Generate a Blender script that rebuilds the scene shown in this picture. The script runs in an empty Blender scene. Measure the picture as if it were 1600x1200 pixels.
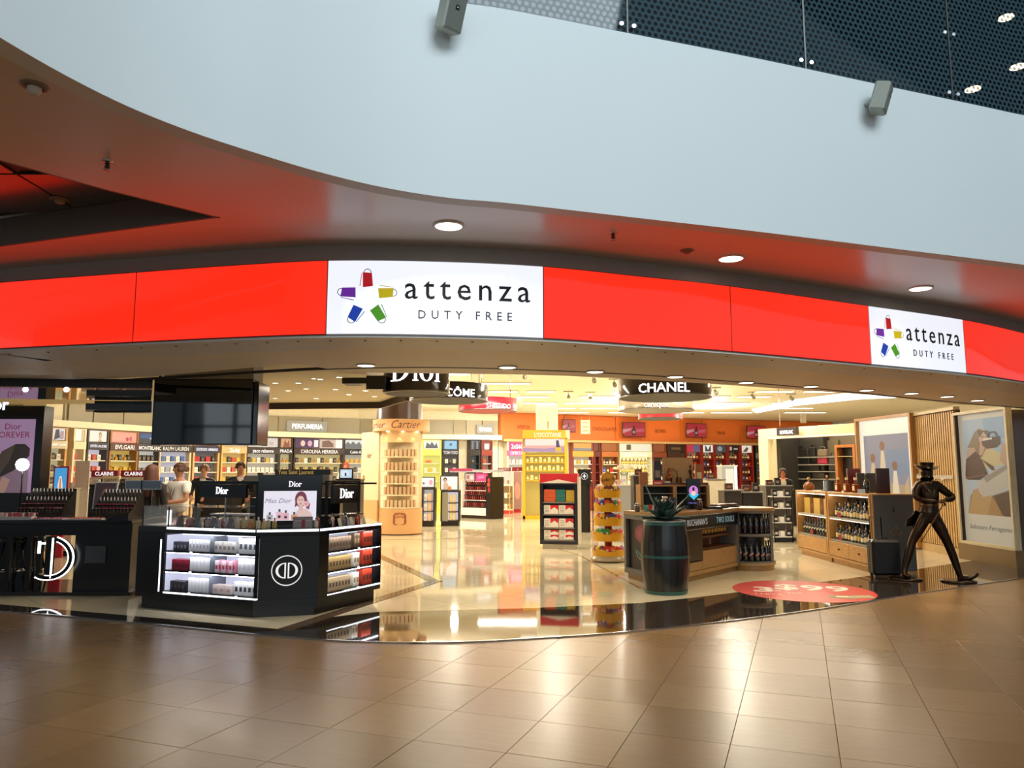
import bpy, math, random
from mathutils import Vector, Matrix
random.seed(7)
R = random.Random(11)
PI = math.pi
C = bpy.context.scene.collection
S = bpy.context.scene
# ---------------------------------------------------------------- camera
F = 1180.0; EYE = 1.6; TH = math.atan(140 / F)
cam_d = bpy.data.cameras.new('camera'); cam = bpy.data.objects.new('camera', cam_d); C.objects.link(cam)
cam_d.sensor_width = 36; cam_d.lens = 36 * F / 1600; cam_d.clip_end = 200
cam.location = (0, 0, EYE); cam.rotation_euler = (PI / 2 + TH, 0, 0)
S.camera = cam
# ---------------------------------------------------------------- world, lights, exposure
S.view_settings.view_transform = 'Standard'; S.view_settings.look = 'None'
S.view_settings.gamma = 1; S.view_settings.exposure = 0.0
S.view_settings.use_curve_mapping = False
S.cycles.use_denoising = True; S.cycles.max_bounces = 6; S.cycles.diffuse_bounces = 3; S.cycles.glossy_bounces = 4
S.cycles.transparent_max_bounces = 12; S.cycles.sample_clamp_indirect = 6; S.cycles.caustics_reflective = False; S.cycles.caustics_refractive = False
w = bpy.data.worlds.new('atrium_daylight'); S.world = w; w.use_nodes = True
w.node_tree.nodes['Background'].inputs[0].default_value = (0.50, 0.60, 0.66, 1)
w.node_tree.nodes['Background'].inputs[1].default_value = 0.40
def area(name, loc, aim, sx, sy, power, col, spread=180):
    l = bpy.data.lights.new(name, 'AREA'); l.shape = 'RECTANGLE'; l.size = sx; l.size_y = sy; l.energy = power; l.color = col; l.spread = math.radians(spread)
    o = bpy.data.objects.new(name, l); C.objects.link(o); o.location = loc
    o.rotation_euler = (Vector(aim) - Vector(loc)).to_track_quat('-Z', 'Y').to_euler(); return o
WARM = (1.0, 0.91, 0.74)
area('skylight', (4.5, -5.0, 10.5), (0.5, 4.5, 3.6), 9, 5, 1150, (0.80, 0.93, 1.0))
for x, y, p in [(-6.5, 19, 190), (-1.0, 15.5, 170), (4.2, 15.5, 170), (-3.5, 24, 210), (2.0, 24, 210), (7.5, 22, 190), (0.5, 30.0, 230), (5.5, 31, 200), (-7.5, 25, 190)]:
    area('shop_ceiling_wash', (x, y, 4.12), (x, y, 0), 3.6, 0.3, p * 1.05, WARM)
for x, y, p in [(-6, 21, 150), (1, 18, 120), (5.5, 19, 130), (-2, 27, 190), (4, 27, 170), (8, 29, 150), (-9, 23, 110), (9.5, 21, 90)]:
    l = bpy.data.lights.new('ceiling_fill', 'POINT'); l.energy = p; l.color = (1, .93, .78); l.shadow_soft_size = .12; o = bpy.data.objects.new('ceiling_fill', l); C.objects.link(o); o.location = (x, y, 3.5)  # added fill points with no visible fitting, brightening ceiling and shop below
area('left_ceiling_wash', (-4.0, 11.8, 2.84), (-4.0, 11.8, 0), 3.5, 2.0, 110, (1, .88, .72))
area('entrance_ceiling_wash', (2.6, 9.3, 3.5), (2.6, 9.3, 0), 4.0, 0.8, 45, WARM)
area('right_ceiling_wash', (6.6, 12.6, 3.3), (6.6, 12.6, 0), 2.0, 1.0, 40, WARM)

# ---------------------------------------------------------------- pixel -> place helpers (measuring the photograph)
def ray(px, py):
    x = (px - 800) / F; v = (600 - py) / F
    return Vector((x, math.cos(TH) - v * math.sin(TH), math.sin(TH) + v * math.cos(TH)))
def G(px, py, z=0.0):
    d = ray(px, py); t = (z - EYE) / d.z; return Vector((d.x * t, d.y * t, z))
def P(px, py, Y):
    d = ray(px, py); t = Y / d.y; return Vector((d.x * t, Y, EYE + d.z * t))
def zat(py, Y): return P(800, py, Y).z
# ---------------------------------------------------------------- materials
def lin(h):
    if isinstance(h, str):
        h = h.lstrip('#'); c = [int(h[i:i + 2], 16) / 255 for i in (0, 2, 4)]
    else: c = h
    return tuple(x / 12.92 if x <= 0.04045 else ((x + 0.055) / 1.055) ** 2.4 for x in c) + (1,)
_M = {}
def M(col, rough=0.5, metal=0.0, em=0.0, var=0.08, scale=9.0, alpha=1.0, coat=0.0, bump=0.0, spec=0.5, trans=0.0):
    key = (col, rough, metal, em, var, scale, alpha, coat, bump, spec, trans)
    if key in _M: return _M[key]
    m = bpy.data.materials.new('m_' + str(col).strip('#')); m.use_nodes = True
    nt = m.node_tree; b = nt.nodes['Principled BSDF']; c = lin(col)
    b.inputs['Roughness'].default_value = rough; b.inputs['Metallic'].default_value = metal
    b.inputs['Specular IOR Level'].default_value = spec
    b.inputs['Coat Weight'].default_value = coat; b.inputs['Coat Roughness'].default_value = 0.05
    if trans: b.inputs['Transmission Weight'].default_value = trans
    if alpha < 1: b.inputs['Alpha'].default_value = alpha
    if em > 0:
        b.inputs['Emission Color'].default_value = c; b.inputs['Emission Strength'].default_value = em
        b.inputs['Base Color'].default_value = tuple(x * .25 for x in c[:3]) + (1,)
    elif var > 0:
        n = nt.nodes.new('ShaderNodeTexNoise'); n.inputs['Scale'].default_value = scale; n.inputs['Detail'].default_value = 3
        tc = nt.nodes.new('ShaderNodeTexCoord'); nt.links.new(tc.outputs['Object'], n.inputs['Vector'])
        mx = nt.nodes.new('ShaderNodeMix'); mx.data_type = 'RGBA'
        mx.inputs[6].default_value = tuple(x * (1 - var) for x in c[:3]) + (1,)
        mx.inputs[7].default_value = tuple(min(1, x * (1 + var)) for x in c[:3]) + (1,)
        nt.links.new(n.outputs['Fac'], mx.inputs[0]); nt.links.new(mx.outputs[2], b.inputs['Base Color'])
        if bump:
            bp = nt.nodes.new('ShaderNodeBump'); bp.inputs['Strength'].default_value = bump; bp.inputs['Distance'].default_value = .01
            nt.links.new(n.outputs['Fac'], bp.inputs['Height']); nt.links.new(bp.outputs[0], b.inputs['Normal'])
    else: b.inputs['Base Color'].default_value = c
    _M[key] = m; return m
def WOOD(col, rough=.4, axis='x'):
    key = ('wood', col, rough, axis)
    if key in _M: return _M[key]
    m = M(col, rough, var=.001, scale=3.123 if axis == 'x' else 3.124).copy(); nt = m.node_tree
    n = [x for x in nt.nodes if x.type == 'TEX_NOISE'][0]; tc = [x for x in nt.nodes if x.type == 'TEX_COORD'][0]
    mp = nt.nodes.new('ShaderNodeMapping'); mp.inputs['Scale'].default_value = (2, 14, 14) if axis == 'x' else (14, 14, 2)
    nt.links.new(tc.outputs['Object'], mp.inputs[0]); nt.links.new(mp.outputs[0], n.inputs['Vector'])
    mx = [x for x in nt.nodes if x.type == 'MIX'][0]; c = lin(col)
    mx.inputs[6].default_value = tuple(x * .62 for x in c[:3]) + (1,); mx.inputs[7].default_value = tuple(min(1, x * 1.3) for x in c[:3]) + (1,)
    _M[key] = m; return m
BLK = M('#0c0c0d', .25); BLKM = M('#141415', .55); WHT = M('#e9e7e0', .5); CHR = M('#c9cacc', .18, 1.0, var=0); CREAM = M('#e8d9b4', .55); GREY = M('#8c8a82', .5)
GOLD = M('#b98d3c', .25, .9, var=0); WLED = M('#f4f6ff', em=2.2); WARMLED = M('#fff0cf', em=5.0)
GLASS = M('#dfe8ea', .03, alpha=.16, var=0, spec=.8)
# ---------------------------------------------------------------- mesh builder
class MB:
    def __init__(s): s.v = []; s.f = []; s.mi = []; s.sm = []; s.mats = []; s.cm = 0
    def m(s, mat):
        if mat not in s.mats: s.mats.append(mat)
        s.cm = s.mats.index(mat); return s
    def add(s, vs, fs, smooth=False, mat=None):
        if mat is not None: s.m(mat)
        k = len(s.v); s.v += [tuple(p) for p in vs]
        for f in fs: s.f.append([k + i for i in f]); s.mi.append(s.cm); s.sm.append(smooth)
        return s
    def box(s, x0, x1, y0, y1, z0, z1, ch=0.0, mat=None):
        if ch <= 0:
            vs = [(x, y, z) for z in (z0, z1) for y in (y0, y1) for x in (x0, x1)]
            return s.add(vs, [(0, 2, 3, 1), (4, 5, 7, 6), (0, 1, 5, 4), (2, 6, 7, 3), (0, 4, 6, 2), (1, 3, 7, 5)], mat=mat)
        lo = (x0, y0, z0); hi = (x1, y1, z1); vs = []; idx = {}
        ch = min(ch, (x1 - x0) * .45, (y1 - y0) * .45, (z1 - z0) * .45)
        for cx in (0, 1):
            for cy in (0, 1):
                for cz in (0, 1):
                    c = (cx, cy, cz)
                    for ax in range(3):
                        p = []
                        for k in range(3):
                            b = hi[k] if c[k] else lo[k]
                            if k != ax: b += -ch if c[k] else ch
                            p.append(b)
                        idx[(c, ax)] = len(vs); vs.append(p)
        fs = []
        for ax in range(3):
            o = [k for k in range(3) if k != ax]
            for sd in (0, 1):
                q = []
                for a, b in ((0, 0), (1, 0), (1, 1), (0, 1)):
                    c = [0, 0, 0]; c[ax] = sd; c[o[0]] = a; c[o[1]] = b; q.append(idx[(tuple(c), ax)])
                fs.append(q)
        for ax in range(3):
            o = [k for k in range(3) if k != ax]
            for a in (0, 1):
                for b in (0, 1):
                    c0 = [0, 0, 0]; c0[o[0]] = a; c0[o[1]] = b; c1 = list(c0); c1[ax] = 1; c0 = tuple(c0); c1 = tuple(c1)
                    fs.append([idx[(c0, o[0])], idx[(c1, o[0])], idx[(c1, o[1])], idx[(c0, o[1])]])
        for c in [(a, b, d) for a in (0, 1) for b in (0, 1) for d in (0, 1)]: fs.append([idx[(c, 0)], idx[(c, 1)], idx[(c, 2)]])
        ctr = Vector([(lo[k] + hi[k]) / 2 for k in range(3)]); out = []
        for f in fs:
            a, b, c = [Vector(vs[i]) for i in f[:3]]; n = (b - a).cross(c - a)
            out.append(f if n.dot(sum((Vector(vs[i]) for i in f), Vector()) / len(f) - ctr) > 0 else f[::-1])
        return s.add(vs, out, mat=mat)
    def prism(s, poly, z0, z1, mat=None, smooth=False):
        n = len(poly)
        ar = sum(poly[i][0] * poly[(i + 1) % n][1] - poly[(i + 1) % n][0] * poly[i][1] for i in range(n))
        if ar < 0: poly = poly[::-1]
        vs = [(p[0], p[1], z0) for p in poly] + [(p[0], p[1], z1) for p in poly]
        s.add(vs, [list(range(n))[::-1], [n + i for i in range(n)]], mat=mat)
        k = len(s.v) - 2 * n
        for i in range(n):
            j = (i + 1) % n; s.f.append([k + i, k + j, k + n + j, k + n + i]); s.mi.append(s.cm); s.sm.append(smooth)
        return s
    def lathe(s, prof, seg=16, c=(0, 0, 0), mat=None, smooth=True, a0=0.0, a1=2 * PI, cap=True):
        full = abs(a1 - a0 - 2 * PI) < 1e-6; n = seg if full else seg + 1; vs = []
        for r, z in prof:
            for i in range(n):
                a = a0 + (a1 - a0) * i / seg; vs.append((c[0] + r * math.cos(a), c[1] + r * math.sin(a), c[2] + z))
        fs = []
        for k in range(len(prof) - 1):
            for i in range(seg):
                j = (i + 1) % n if full else i + 1
                fs.append([k * n + i, k * n + j, (k + 1) * n + j, (k + 1) * n + i])
        s.add(vs, fs, smooth, mat)
        if full and cap and prof[0] != prof[-1]:
            if prof[0][0] > 1e-3 and prof[0][1] != prof[1][1]: s.add(vs[:n], [list(range(n))[::-1]])
            if prof[-1][0] > 1e-3 and prof[-1][1] != prof[-2][1]: s.add(vs[-n:], [list(range(n))])
        return s
    def cyl(s, x, y, z0, z1, r, seg=14, mat=None): return s.lathe([(r, z0), (r, z1)], seg, (x, y, 0), mat)
    def tube(s, pts, r, seg=6, mat=None, closed=False):
        pts = [Vector(p) for p in pts]; n = len(pts); vs = []
        rr = r if isinstance(r, (list, tuple)) else [r] * n
        for i, p in enumerate(pts):
            a = pts[(i - 1) % n] if (i > 0 or closed) else p; b = pts[(i + 1) % n] if (i < n - 1 or closed) else p
            t = (b - a).normalized(); u = t.cross(Vector((0, 0, 1)))
            if u.length < 1e-3: u = t.cross(Vector((0, 1, 0)))
            u.normalize(); v = t.cross(u)
            for k in range(seg):
                an = 2 * PI * k / seg; vs.append(p + (u * math.cos(an) + v * math.sin(an)) * rr[i])
        fs = []
        for i in range(n if closed else n - 1):
            for k in range(seg):
                a = i * seg + k; b = i * seg + (k + 1) % seg; c = ((i + 1) % n) * seg + (k + 1) % seg; d = ((i + 1) % n) * seg + k
                fs.append([a, d, c, b])
        if not closed: fs += [list(range(seg)), [(n - 1) * seg + k for k in range(seg)][::-1]]
        return s.add(vs, fs, True, mat)
    def poly(s, pts, mat=None): return s.add(pts, [list(range(len(pts)))], mat=mat)
    def sphere(s, c, r, seg=10, rings=6, mat=None):
        if not isinstance(r, (tuple, list)): r = (r, r, r)
        vs = [(c[0], c[1], c[2] - r[2])]; fs = []
        for i in range(1, rings):
            th = PI * i / rings
            for k in range(seg):
                a = 2 * PI * k / seg; vs.append((c[0] + r[0] * math.sin(th) * math.cos(a), c[1] + r[1] * math.sin(th) * math.sin(a), c[2] - r[2] * math.cos(th)))
        vs.append((c[0], c[1], c[2] + r[2])); L = len(vs) - 1
        for k in range(seg): fs.append([0, 1 + (k + 1) % seg, 1 + k]); fs.append([L, L - seg + k, L - seg + (k + 1) % seg])
        for i in range(rings - 2):
            for k in range(seg):
                a = 1 + i * seg + k; b = 1 + i * seg + (k + 1) % seg; fs.append([a, b, b + seg, a + seg])
        return s.add(vs, fs, True, mat)
    def xf(s, fn, start=0):
        for i in range(start, len(s.v)): s.v[i] = tuple(fn(*s.v[i]))
        return s
    def mesh(s, name, mat=None):
        me = bpy.data.meshes.new(name); me.from_pydata(s.v, [], s.f)
        mats = s.mats if s.mats else [mat or WHT]
        for m_ in mats: me.materials.append(m_)
        me.polygons.foreach_set('material_index', s.mi); me.polygons.foreach_set('use_smooth', s.sm); me.update(); return me
    def build(s, name, mat=None, parent=None, **kw):
        o = bpy.data.objects.new(name, s.mesh(name, mat)); C.objects.link(o)
        if parent is not None: o.parent = parent
        for k, v_ in kw.items(): o[k] = v_
        return o
def struct(o): o['kind'] = 'structure'; return o
def T(o, label, cat, group=None):
    o['label'] = label; o['category'] = cat
    if group: o['group'] = group
    return o
def thing(name, label, cat, loc=(0, 0, 0), rz=0.0, group=None, kind=None):
    o = bpy.data.objects.new(name, None); o.empty_display_size = .05; C.objects.link(o); o.location = loc; o.rotation_euler = (0, 0, rz)
    if kind: o['kind'] = kind
    return T(o, label, cat, group)
def part(name, par, mat, *a, **k):
    return MB().box(*a, **k).build(name, mat, par)
def copy_tree(o, loc=None, rz=None, label=None, group=None, parent=None):
    kids = [c for c in o.children]
    c = o.copy(); C.objects.link(c)
    if parent is not None: c.parent = parent
    if loc is not None: c.location = loc
    if rz is not None: c.rotation_euler = (0, 0, rz)
    if label: c['label'] = label
    if group: c['group'] = group
    for ch in kids: copy_tree(ch, parent=c)
    return c
def inst(me, name, loc, rz=0, label=None, cat=None, group=None, parent=None, sc=None):
    o = bpy.data.objects.new(name, me); C.objects.link(o); o.location = loc; o.rotation_euler = (0, 0, rz)
    if parent is not None: o.parent = parent
    if sc: o.scale = sc
    if label: T(o, label, cat, group)
    return o
# local frame: x to the viewer's right along the face, y into depth, z up
class Fr:
    def __init__(s, A, B, z=0.0):
        s.o = Vector((A[0], A[1], z)); d = Vector((B[0] - A[0], B[1] - A[1], 0)); s.L = d.length; s.rz = math.atan2(d.y, d.x)
        s.u = d.normalized(); s.n = Vector((-s.u.y, s.u.x, 0))
    def hit(s, px, py, dep=0.0):
        o = s.o + s.n * dep; d = ray(px, py); e = s.u; den = d.x * e.y - d.y * e.x
        t = (o.x * e.y - o.y * e.x) / den; h = Vector((d.x * t, d.y * t, EYE + d.z * t)); return ((h - o).dot(e), h.z - s.o.z)
    def p(s, x, y=0, z=0): return s.o + s.u * x + s.n * y + Vector((0, 0, z))
def text_mb(body, size, mat, mb=None, align='CENTER', ext=.003, at=(0, 0, 0), sx=1.0, shear=0.0, off=0.0, spacing=1.0, lines=1.0):
    """lettering standing in the xz plane, facing -y"""
    c = bpy.data.curves.new('t', 'FONT'); c.body = body; c.size = size; c.align_x = align; c.extrude = ext; c.shear = shear; c.offset = off; c.space_character = spacing; c.resolution_u = 2; c.space_line = lines
    o = bpy.data.objects.new('t', c); me = o.to_mesh()
    mb = mb or MB()
    vs = [(at[0] + v.co.x * sx, at[1] - v.co.z, at[2] + v.co.y) for v in me.vertices]
    mb.add(vs, [list(p.vertices) for p in me.polygons], mat=mat)
    o.to_mesh_clear(); bpy.data.objects.remove(o); bpy.data.curves.remove(c); return mb
# serif capital/lowercase strokes for 'Dior': polygons in a unit-high box
def arc(cx, cz, rx, rz, a0, a1, n=12): return [(cx + rx * math.cos(math.radians(a0 + (a1 - a0) * i / n)), cz + rz * math.sin(math.radians(a0 + (a1 - a0) * i / n))) for i in range(n + 1)]
def dior_polys():
    g = []
    def rect(x0, x1, z0, z1): g.append([(x0, z0), (x1, z0), (x1, z1), (x0, z1)])
    def ribbon(o, i): 
        for k in range(len(o) - 1): g.append([o[k], o[k + 1], i[k + 1], i[k]])
    rect(.0, .34, .96, 1.0); rect(.0, .34, 0, .04); rect(.12, .25, .04, .96)
    ribbon(arc(.32, .5, .5, .5, -90, 90), arc(.32, .5, .34, .46, -90, 90)); rect(.25, .33, .96, 1.0); rect(.25, .33, 0, .04)
    rect(.93, 1.15, 0, .035); rect(.99, 1.10, .035, .64); rect(.93, 1.0, .60, .64); g.append(arc(1.045, .84, .07, .08, 0, 330, 11))
    ribbon(arc(1.46, .32, .27, .33, 0, 360, 24), arc(1.46, .32, .14, .30, 0, 360, 24))
    rect(1.80, 2.04, 0, .035); rect(1.87, 1.98, .035, .64); rect(1.80, 1.87, .60, .64)
    ribbon(arc(2.12, .44, .16, .21, 150, 60, 6), arc(2.12, .44, .10, .13, 150, 60, 6)); g.append(arc(2.20, .54, .07, .075, 0, 330, 11))
    return g
def dior(mb, h, mat, at=(0, 0, 0), ext=.004, fn=None):
    for pl in dior_polys():
        q = [((x - 1.13) * h, z * h) for x, z in pl]; n = len(q)
        ar = sum(q[i][0] * q[(i + 1) % n][1] - q[(i + 1) % n][0] * q[i][1] for i in range(n))
        if ar < 0: q = q[::-1]
        vs = [(at[0] + x, at[1] - ext, at[2] + z) for x, z in q] + [(at[0] + x, at[1] + ext, at[2] + z) for x, z in q]
        mb.add(vs, [list(range(n)), list(range(n, 2 * n))[::-1]] + [[i, n + i, n + (i + 1) % n, (i + 1) % n] for i in range(n)], mat=mat)
    return mb
def smooth(pts, n=6):
    out = []; k = len(pts)
    for i in range(k - 1):
        p0 = pts[max(i - 1, 0)]; p1 = pts[i]; p2 = pts[i + 1]; p3 = pts[min(i + 2, k - 1)]
        for j in range(n):
            t = j / n; out.append(0.5 * ((2 * p1) + (p2 - p0) * t + (2 * p0 - 5 * p1 + 4 * p2 - p3) * t * t + (3 * p1 - p0 - 3 * p2 + p3) * t ** 3))
    out.append(pts[-1]); return out
def strip_between(a, b, z):  # faces between two equally long polylines
    return None
def wall_along(pts, z0, z1, mb=None, mat=None, thick=0.06, side=1, cap=True, off=0.0, sm=True):
    mb = mb or MB(); n = len(pts); nr = []
    for i in range(n):
        d = (pts[min(i + 1, n - 1)] - pts[max(i - 1, 0)]); d.z = 0; d.normalize(); nr.append(Vector((-d.y, d.x, 0)))
    a = [pts[i] + nr[i] * off for i in range(n)]; b = [pts[i] + nr[i] * (off + thick * side) for i in range(n)]
    vs = []
    for i in range(n): vs += [(a[i].x, a[i].y, z0), (a[i].x, a[i].y, z1), (b[i].x, b[i].y, z1), (b[i].x, b[i].y, z0)]
    for k in range(4):
        fs = []; base = []
        for i in range(n - 1):
            p = i * 4; q = p + 4; l = (k + 1) % 4
            fs.append([p + k, q + k, q + l, p + l] if side > 0 else [p + k, p + l, q + l, q + k])
        mb.add(vs, fs, sm, mat)
    mb.add(vs[:4], [[0, 1, 2, 3]]); mb.add(vs[-4:], [[0, 3, 2, 1]])
    return mb
def lens(pts):
    L = [0]
    for i in range(len(pts) - 1): L.append(L[-1] + (pts[i + 1] - pts[i]).length)
    return L
# ================================================================ THE SETTING
ZS, ZC, ZT, ZSH = 2.65, 3.40, 4.78, 4.2       # entrance soffit, concourse soffit, parapet top, shop ceiling
def flat(v, z): return Vector((v[0], v[1], z))
T_px = [(-60, 950), (0, 956), (100, 964), (250, 978), (400, 993), (500, 1001), (600, 1005), (700, 1005), (800, 1001), (1000, 987), (1225, 961), (1375, 938), (1480, 921), (1600, 904), (1680, 892)]
Tl = [G(*p) for p in T_px]
Tl = [Vector((-13, 11.2, 0)), Vector((-9.5, 9.9, 0))] + Tl + [Vector((12.5, 14.6, 0)), Vector((17, 18.5, 0))]
TC = smooth(Tl, 5)
S_px = [(-80, 553), (0, 547), (209, 537), (360, 530), (510, 525), (680, 526), (848, 531), (1000, 541), (1142, 551), (1360, 571), (1508, 585), (1600, 598)]
Sl = [G(*p, ZS) for p in S_px]
Sl = [Vector((-13, 9.2, ZS)), Vector((-9, 7.9, ZS))] + Sl + [Vector((7.6, 9.9, ZS)), Vector((10.5, 12.2, ZS)), Vector((16, 17, ZS))]
SC = smooth(Sl, 6)
F_px = [(-60, 18), (0, 57), (100, 115), (200, 165), (300, 205), (400, 238), (500, 268), (600, 292), (700, 308), (800, 317), (1000, 340), (1200, 363), (1400, 388), (1600, 413), (1700, 428)]
Fl = [G(*p, ZC) for p in F_px]
_d = (Fl[0] - Fl[2]).normalized(); Fl = Fl + [Vector((9.0, 8.6, ZC)), Vector((16, 12.5, ZC))]
FC = [Fl[0] + _d * 6.0, Fl[0] + _d * 3.0] + smooth(Fl, 5)
# concourse floor: a grout bed carrying single stone tiles
gb = MB().box(-14, 16, -14, 16, -.12, -.012).build('floor', M('#33281f', .8)); struct(gb)
def tilemat(k):
    m = M('#8d7458', .27, var=.10, scale=2.3 + k * .01, bump=.04, spec=.26).copy()
    n = [x for x in m.node_tree.nodes if x.type == 'TEX_NOISE'][0]; tc = [x for x in m.node_tree.nodes if x.type == 'TEX_COORD'][0]
    mp = m.node_tree.nodes.new('ShaderNodeMapping'); mp.inputs['Scale'].default_value = (1.2, 9, 1); m.node_tree.links.new(tc.outputs['Object'], mp.inputs[0]); m.node_tree.links.new(mp.outputs[0], n.inputs['Vector'])
    c = lin(['#7a5c3a', '#755836', '#80613e'][k]); mx = [x for x in m.node_tree.nodes if x.type == 'MIX'][0]
    mx.inputs[6].default_value = tuple(x * .86 for x in c[:3]) + (1,); mx.inputs[7].default_value = tuple(x * 1.1 for x in c[:3]) + (1,); return m
ts = .6
tmesh = [MB().box(-ts / 2 + .0013, ts / 2 - .0013, -ts / 2 + .0013, ts / 2 - .0013, -.03, 0, ch=.0012).mesh('floor_tile', tilemat(k)) for k in range(3)]
U = Vector((math.cos(-.362), math.sin(-.362), 0)); V = Vector((-U.y, U.x, 0))
tx = [(p.x, p.y) for p in TC]
def thr_y(x):
    for i in range(len(tx) - 1):
        if tx[i][0] <= x <= tx[i + 1][0]: return tx[i][1] + (tx[i + 1][1] - tx[i][1]) * (x - tx[i][0]) / (tx[i + 1][0] - tx[i][0])
    return 99
nt_ = 0; rest = MB()
for i in range(-24, 24):
    for j in range(-12, 24):
        c = U * (.145 + (i + .5) * .6) + V * (6.07 + (j - 6 + .5) * .6)
        if c.y > thr_y(max(-12.9, min(16, c.x))) + .36 or c.y < -3: continue
        vis = c.y > 3.4 and abs(c.x) < c.y * .75 + .6
        if vis:
            o = inst(tmesh[R.randrange(3)], 'floor_tile', c + Vector((0, 0, R.uniform(-.0008, 0))), -.362, parent=gb); nt_ += 1
        elif abs(c.x) < 11:
            k = len(rest.v); rest.box(-ts / 2 + .0013, ts / 2 - .0013, -ts / 2 + .0013, ts / 2 - .0013, -.03, 0); cs, sn = math.cos(-.362), math.sin(-.362)
            rest.xf(lambda x, y, z: (c.x + x * cs - y * sn, c.y + x * sn + y * cs, z), k)
ro = rest.build('floor_tiles', tmesh[0].materials[0], gb); ro['kind'] = 'stuff'
# shop floor, polished cream stone
def stone(name, c1, c2, rough, sc, joints=True, js=.9, rot=0.0, spec=.6):
    m = bpy.data.materials.new(name); m.use_nodes = True; nt = m.node_tree; b = nt.nodes['Principled BSDF']; b.inputs['Roughness'].default_value = rough; b.inputs['Specular IOR Level'].default_value = spec
    tc = nt.nodes.new('ShaderNodeTexCoord'); n = nt.nodes.new('ShaderNodeTexNoise'); n.inputs['Scale'].default_value = sc; n.inputs['Detail'].default_value = 6; n.inputs['Distortion'].default_value = .6
    nt.links.new(tc.outputs['Object'], n.inputs['Vector']); mx = nt.nodes.new('ShaderNodeMix'); mx.data_type = 'RGBA'; mx.inputs[6].default_value = lin(c1); mx.inputs[7].default_value = lin(c2); nt.links.new(n.outputs['Fac'], mx.inputs[0])
    if joints:
        mp = nt.nodes.new('ShaderNodeMapping'); mp.inputs['Rotation'].default_value = (0, 0, rot); nt.links.new(tc.outputs['Object'], mp.inputs[0])
        br = nt.nodes.new('ShaderNodeTexBrick'); br.offset = 0; br.inputs['Scale'].default_value = 1; br.inputs['Mortar Size'].default_value = .004; br.inputs['Brick Width'].default_value = js; br.inputs['Row Height'].default_value = js
        br.inputs['Mortar'].default_value = (.55, .5, .42, 1); br.inputs['Color1'].default_value = (1, 1, 1, 1); br.inputs['Color2'].default_value = (.95, .95, .95, 1); nt.links.new(mp.outputs[0], br.inputs['Vector'])
        m2 = nt.nodes.new('ShaderNodeMix'); m2.data_type = 'RGBA'; m2.blend_type = 'MULTIPLY'; m2.inputs[0].default_value = 1; nt.links.new(mx.outputs[2], m2.inputs[6]); nt.links.new(br.outputs[0], m2.inputs[7]); nt.links.new(m2.outputs[2], b.inputs['Base Color'])
    else: nt.links.new(mx.outputs[2], b.inputs['Base Color'])
    return m
CREAMST = stone('cream_stone', '#e3d2ac', '#efe0bf', .05, 1.4, rot=.78)
DARKST = stone('dark_stone', '#2a221c', '#40352b', .035, 3.0, js=.6, rot=.36, spec=1.0)
BROWNST = stone('brown_stone', '#5a4433', '#6d5540', .06, 5.0, joints=False)
back = [Vector((17, 41, 0)), Vector((-18, 41, 0)), Vector((-18, 12, 0))]
sf = MB().prism([(p.x, p.y) for p in TC] + [(p.x, p.y) for p in back], -.03, .004).build('floor_shop', CREAMST); struct(sf)
ub = [(-60, 941), (0, 945), (250, 967), (447, 985), (500, 967), (590, 957), (830, 951), (1000, 943), (1080, 935), (1300, 908), (1420, 892), (1510, 878), (1640, 858)]
ubp = [Vector((-13, 12.2, 0)), Vector((-9.5, 10.6, 0))] + [G(*p) for p in ub] + [Vector((17, 21, 0))]
def ub_y(x):
    for i in range(len(ubp) - 1):
        if ubp[i].x <= x <= ubp[i + 1].x: return ubp[i].y + (ubp[i + 1].y - ubp[i].y) * (x - ubp[i].x) / (ubp[i + 1].x - ubp[i].x)
    return ubp[-1].y
xs = sorted(set([p.x for p in TC] + [p.x for p in ubp]))
xs = [x for x in xs if -12.9 < x < 16.5]
db = MB()
for i in range(len(xs) - 1):
    a, b = xs[i], xs[i + 1]
    ya0, yb0, ya1, yb1 = thr_y(a), thr_y(b), ub_y(a), ub_y(b)
    if ya1 <= ya0 and yb1 <= yb0: continue
    ya1 = max(ya1, ya0 + .001); yb1 = max(yb1, yb0 + .001)
    db.prism([(a, ya0), (b, yb0), (b, yb1), (a, ya1)], .002, .007)
struct(db.build('trim_1', DARKST))
def stripe(pts, wd, mat, name, z=.009):
    q = [G(*p) for p in pts]; mb = MB()
    for i in range(len(q) - 1):
        d = (q[i + 1] - q[i]).normalized(); n = Vector((-d.y, d.x, 0)) * wd / 2; e = d * wd * .35
        a, b = q[i] - e, q[i + 1] + e
        mb.prism([(p.x, p.y) for p in (a - n, b - n, b + n, a + n)], .003, z - .0007 * (i % 2))
    return struct(mb.build(name, mat))
stripe([(447, 984), (680, 909), (590, 868)], .17, BROWNST, 'trim_2')
stripe([(872, 858), (905, 868), (1000, 920)], .05, M('#b79a6c', .06, var=.1), 'trim_3', .0075)
# floor arc inlay round the pillar stand
ci = G(640, 838); mb = MB(); mb.lathe([(1.75, .003), (1.75, .0065), (1.81, .0065), (1.81, .003)], 40, (ci.x, ci.y + .7, 0)); struct(mb.build('trim_4', M('#8d7a55', .08)))
tr = wall_along([flat(p, 0) for p in TC], -.01, .013, mat=CHR, thick=.03); struct(tr.build('trim_5'))
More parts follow.
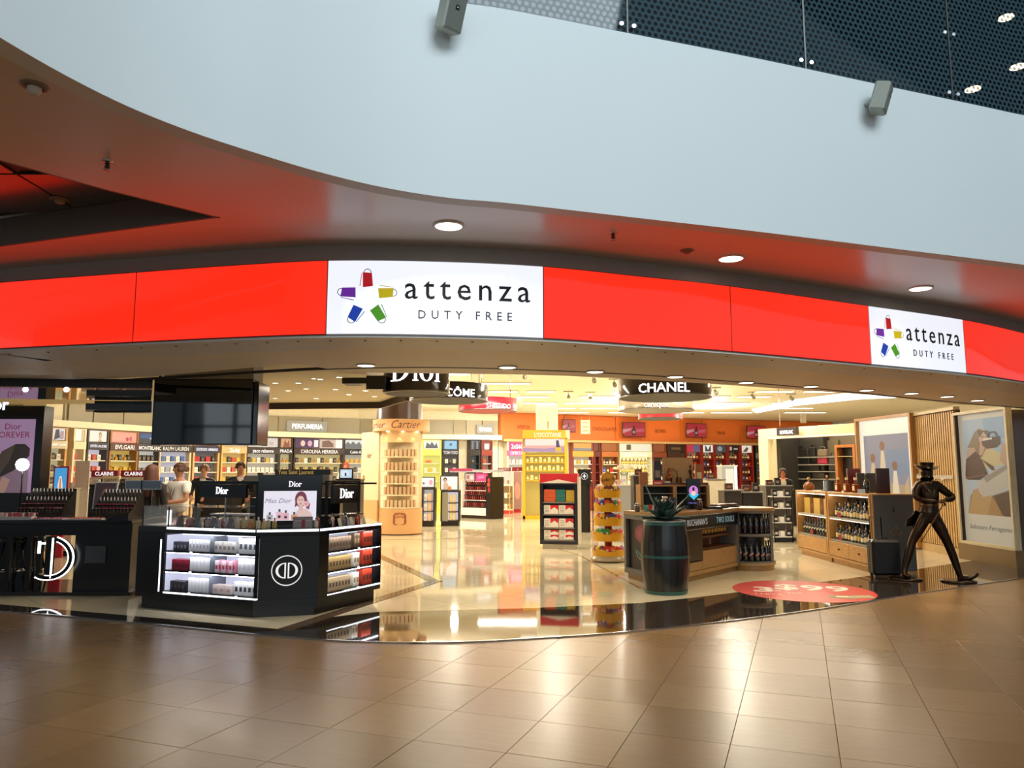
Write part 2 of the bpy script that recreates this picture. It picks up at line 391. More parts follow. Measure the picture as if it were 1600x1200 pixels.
# entrance soffit with the shutter track
E_px = [(-100, 603), (0, 597), (130, 592), (240, 588), (330, 580), (400, 574), (462, 568), (545, 582), (640, 583), (800, 585), (880, 587), (1000, 593), (1100, 599), (1230, 608), (1360, 617), (1500, 632), (1590, 636), (1640, 641)]
El = [G(*p, ZS) for p in E_px]
El = [Vector((-13, 11.0, ZS))] + El + [Vector((16, 18.8, ZS))]
SOFF = M('#f2e6cf', .5, var=.03)
def slab(name, A, B, z0, z1, mat, kindstruct=True):
    A = [(p[0], p[1]) for p in A]; B = [(p[0], p[1]) for p in B]
    return struct(MB().prism(A + B[::-1], z0, z1).build(name, mat))
slab('ceiling_entrance', SC, El, ZS, ZS + .12, SOFF)
struct(wall_along([flat(p, 0) for p in SC], ZS - .012, ZS + .001, thick=.55, mat=M('#e6e4de', .45)).build('trim_6'))
struct(wall_along([flat(p, 0) for p in TC[3:-3]], ZS - .004, ZS + .02, thick=.05, off=.02, mat=M('#1c1612', .6)).build('trim_7'))
scr = MB()
for i in range(6, len(SC) - 8, 2):
    p = SC[i] + Vector((0, .13, 0)); scr.cyl(p.x, p.y, ZS - .017, ZS - .01, .009, 8)
scr.build('screw', M('#2a2724', .5), bpy.data.objects['ceiling_entrance'])['kind'] = 'stuff'
# header behind the light band and the concourse soffit
slabmat = M('#ddd2c8', .30, var=.02, spec=.9)
struct(wall_along([flat(p, 0) for p in SC], ZS + .05, ZC + .05, off=.10, thick=.08, mat=M('#a59a90', .6)).build('wall_header'))
tri = [G(345, 340, ZC), G(170, 297, ZC), G(0, 250, ZC), G(-60, 234, ZC)]
tri2 = [G(345, 340, ZC), G(170, 363, ZC), G(0, 386, ZC), G(-60, 395, ZC)]
tip = tri[0]
triL = tri + [Vector((-9.5, 3.2, ZC))]; tri2L = tri2 + [Vector((-9.5, 7.0, ZC))]
def splitx(pts, x):
    out_l = [p for p in pts if p.x < x]; out_r = [p for p in pts if p.x > x]
    a, b = out_l[-1], out_r[0]; t = (x - a.x) / (b.x - a.x); m = a + (b - a) * t; return out_l + [m], [m] + out_r
FLh, FRh = splitx([p + Vector((0, .06, 0)) for p in FC], tip.x); SOf = [p + Vector((0, .15, 0)) for p in SC]; SLh, SRh = splitx(SOf, tip.x)
mb = MB()
mb.prism([(p.x, p.y) for p in FLh] + [(p.x, p.y) for p in triL], ZC, ZC + .06)
mb.prism([(p.x, p.y) for p in tri2L[::-1]] + [(p.x, p.y) for p in SLh[::-1]], ZC, ZC + .06)
mb.prism([(p.x, p.y) for p in FRh] + [(p.x, p.y) for p in SRh[::-1]], ZC, ZC + .06)
cc = struct(mb.build('ceiling_concourse', slabmat))
mb = MB(); wall_along(triL[::-1], ZC, ZC + .22, mb, thick=.02, side=1); wall_along(tri2L, ZC, ZC + .22, mb, thick=.02, side=1)
struct(mb.build('trim_8', M('#7d7068', .5)))
tp = [(p.x, p.y) for p in triL[::-1]][0:1] + [(p.x, p.y) for p in tri[::-1]] + [(p.x, p.y) for p in tri2[1:]] + [(-9.5, 7.0)]
rp = MB().prism(tp, ZC + .24, ZC + .3).build('ceiling_recess', M('#2c2624', .5)); struct(rp)
pm = MB().box(0, .76, 0, .76, -.018, 0, ch=.004).mesh('ceiling_panel', M('#8a7c74', .18, .6, var=.04))
for i in range(10):
    for j in range(7):
        x = -9.6 + i * .78; y = 2.6 + j * .78; t_ = (x + .38 - tip.x) / (-9.5 - tip.x)
        if not (tip.y + t_ * (3.2 - tip.y) - .0 < y + .76 and y < tip.y + t_ * (7.0 - tip.y)) or x + .3 > tip.x: continue
        inst(pm, 'ceiling_panel', (x, y, ZC + .24), 0, parent=rp)
# white curved fascia and upper storey
struct(wall_along([flat(p, 0) for p in FC], ZC - .004, ZT, off=0, thick=.12, mat=M('#dfe6e6', .55, var=.015, scale=1.5)).build('wall_fascia'))
struct(slab('floor_upper', [p + Vector((0, .1, 0)) for p in FC], [Vector((-9, 24, 0)), Vector((16, 24, 0))], ZT - .25, ZT - .12, M('#5b5f60', .6)))
struct(MB().box(-14, 17, 11.0, 11.2, ZT - .1, ZT + 6).build('wall_upper', M('#232a2d', .5)))
struct(MB().box(-14, 17, 3.5, 24, ZT + 3.2, ZT + 3.4).build('ceiling_upper', M('#30383b', .6)))
# patterned glass balustrade
def fritmat():
    m = bpy.data.materials.new('frit_glass'); m.use_nodes = True; nt = m.node_tree; b = nt.nodes['Principled BSDF']
    tc = nt.nodes.new('ShaderNodeTexCoord'); sx = nt.nodes.new('ShaderNodeSeparateXYZ'); nt.links.new(tc.outputs['UV'], sx.inputs[0])
    def mth(op, a, b_=None, c=None):
        n = nt.nodes.new('ShaderNodeMath'); n.operation = op
        for k, v in enumerate((a, b_, c)):
            if v is None: continue
            if isinstance(v, (int, float)): n.inputs[k].default_value = v
            else: nt.links.new(v, n.inputs[k])
        return n.outputs[0]
    P_ = .052; Q = P_ * math.sqrt(3)
    def lat(ox, oy):
        x = mth('SUBTRACT', mth('FRACT', mth('ADD', mth('DIVIDE', sx.outputs[0], P_), ox)), .5); y = mth('SUBTRACT', mth('FRACT', mth('ADD', mth('DIVIDE', sx.outputs[1], Q), oy)), .5)
        return mth('SQRT', mth('ADD', mth('MULTIPLY', mth('MULTIPLY', x, x), P_ * P_), mth('MULTIPLY', mth('MULTIPLY', y, y), Q * Q)))
    d = mth('MINIMUM', lat(0, 0), lat(.5, .5)); dot = mth('LESS_THAN', d, .0165)
    b.inputs['Base Color'].default_value = lin('#46606a'); b.inputs['Roughness'].default_value = .04; b.inputs['Specular IOR Level'].default_value = .7
    mx = nt.nodes.new('ShaderNodeMix'); mx.data_type = 'RGBA'; mx.inputs[6].default_value = lin('#4e6a75'); mx.inputs[7].default_value = lin('#0b0f12'); nt.links.new(dot, mx.inputs[0]); nt.links.new(mx.outputs[2], b.inputs['Base Color'])
    al = mth('MULTIPLY_ADD', dot, .4, .5); nt.links.new(al, b.inputs['Alpha']); return m
FRIT = fritmat()
bal = thing('glass_balustrade', 'dark dot-patterned glass balustrade above the white curved fascia', 'balustrade', (0, 0, ZT))
FB = [p for p in FC]; Lb = lens(FB)
def FAt(s):
    for i in range(len(Lb) - 1):
        if Lb[i] <= s <= Lb[i + 1]: return FB[i] + (FB[i + 1] - FB[i]) * ((s - Lb[i]) / (Lb[i + 1] - Lb[i]))
    return FB[-1]
def s_of_px(px, py, z):
    q = G(px, py, z); return min(range(0, int(Lb[-1] * 100)), key=lambda k: (FAt(k / 100) - flat(q, ZC)).length) / 100
js_ = [s_of_px(1000, 30, ZT), s_of_px(1291, 86, ZT), s_of_px(1520, 142, ZT)]
js_ = [js_[0] - 2.6, js_[0] - 1.25] + js_ + [js_[2] + 1.5, js_[2] + 3.0]
for a, b in zip(js_[:-1], js_[1:]):
    mb = MB(); n = 8; vs = []; uv = []
    for i in range(n + 1):
        s_ = a + .008 + (b - a - .016) * i / n; p = FAt(s_)
        for z in (-.02, 1.15): vs.append((p.x, p.y + .03, z)); uv.append((s_, z))
    fs = [[2 * i, 2 * i + 2, 2 * i + 3, 2 * i + 1] for i in range(n)]
    mb.add(vs, fs, True, FRIT); o = mb.build('glass_pane', None, bal)
    ul = o.data.uv_layers.new(name='uv')
    for pl in o.data.polygons:
        for li in pl.loop_indices: ul.data[li].uv = uv[o.data.loops[li].vertex_index]
clm = MB().cyl(0, 0, -.02, .025, .016, 10).xf(lambda x, y, zz: (x, -zz, y)).mesh('clamp', CHR)
for s_ in js_[1:-1]:
    for d in (-.05, .05):
        for z in (.07, .62):
            p = FAt(s_ + d); inst(clm, 'clamp', (p.x, p.y + .03, z), parent=bal)
    p = FAt(s_); MB().box(p.x - .006, p.x + .006, p.y + .02, p.y + .05, -.02, 1.15).build('joint', BLK, bal)
rail = MB().tube([(FAt(s_).x, FAt(s_).y + .03, 1.18) for s_ in [js_[0] + (js_[-1] - js_[0]) * i / 40 for i in range(41)]], .025, 8).build('handrail', CHR, bal)
for (px, py) in ((1572, 28), (1590, 105), (1520, 140)):
    p = P(px, py, 9.0); o = MB().cyl(0, 0, 0, .02, .09, 16, mat=WARMLED).cyl(0, 0, .004, .03, .105, 16, mat=CHR).build('ceiling_light'); o.location = p
    T(o, 'small round lamp glowing behind the patterned glass, %s of three' % {28: 'topmost', 105: 'middle', 140: 'lowest'}[py], 'lamp', 'lamps behind the patterned glass')
# shop ceiling
slab('ceiling_shop', [Vector((-18, 12.5, 0)), Vector((-9.0, 11.0, 0))] + El[1:], [Vector((-18, 41, 0)), Vector((-9, 41, 0)), Vector((17, 41, 0)), Vector((17, 20, 0))], ZSH, ZSH + .1, M('#f3ead2', .6, var=.02))
struct(wall_along([flat(p, 0) for p in El], ZS + .03, ZSH + .02, thick=.05, mat=M('#e3d3ac', .6)).build('wall_bulkhead'))
# lower plaster ceiling on the left with its dark edge
LC = [(-14, 11.2)] + [(p.x, p.y) for p in (G(0, 600, 2.95), G(240, 588, 2.95), G(462, 566, 2.95), G(548, 572, 2.95), G(600, 596, 2.95), G(634, 615, 2.95), G(594, 628, 2.95), G(400, 630, 2.95), G(0, 632, 2.95))] + [(-16, 15)]
struct(MB().prism(LC, 2.95, 3.05).build('ceiling_perfumery', M('#d9c9a8', .6, var=.03)))
a_, b_, c_ = G(634, 615, 2.95), G(594, 628, 2.95), G(380, 630, 2.95)
struct(wall_along([c_, b_, a_], 2.83, 2.96, thick=.06, mat=M('#3a2a20', .4)).build('trim_9'))
# perimeter walls
W_px = [(-160, 23.5), (70, 22.6), (230, 26.0), (400, 28.9), (560, 31.0), (727, 31.6), (778, 32.2), (779, 32.3), (800, 32.6), (1000, 35.0), (1140, 36.6), (1187, 37.2), (1300, 38.5)]
Wp = [Vector(((x - 800) / F * y, y, 0)) for x, y in W_px]
def Wat(px, py=740):
    d = ray(px, 740); d.z = 0
    for i in range(len(Wp) - 1):
        a, b = Wp[i], Wp[i + 1]; e = b - a; den = d.x * e.y - d.y * e.x
        if abs(den) < 1e-9: continue
        t = (a.x * e.y - a.y * e.x) / den; u = (a.x * d.y - a.y * d.x) / den
        if -.0001 <= u <= 1.0001 and t > 0: return Vector((d.x * t, d.y * t, 0))
    return Wp[-1]
WGREY = M('#9c9278', .35, var=.04); WCREAM = M('#efe6cc', .5); ORANGE = M('#ee7a30', .5, var=.03, scale=2)
def wseg(i0, i1, z0, z1, mat, name, off=0, th=.1): return struct(wall_along([Wp[i] for i in range(i0, i1 + 1)], z0, z1, thick=th, off=off, mat=mat, sm=False).build(name))
wseg(0, 6, 0, ZSH, WCREAM, 'wall_back'); wseg(7, 12, 0, ZSH, WCREAM, 'wall_far')
wseg(7, 12, 3.05, ZSH, ORANGE, 'wall_orange', off=-.05, th=.05)
wseg(0, 6, 3.0, 3.2, M('#f3e8cc', .45), 'trim_10', off=-.45, th=.45)
wseg(7, 12, 2.96, 3.06, M('#c9a26a', .45), 'trim_11', off=-.5, th=.5)
struct(MB().box(-18, -17.8, 10, 41, 0, ZSH).build('wall_left', WCREAM)); struct(MB().box(16.8, 17, 17, 41, 0, ZSH).build('wall_right', WCREAM))
# grey wall panels above the perfume bays, each on its own
gp = bpy.data.objects['wall_back']
cuts = [-150, -60, 20, 97, 137, 185, 240, 330, 400, 431, 500, 560, 650, 707, 726.5, 752, 777]
for a, b in zip(cuts[:-1], cuts[1:]):
    A, B = Wat(a), Wat(b); f = Fr(A, B); mb = MB().box(.02, f.L - .02, -.09, -.02, 3.22, 3.82, ch=.006)
    o = mb.build('wall_panel', WGREY, gp); o.location = f.o; o.rotation_euler = (0, 0, f.rz)
ow = bpy.data.objects['wall_orange']
oc = [780, 838, 880, 961, 1000, 1063, 1097, 1157, 1188, 1240, 1290]
for a, b in zip(oc[:-1], oc[1:]):
    A, B = Wat(a), Wat(b); f = Fr(A, B); o = MB().box(.01, f.L - .01, -.11, -.06, 3.08, 4.17, ch=.006).build('wall_panel', ORANGE, ow); o.location = f.o; o.rotation_euler = (0, 0, f.rz)
# atrium behind the camera: window wall with mullions, so glossy things have something to mirror
struct(MB().box(-13, 13, -12.3, -12.1, 0, 1.0).box(-13, 13, -12.3, -12.1, 8.5, 10).build('wall_atrium', M('#b9bcb8', .7)))
wf = MB()
for i in range(14): wf.box(-13 + i * 2, -12.9 + i * 2, -12.35, -12.1, 1.0, 8.5)
for z in (1.0, 3.4, 5.9, 8.4): wf.box(-13, 13.1, -12.33, -12.12, z, z + .1)
struct(wf.build('window_1', M('#6e7474', .5)))
area('atrium_window', (0, -12.9, 4.8), (0, 0, 3.4), 25, 7.2, 620, (.80, .92, 1.0))
# ================================================================ LIGHT BAND WITH THE SHOP NAME
SL_ = [p + Vector((0, -.02, 0)) for p in SC]; Ls = lens(SL_)
def SAt(s, off=0.0):
    s = max(0, min(Ls[-1] - 1e-4, s))
    for i in range(len(Ls) - 1):
        if Ls[i] <= s <= Ls[i + 1]:
            a, b = SL_[i], SL_[i + 1]; t = (s - Ls[i]) / (Ls[i + 1] - Ls[i]); d = (b - a).normalized()
            return a + (b - a) * t + Vector((d.y, -d.x, 0)) * off
def s_px(px, py): 
    q = G(px, py, ZS); return min(range(0, int(Ls[-1] * 100)), key=lambda k: (SAt(k / 100) - q).length) / 100
sj = [s_px(0, 547) - 3.2, s_px(0, 547) - 1.45, s_px(209, 537), s_px(510, 525), s_px(848, 531), s_px(1142, 551), s_px(1360, 571), s_px(1508, 585), s_px(1600, 598) + .55, s_px(1600, 598) + 2.5]
REDLB = M('#f02a16', .08, em=1.2, coat=1.0); WHLB = M('#eef1fb', .08, em=1.05, coat=1.0)
Z0, Z1 = ZS + .005, 3.245
def sgn_panel(name, a, b, mat, label, cat, group=None):
    t = thing(name, label, cat, (0, 0, 0), 0, group); n = max(4, int((b - a) * 10)); fr = MB(); mb = MB(); vs = []
    for i in range(n + 1):
        s_ = a + .004 + (b - a - .008) * i / n; p = SAt(s_); vs += [(p.x, p.y, Z0 + .008), (p.x, p.y, Z1 - .008)]
    mb.add(vs, [[2 * i, 2 * i + 2, 2 * i + 3, 2 * i + 1] for i in range(n)], True, mat); mb.build('lit_face', None, t)
    bx = MB(); pts = [SAt(a + .002 + (b - a - .004) * i / n, -.006) for i in range(n + 1)]
    wall_along(pts, Z0, Z1, bx, mat=M('#6e2a20' if mat is REDLB else '#9a9a9e', .5), thick=.09); bx.build('light_box', None, t); return t
LBL = {0: 'red light box left of the frame edge', 1: 'red backlit sign panel at the far left end of the band', 2: 'red backlit sign panel just left of the large white logo panel', 4: 'red backlit sign panel right of the large white logo panel', 5: 'red backlit sign panel left of the small white logo panel', 7: 'red backlit sign panel at the right end of the band', 8: 'red backlit sign panel past the right end'}
def curve_text(mb, s0, z0, off=.012, start=0):
    def fn(x, y, z): p = SAt(s0 + x, off - y); return (p.x, p.y, z0 + z)
    return mb.xf(fn, start)
def bag(mb, col, cx, cz, ang, h, hand):
    k = len(mb.v); w_ = h * .68; m_ = M(col, .5, em=.55)
    mb.add([(-w_ * .42, 0, -h / 2), (w_ * .55, 0, -h * .42), (w_ * .42, 0, h * .46), (-w_ * .45, 0, h / 2)], [[0, 1, 2, 3]], mat=m_)
    mb.add([(-w_ * .50, 0, h * .48), (-w_ * .56, 0, h * .46), (-w_ * .74, 0, -h * .42), (-w_ * .66, 0, -h * .40)], [[0, 1, 2, 3]])
    for i in range(10):
        a0 = PI * i / 10; a1 = PI * (i + 1) / 10; q = []
        for a, r in ((a0, .26), (a1, .26), (a1, .215), (a0, .215)): q.append((math.cos(a) * r * h, 0, h * .47 + math.sin(a) * r * h * 1.05))
        mb.add(q, [[3, 2, 1, 0][::-1]], mat=M(hand, .5, em=.3))
    c, s_ = math.cos(ang), math.sin(ang); mb.xf(lambda x, y, z: (cx + x * c - z * s_, y, cz + x * s_ + z * c), k)
def logo_on(t, a, b, zc):
    Lp = b - a; u = Lp / 1.63; mb = MB()
    r = .145; cx0 = .30 * u; h = .118
    spec = [('#d0121f', 90, 0, '#5a1015'), ('#e6cf0a', 18, -90, '#a8a06a'), ('#58ad1e', -54, -150, '#7a8a60'), ('#1648c8', -126, 150, '#1a2030'), ('#7a2bb8', 162, 85, '#2a1a30')]
    for col, pa, rot, hc in spec: bag(mb, col, cx0 + math.cos(math.radians(pa)) * r * u, -.02 + math.sin(math.radians(pa)) * r * (1 if u > .9 else 1) + .0, math.radians(rot), h * (1 if True else 1), hc)
    if u < .97: pass
    curve_text(mb, a, zc, .004); mb.build('shopping_bag_emblem', None, t)
    dk = M('#15161a', .5); tb = MB(); text_mb('attenza', .262, dk, tb, 'LEFT', .002, (.572 * u, 0, -.02), sx=.94 * u, spacing=1.32, off=.0005); curve_text(tb, a, zc, .006); tb.build('lettering', None, t)
    tb = MB(); text_mb('DUTY FREE', .095, dk, tb, 'LEFT', .002, (.675 * u, 0, -.175), sx=.90 * u, spacing=1.82); curve_text(tb, a, zc, .006); tb.build('lettering', None, t)
for i in range(len(sj) - 1):
    if i == 3: t = sgn_panel('logo_sign', sj[3], sj[4], WHLB, 'large white backlit panel reading attenza duty free, with five shopping bags', 'sign'); logo_on(t, sj[3], sj[4], (Z0 + Z1) / 2 + .01)
    elif i == 6: t = sgn_panel('logo_sign', sj[6], sj[7], WHLB, 'smaller white backlit logo panel near the right end of the red band', 'sign'); logo_on(t, sj[6], sj[7], (Z0 + Z1) / 2 + .01)
    else: sgn_panel('illuminated_sign', sj[i], sj[i + 1], REDLB, LBL[i], 'sign', 'red light panels of the sign band')
for t_ in list(C.objects):
    if t_.get('label', '').startswith('large white backlit'): t_['label'] = 'large white backlit logo panel with five coloured shopping bags above the entrance'
# ================================================================ LAMPS AND DEVICES
def downlight(p, r, label, group, em=WARMLED, name='downlight'):
    t = thing(name, label, 'ceiling light', p, 0, group)
    MB().lathe([(r, 0), (r * 1.18, 0), (r * 1.18, -.006), (r * 1.02, -.014), (r, 0)], 24).build('trim_ring', M('#d8d2c6', .4), t)
    MB().cyl(0, 0, -.010, -.003, r * .98, 24).build('diffuser', em, t)
WL = M('#fff3dc', em=6.0)
for (px, py), lb in zip([(701, 352), (1142, 403), (1438, 450)], ['round downlight in the red-lit soffit above the large logo panel', 'round downlight in the red-lit soffit between the two logo panels', 'round downlight in the red-lit soffit above the small logo panel']):
    downlight(G(px, py, ZC - .001), .098, lb, 'downlights over the sign band', WL)
    l = bpy.data.lights.new('lamp', 'SPOT'); l.energy = 28; l.color = (1, .82, .55); l.spot_size = 2.2; l.spot_blend = .8; l.shadow_soft_size = .08; o = bpy.data.objects.new('lamp_light', l); o.location = G(px, py, ZC - .03); C.objects.link(o)
downlight(G(0, 366, ZC + .215), .10, 'round downlight in the recessed red-lit panel ceiling at the left edge', None, WL)
dl = [(202, 583), (572, 570), (793, 573), (930, 580), (1055, 588), (1166, 597), (1267, 603), (1354, 609), (1424, 614), (1480, 619), (1527, 625)]
wd_ = ['first downlight from the left under the sign, above the dark screen', 'second downlight from the left under the sign', 'third downlight from the left under the sign, above the red ring sign', 'fourth downlight from the left, left of the black ring sign', 'fifth downlight from the left, above the black ring sign', 'sixth downlight from the left, right of the black ring sign', 'fifth downlight from the slatted wall', 'fourth downlight from the slatted wall', 'third downlight from the slatted wall', 'second downlight from the slatted wall', 'downlight just above the white framed bag poster']
for q, lb in zip(dl, wd_):
    z = ZS - .001 if q[0] != 202 else 2.949
    p = G(*q, z); downlight(p, .083 if q[0] != 202 else .09, lb, 'downlights under the sign band', WL)
    l = bpy.data.lights.new('lamp', 'SPOT'); l.energy = 60; l.color = (1, .86, .62); l.spot_size = 2.0; l.spot_blend = .9; l.shadow_soft_size = .08; o = bpy.data.objects.new('lamp_light', l); o.location = p + Vector((0, 0, -.03)); C.objects.link(o)
for i, (px, py, r) in enumerate([(466, 598, .04), (500, 592, .04), (530, 589, .04), (490, 591, .03), (524, 608, .04), (571, 610, .045), (545, 616, .045), (617, 612, .045), (585, 619, .04), (494, 622, .04), (450, 610, .04), (478, 607, .04), (430, 622, .035), (580, 597, .035), (430, 598, .04)]):
    o = MB().cyl(0, 0, -.006, 0, r, 14, mat=WL).lathe([(r, 0), (r * 1.3, 0), (r * 1.3, -.008), (r, -.006)], 14, mat=WHT).build('spotlight'); o.location = G(px, py, 2.949)
    T(o, 'tiny recessed spotlight dotted over the lowered perfumery ceiling', 'ceiling light', 'spotlights of the lowered perfumery ceiling')
# linear lights of the far ceiling
lm = {}
def linear(px0, px1, py, lb):
    a, b = G(px0, py, ZSH - .002), G(px1, py, ZSH - .002); L = (b - a).length
    t = thing('linear_light', lb, 'ceiling light', a, math.atan2(b.y - a.y, b.x - a.x), 'long white ceiling lights of the shop')
    MB().box(0, L, -.16, .16, -.03, 0).build('housing', M('#d9cda8', .5), t); MB().box(.03, L - .03, -.12, .12, -.036, -.026).build('diffuser', M('#fff6e0', em=3.5), t)
k = 0
rows = [('first', 583, [(702, 736)]), ('second', 598, [(700, 742), (750, 830)]), ('third', 611, [(762, 810), (822, 868), (1180, 1240), (1255, 1320)]), ('fourth', 619, [(812, 858), (905, 960), (1110, 1140), (1152, 1205)]), ('fifth', 629, [(812, 870), (880, 962), (1118, 1170), (1205, 1262)]), ('sixth', 637, [(858, 900), (905, 965), (1075, 1140), (1200, 1270)]), ('seventh', 644, [(872, 920), (950, 1000), (1062, 1100), (1110, 1175), (1225, 1290)])]
for nm, py, segs in rows:
    for j, (a, b) in enumerate(segs): linear(a, b, py, 'long white ceiling light, %s in the %s row from the entrance' % (['leftmost', 'second', 'third', 'fourth', 'fifth', 'sixth'][j], nm))
for j, (a, b, py) in enumerate([(410, 460, 630), (470, 540, 632), (556, 612, 634), (660, 700, 626), (668, 716, 620)]): linear(a, b, py, 'long white ceiling light over the perfume wall, %s of five' % ['leftmost', 'second', 'third', 'fourth', 'rightmost'][j])
# slanting white light trough on the right
q = [G(1175, 640, ZSH - .01), G(1240, 625, ZSH - .01), G(1345, 612, ZSH - .01), G(1400, 612, ZSH - .01)]; q2 = [G(1182, 644, ZSH - .01), G(1245, 632, ZSH - .01), G(1345, 622, ZSH - .01), G(1400, 620, ZSH - .01)]
o = MB().prism([(p.x, p.y) for p in q] + [(p.x, p.y) for p in q2[::-1]], ZSH - .05, ZSH - .01).build('light_trough', M('#fbfbff', em=2.6)); T(o, 'broad curved white light trough across the right part of the ceiling', 'ceiling light')
# track spots, detectors, sprinklers
def track_spot(px, py, z, lb):
    p = P(px, py, G(px, py - 6, z).y) if False else G(px, py, z); t = thing('track_spot', lb, 'spotlight', p, 0, 'adjustable spots on the shop ceiling')
    MB().box(-.16, .16, -.02, .02, -.03, 0).build('track', M('#a89f88', .5), t)
    MB().tube([(0, 0, -.03), (0, 0, -.12)], .012).build('arm', CHR, t)
    MB().tube([(0, .08, -.10), (0, -.10, -.20)], [.045, .06], 10).build('lamp_head', M('#8d8876', .4, .4), t)
for i, (px, py) in enumerate([(820, 578), (888, 611), (922, 612), (928, 585), (1118, 605), (1176, 612), (1236, 615), (960, 592)]): track_spot(px, py, ZSH, ['small grey adjustable spot above the white lavender pillar, nearest the soffit', 'grey adjustable spot far left of the black ring sign', 'grey adjustable spot close left of the black ring sign', 'grey adjustable spot under the fourth soffit downlight', 'grey adjustable spot just right of the black ring sign', 'grey adjustable spot left of the curved white light trough', 'grey adjustable spot above the curved white light trough', 'bright adjustable spot touching the left edge of the black ring sign'][i])
def detector(p, r, lb, col='#cfc6b8', cone=False):
    t = thing('smoke_detector', lb, 'detector', p)
    MB().lathe([(r * 1.9, 0), (r * 1.9, -.004), (r * 1.2, -.012), (r * 1.1, 0)], 20).build('base_plate', M('#8a7468', .5), t)
    MB().lathe([(r, 0), (r * .95, -r * .8), (r * .62, -r * 1.5 if cone else -r), (0.001, -r * 1.5 if cone else -r)], 20).build('housing', M(col, .4), t)
detector(G(54, 134, ZC), .032, 'white cone-shaped detector on the brown soffit at the upper left', cone=True)
detector(G(94, 311, ZC + .22), .035, 'round detector on the recessed dark red panel ceiling', '#b0a090'); detector(G(1073, 391, ZC), .03, 'small round detector on the red-lit soffit, left of the middle downlight', '#a06a58')
def sprinkler(p, lb):
    t = thing('sprinkler', lb, 'sprinkler', p)
    MB().lathe([(.03, 0), (.03, -.004), (.012, -.006)], 14).build('escutcheon', CHR, t)
    MB().lathe([(.009, 0), (.009, -.035), (.016, -.04)], 8).tube([(-.012, 0, -.01), (-.014, 0, -.035), (0, 0, -.05)], .003).tube([(.012, 0, -.01), (.014, 0, -.035), (0, 0, -.05)], .003).build('head', M('#4a3a30', .3, .8), t)
    MB().lathe([(.001, -.055), (.020, -.055), (.020, -.051), (.001, -.051)], 12).build('deflector', CHR, t)
sprinkler(G(168, 252, ZC), 'small metal sprinkler head on the brown soffit at the left'); sprinkler(G(958, 364, ZC), 'small dark sprinkler head on the red-lit soffit near the fascia edge')
# ================================================================ WALL SPEAKERS
def speaker(px, py, yaw, tilt, lb):
    d = ray(px, py); best = min(FC, key=lambda q: abs(math.atan2(q.x, q.y) - math.atan2(d.x, d.y)))
    i = min(range(len(FC) - 1), key=lambda i: abs(math.atan2(FC[i].x, FC[i].y) - math.atan2(d.x, d.y))); a, b = FC[i], FC[i + 1]
    e = b - a; den = d.x * e.y - d.y * e.x; t_ = (a.x * e.y - a.y * e.x) / den; hit = Vector((d.x * t_, d.y * t_, EYE + d.z * t_))
    nrm = Vector((e.y, -e.x, 0)).normalized(); wallp = hit + Vector((0, 0, 0)); t = thing('wall_speaker', lb, 'speaker', wallp + Vector((-.04, 0, 0)), math.atan2(e.y, e.x), 'speakers on the white curved fascia')
    MB().box(-.03, .03, -.012, 0, -.045, .045, ch=.003).build('wall_plate', M('#b9bcb4', .5), t)
    MB().tube([(0, 0, 0), (.0, -.06, 0), (.02, -.10, 0)], .016, 8).build('bracket_arm', M('#a7aaa2', .45), t)
    mtx = Matrix.Translation((.035, -.15, 0)) @ Matrix.Rotation(yaw, 4, 'Z') @ Matrix.Rotation(tilt, 4, 'X')
    bd = MB().box(-.075, .075, -.045, .07, -.115, .115, ch=.012, mat=M('#a3a69b', .45)); bd.xf(lambda x, y, z: mtx @ Vector((x, y, z))); bd.build('cabinet', None, t)
    gm = M('#6f746c', .7, var=.3, scale=160); gr = MB().box(-.066, .066, -.052, -.044, -.106, .106, ch=.004, mat=gm); gr.xf(lambda x, y, z: mtx @ Vector((x, y, z))); go = gr.build('grille', None, t)
    bg = MB().box(-.013, .013, -.056, -.051, .022, .048, mat=BLK).box(-.006, .006, -.0575, -.0555, .031, .039, mat=M('#d8d8d0', .5)); bg.xf(lambda x, y, z: mtx @ Vector((x, y, z))); bg.build('badge', None, go)
speaker(700, 40, .42, .36, 'grey wall speaker on the white fascia, near the top edge left of the glass'); speaker(1358, 166, .70, .30, 'grey wall speaker on the white fascia below the patterned glass')
# ================================================================ HANGING SCREEN
D = 8.8; A = P(236, 694, D); B_ = P(392, 695, D); f = Fr(A, B_); zt = zat(592, D); zb = zat(695, D)
t = thing('television', 'large black screen hung from the ceiling above the perfume counters', 'television', (A.x, A.y, zb))
h = zt - zb; L = f.L
MB().box(0, L, .02, .30, 0, h, ch=.01).build('casing', M('#0a0a0b', .12), t)
MB().box(.012, L - .012, .004, .022, .015, h - .015).build('screen', M('#05080a', .03, coat=1.0, var=0), t)
MB().box(L, L + .06, .02, .42, -.0, h - .03, ch=.008).build('side_panel', M('#17100e', .12), t)
MB().box(0, L, .0, .02, 0, .014).box(0, L, 0, .02, h - .014, h).box(0, .012, 0, .02, .014, h - .014).box(L - .012, L, 0, .02, .014, h - .014).build('bezel', BLK, t)
MB().box(.08, L - .02, .06, .40, h, 2.95 - zb, ch=.004).build('ceiling_mount', M('#8a8478', .5), t)
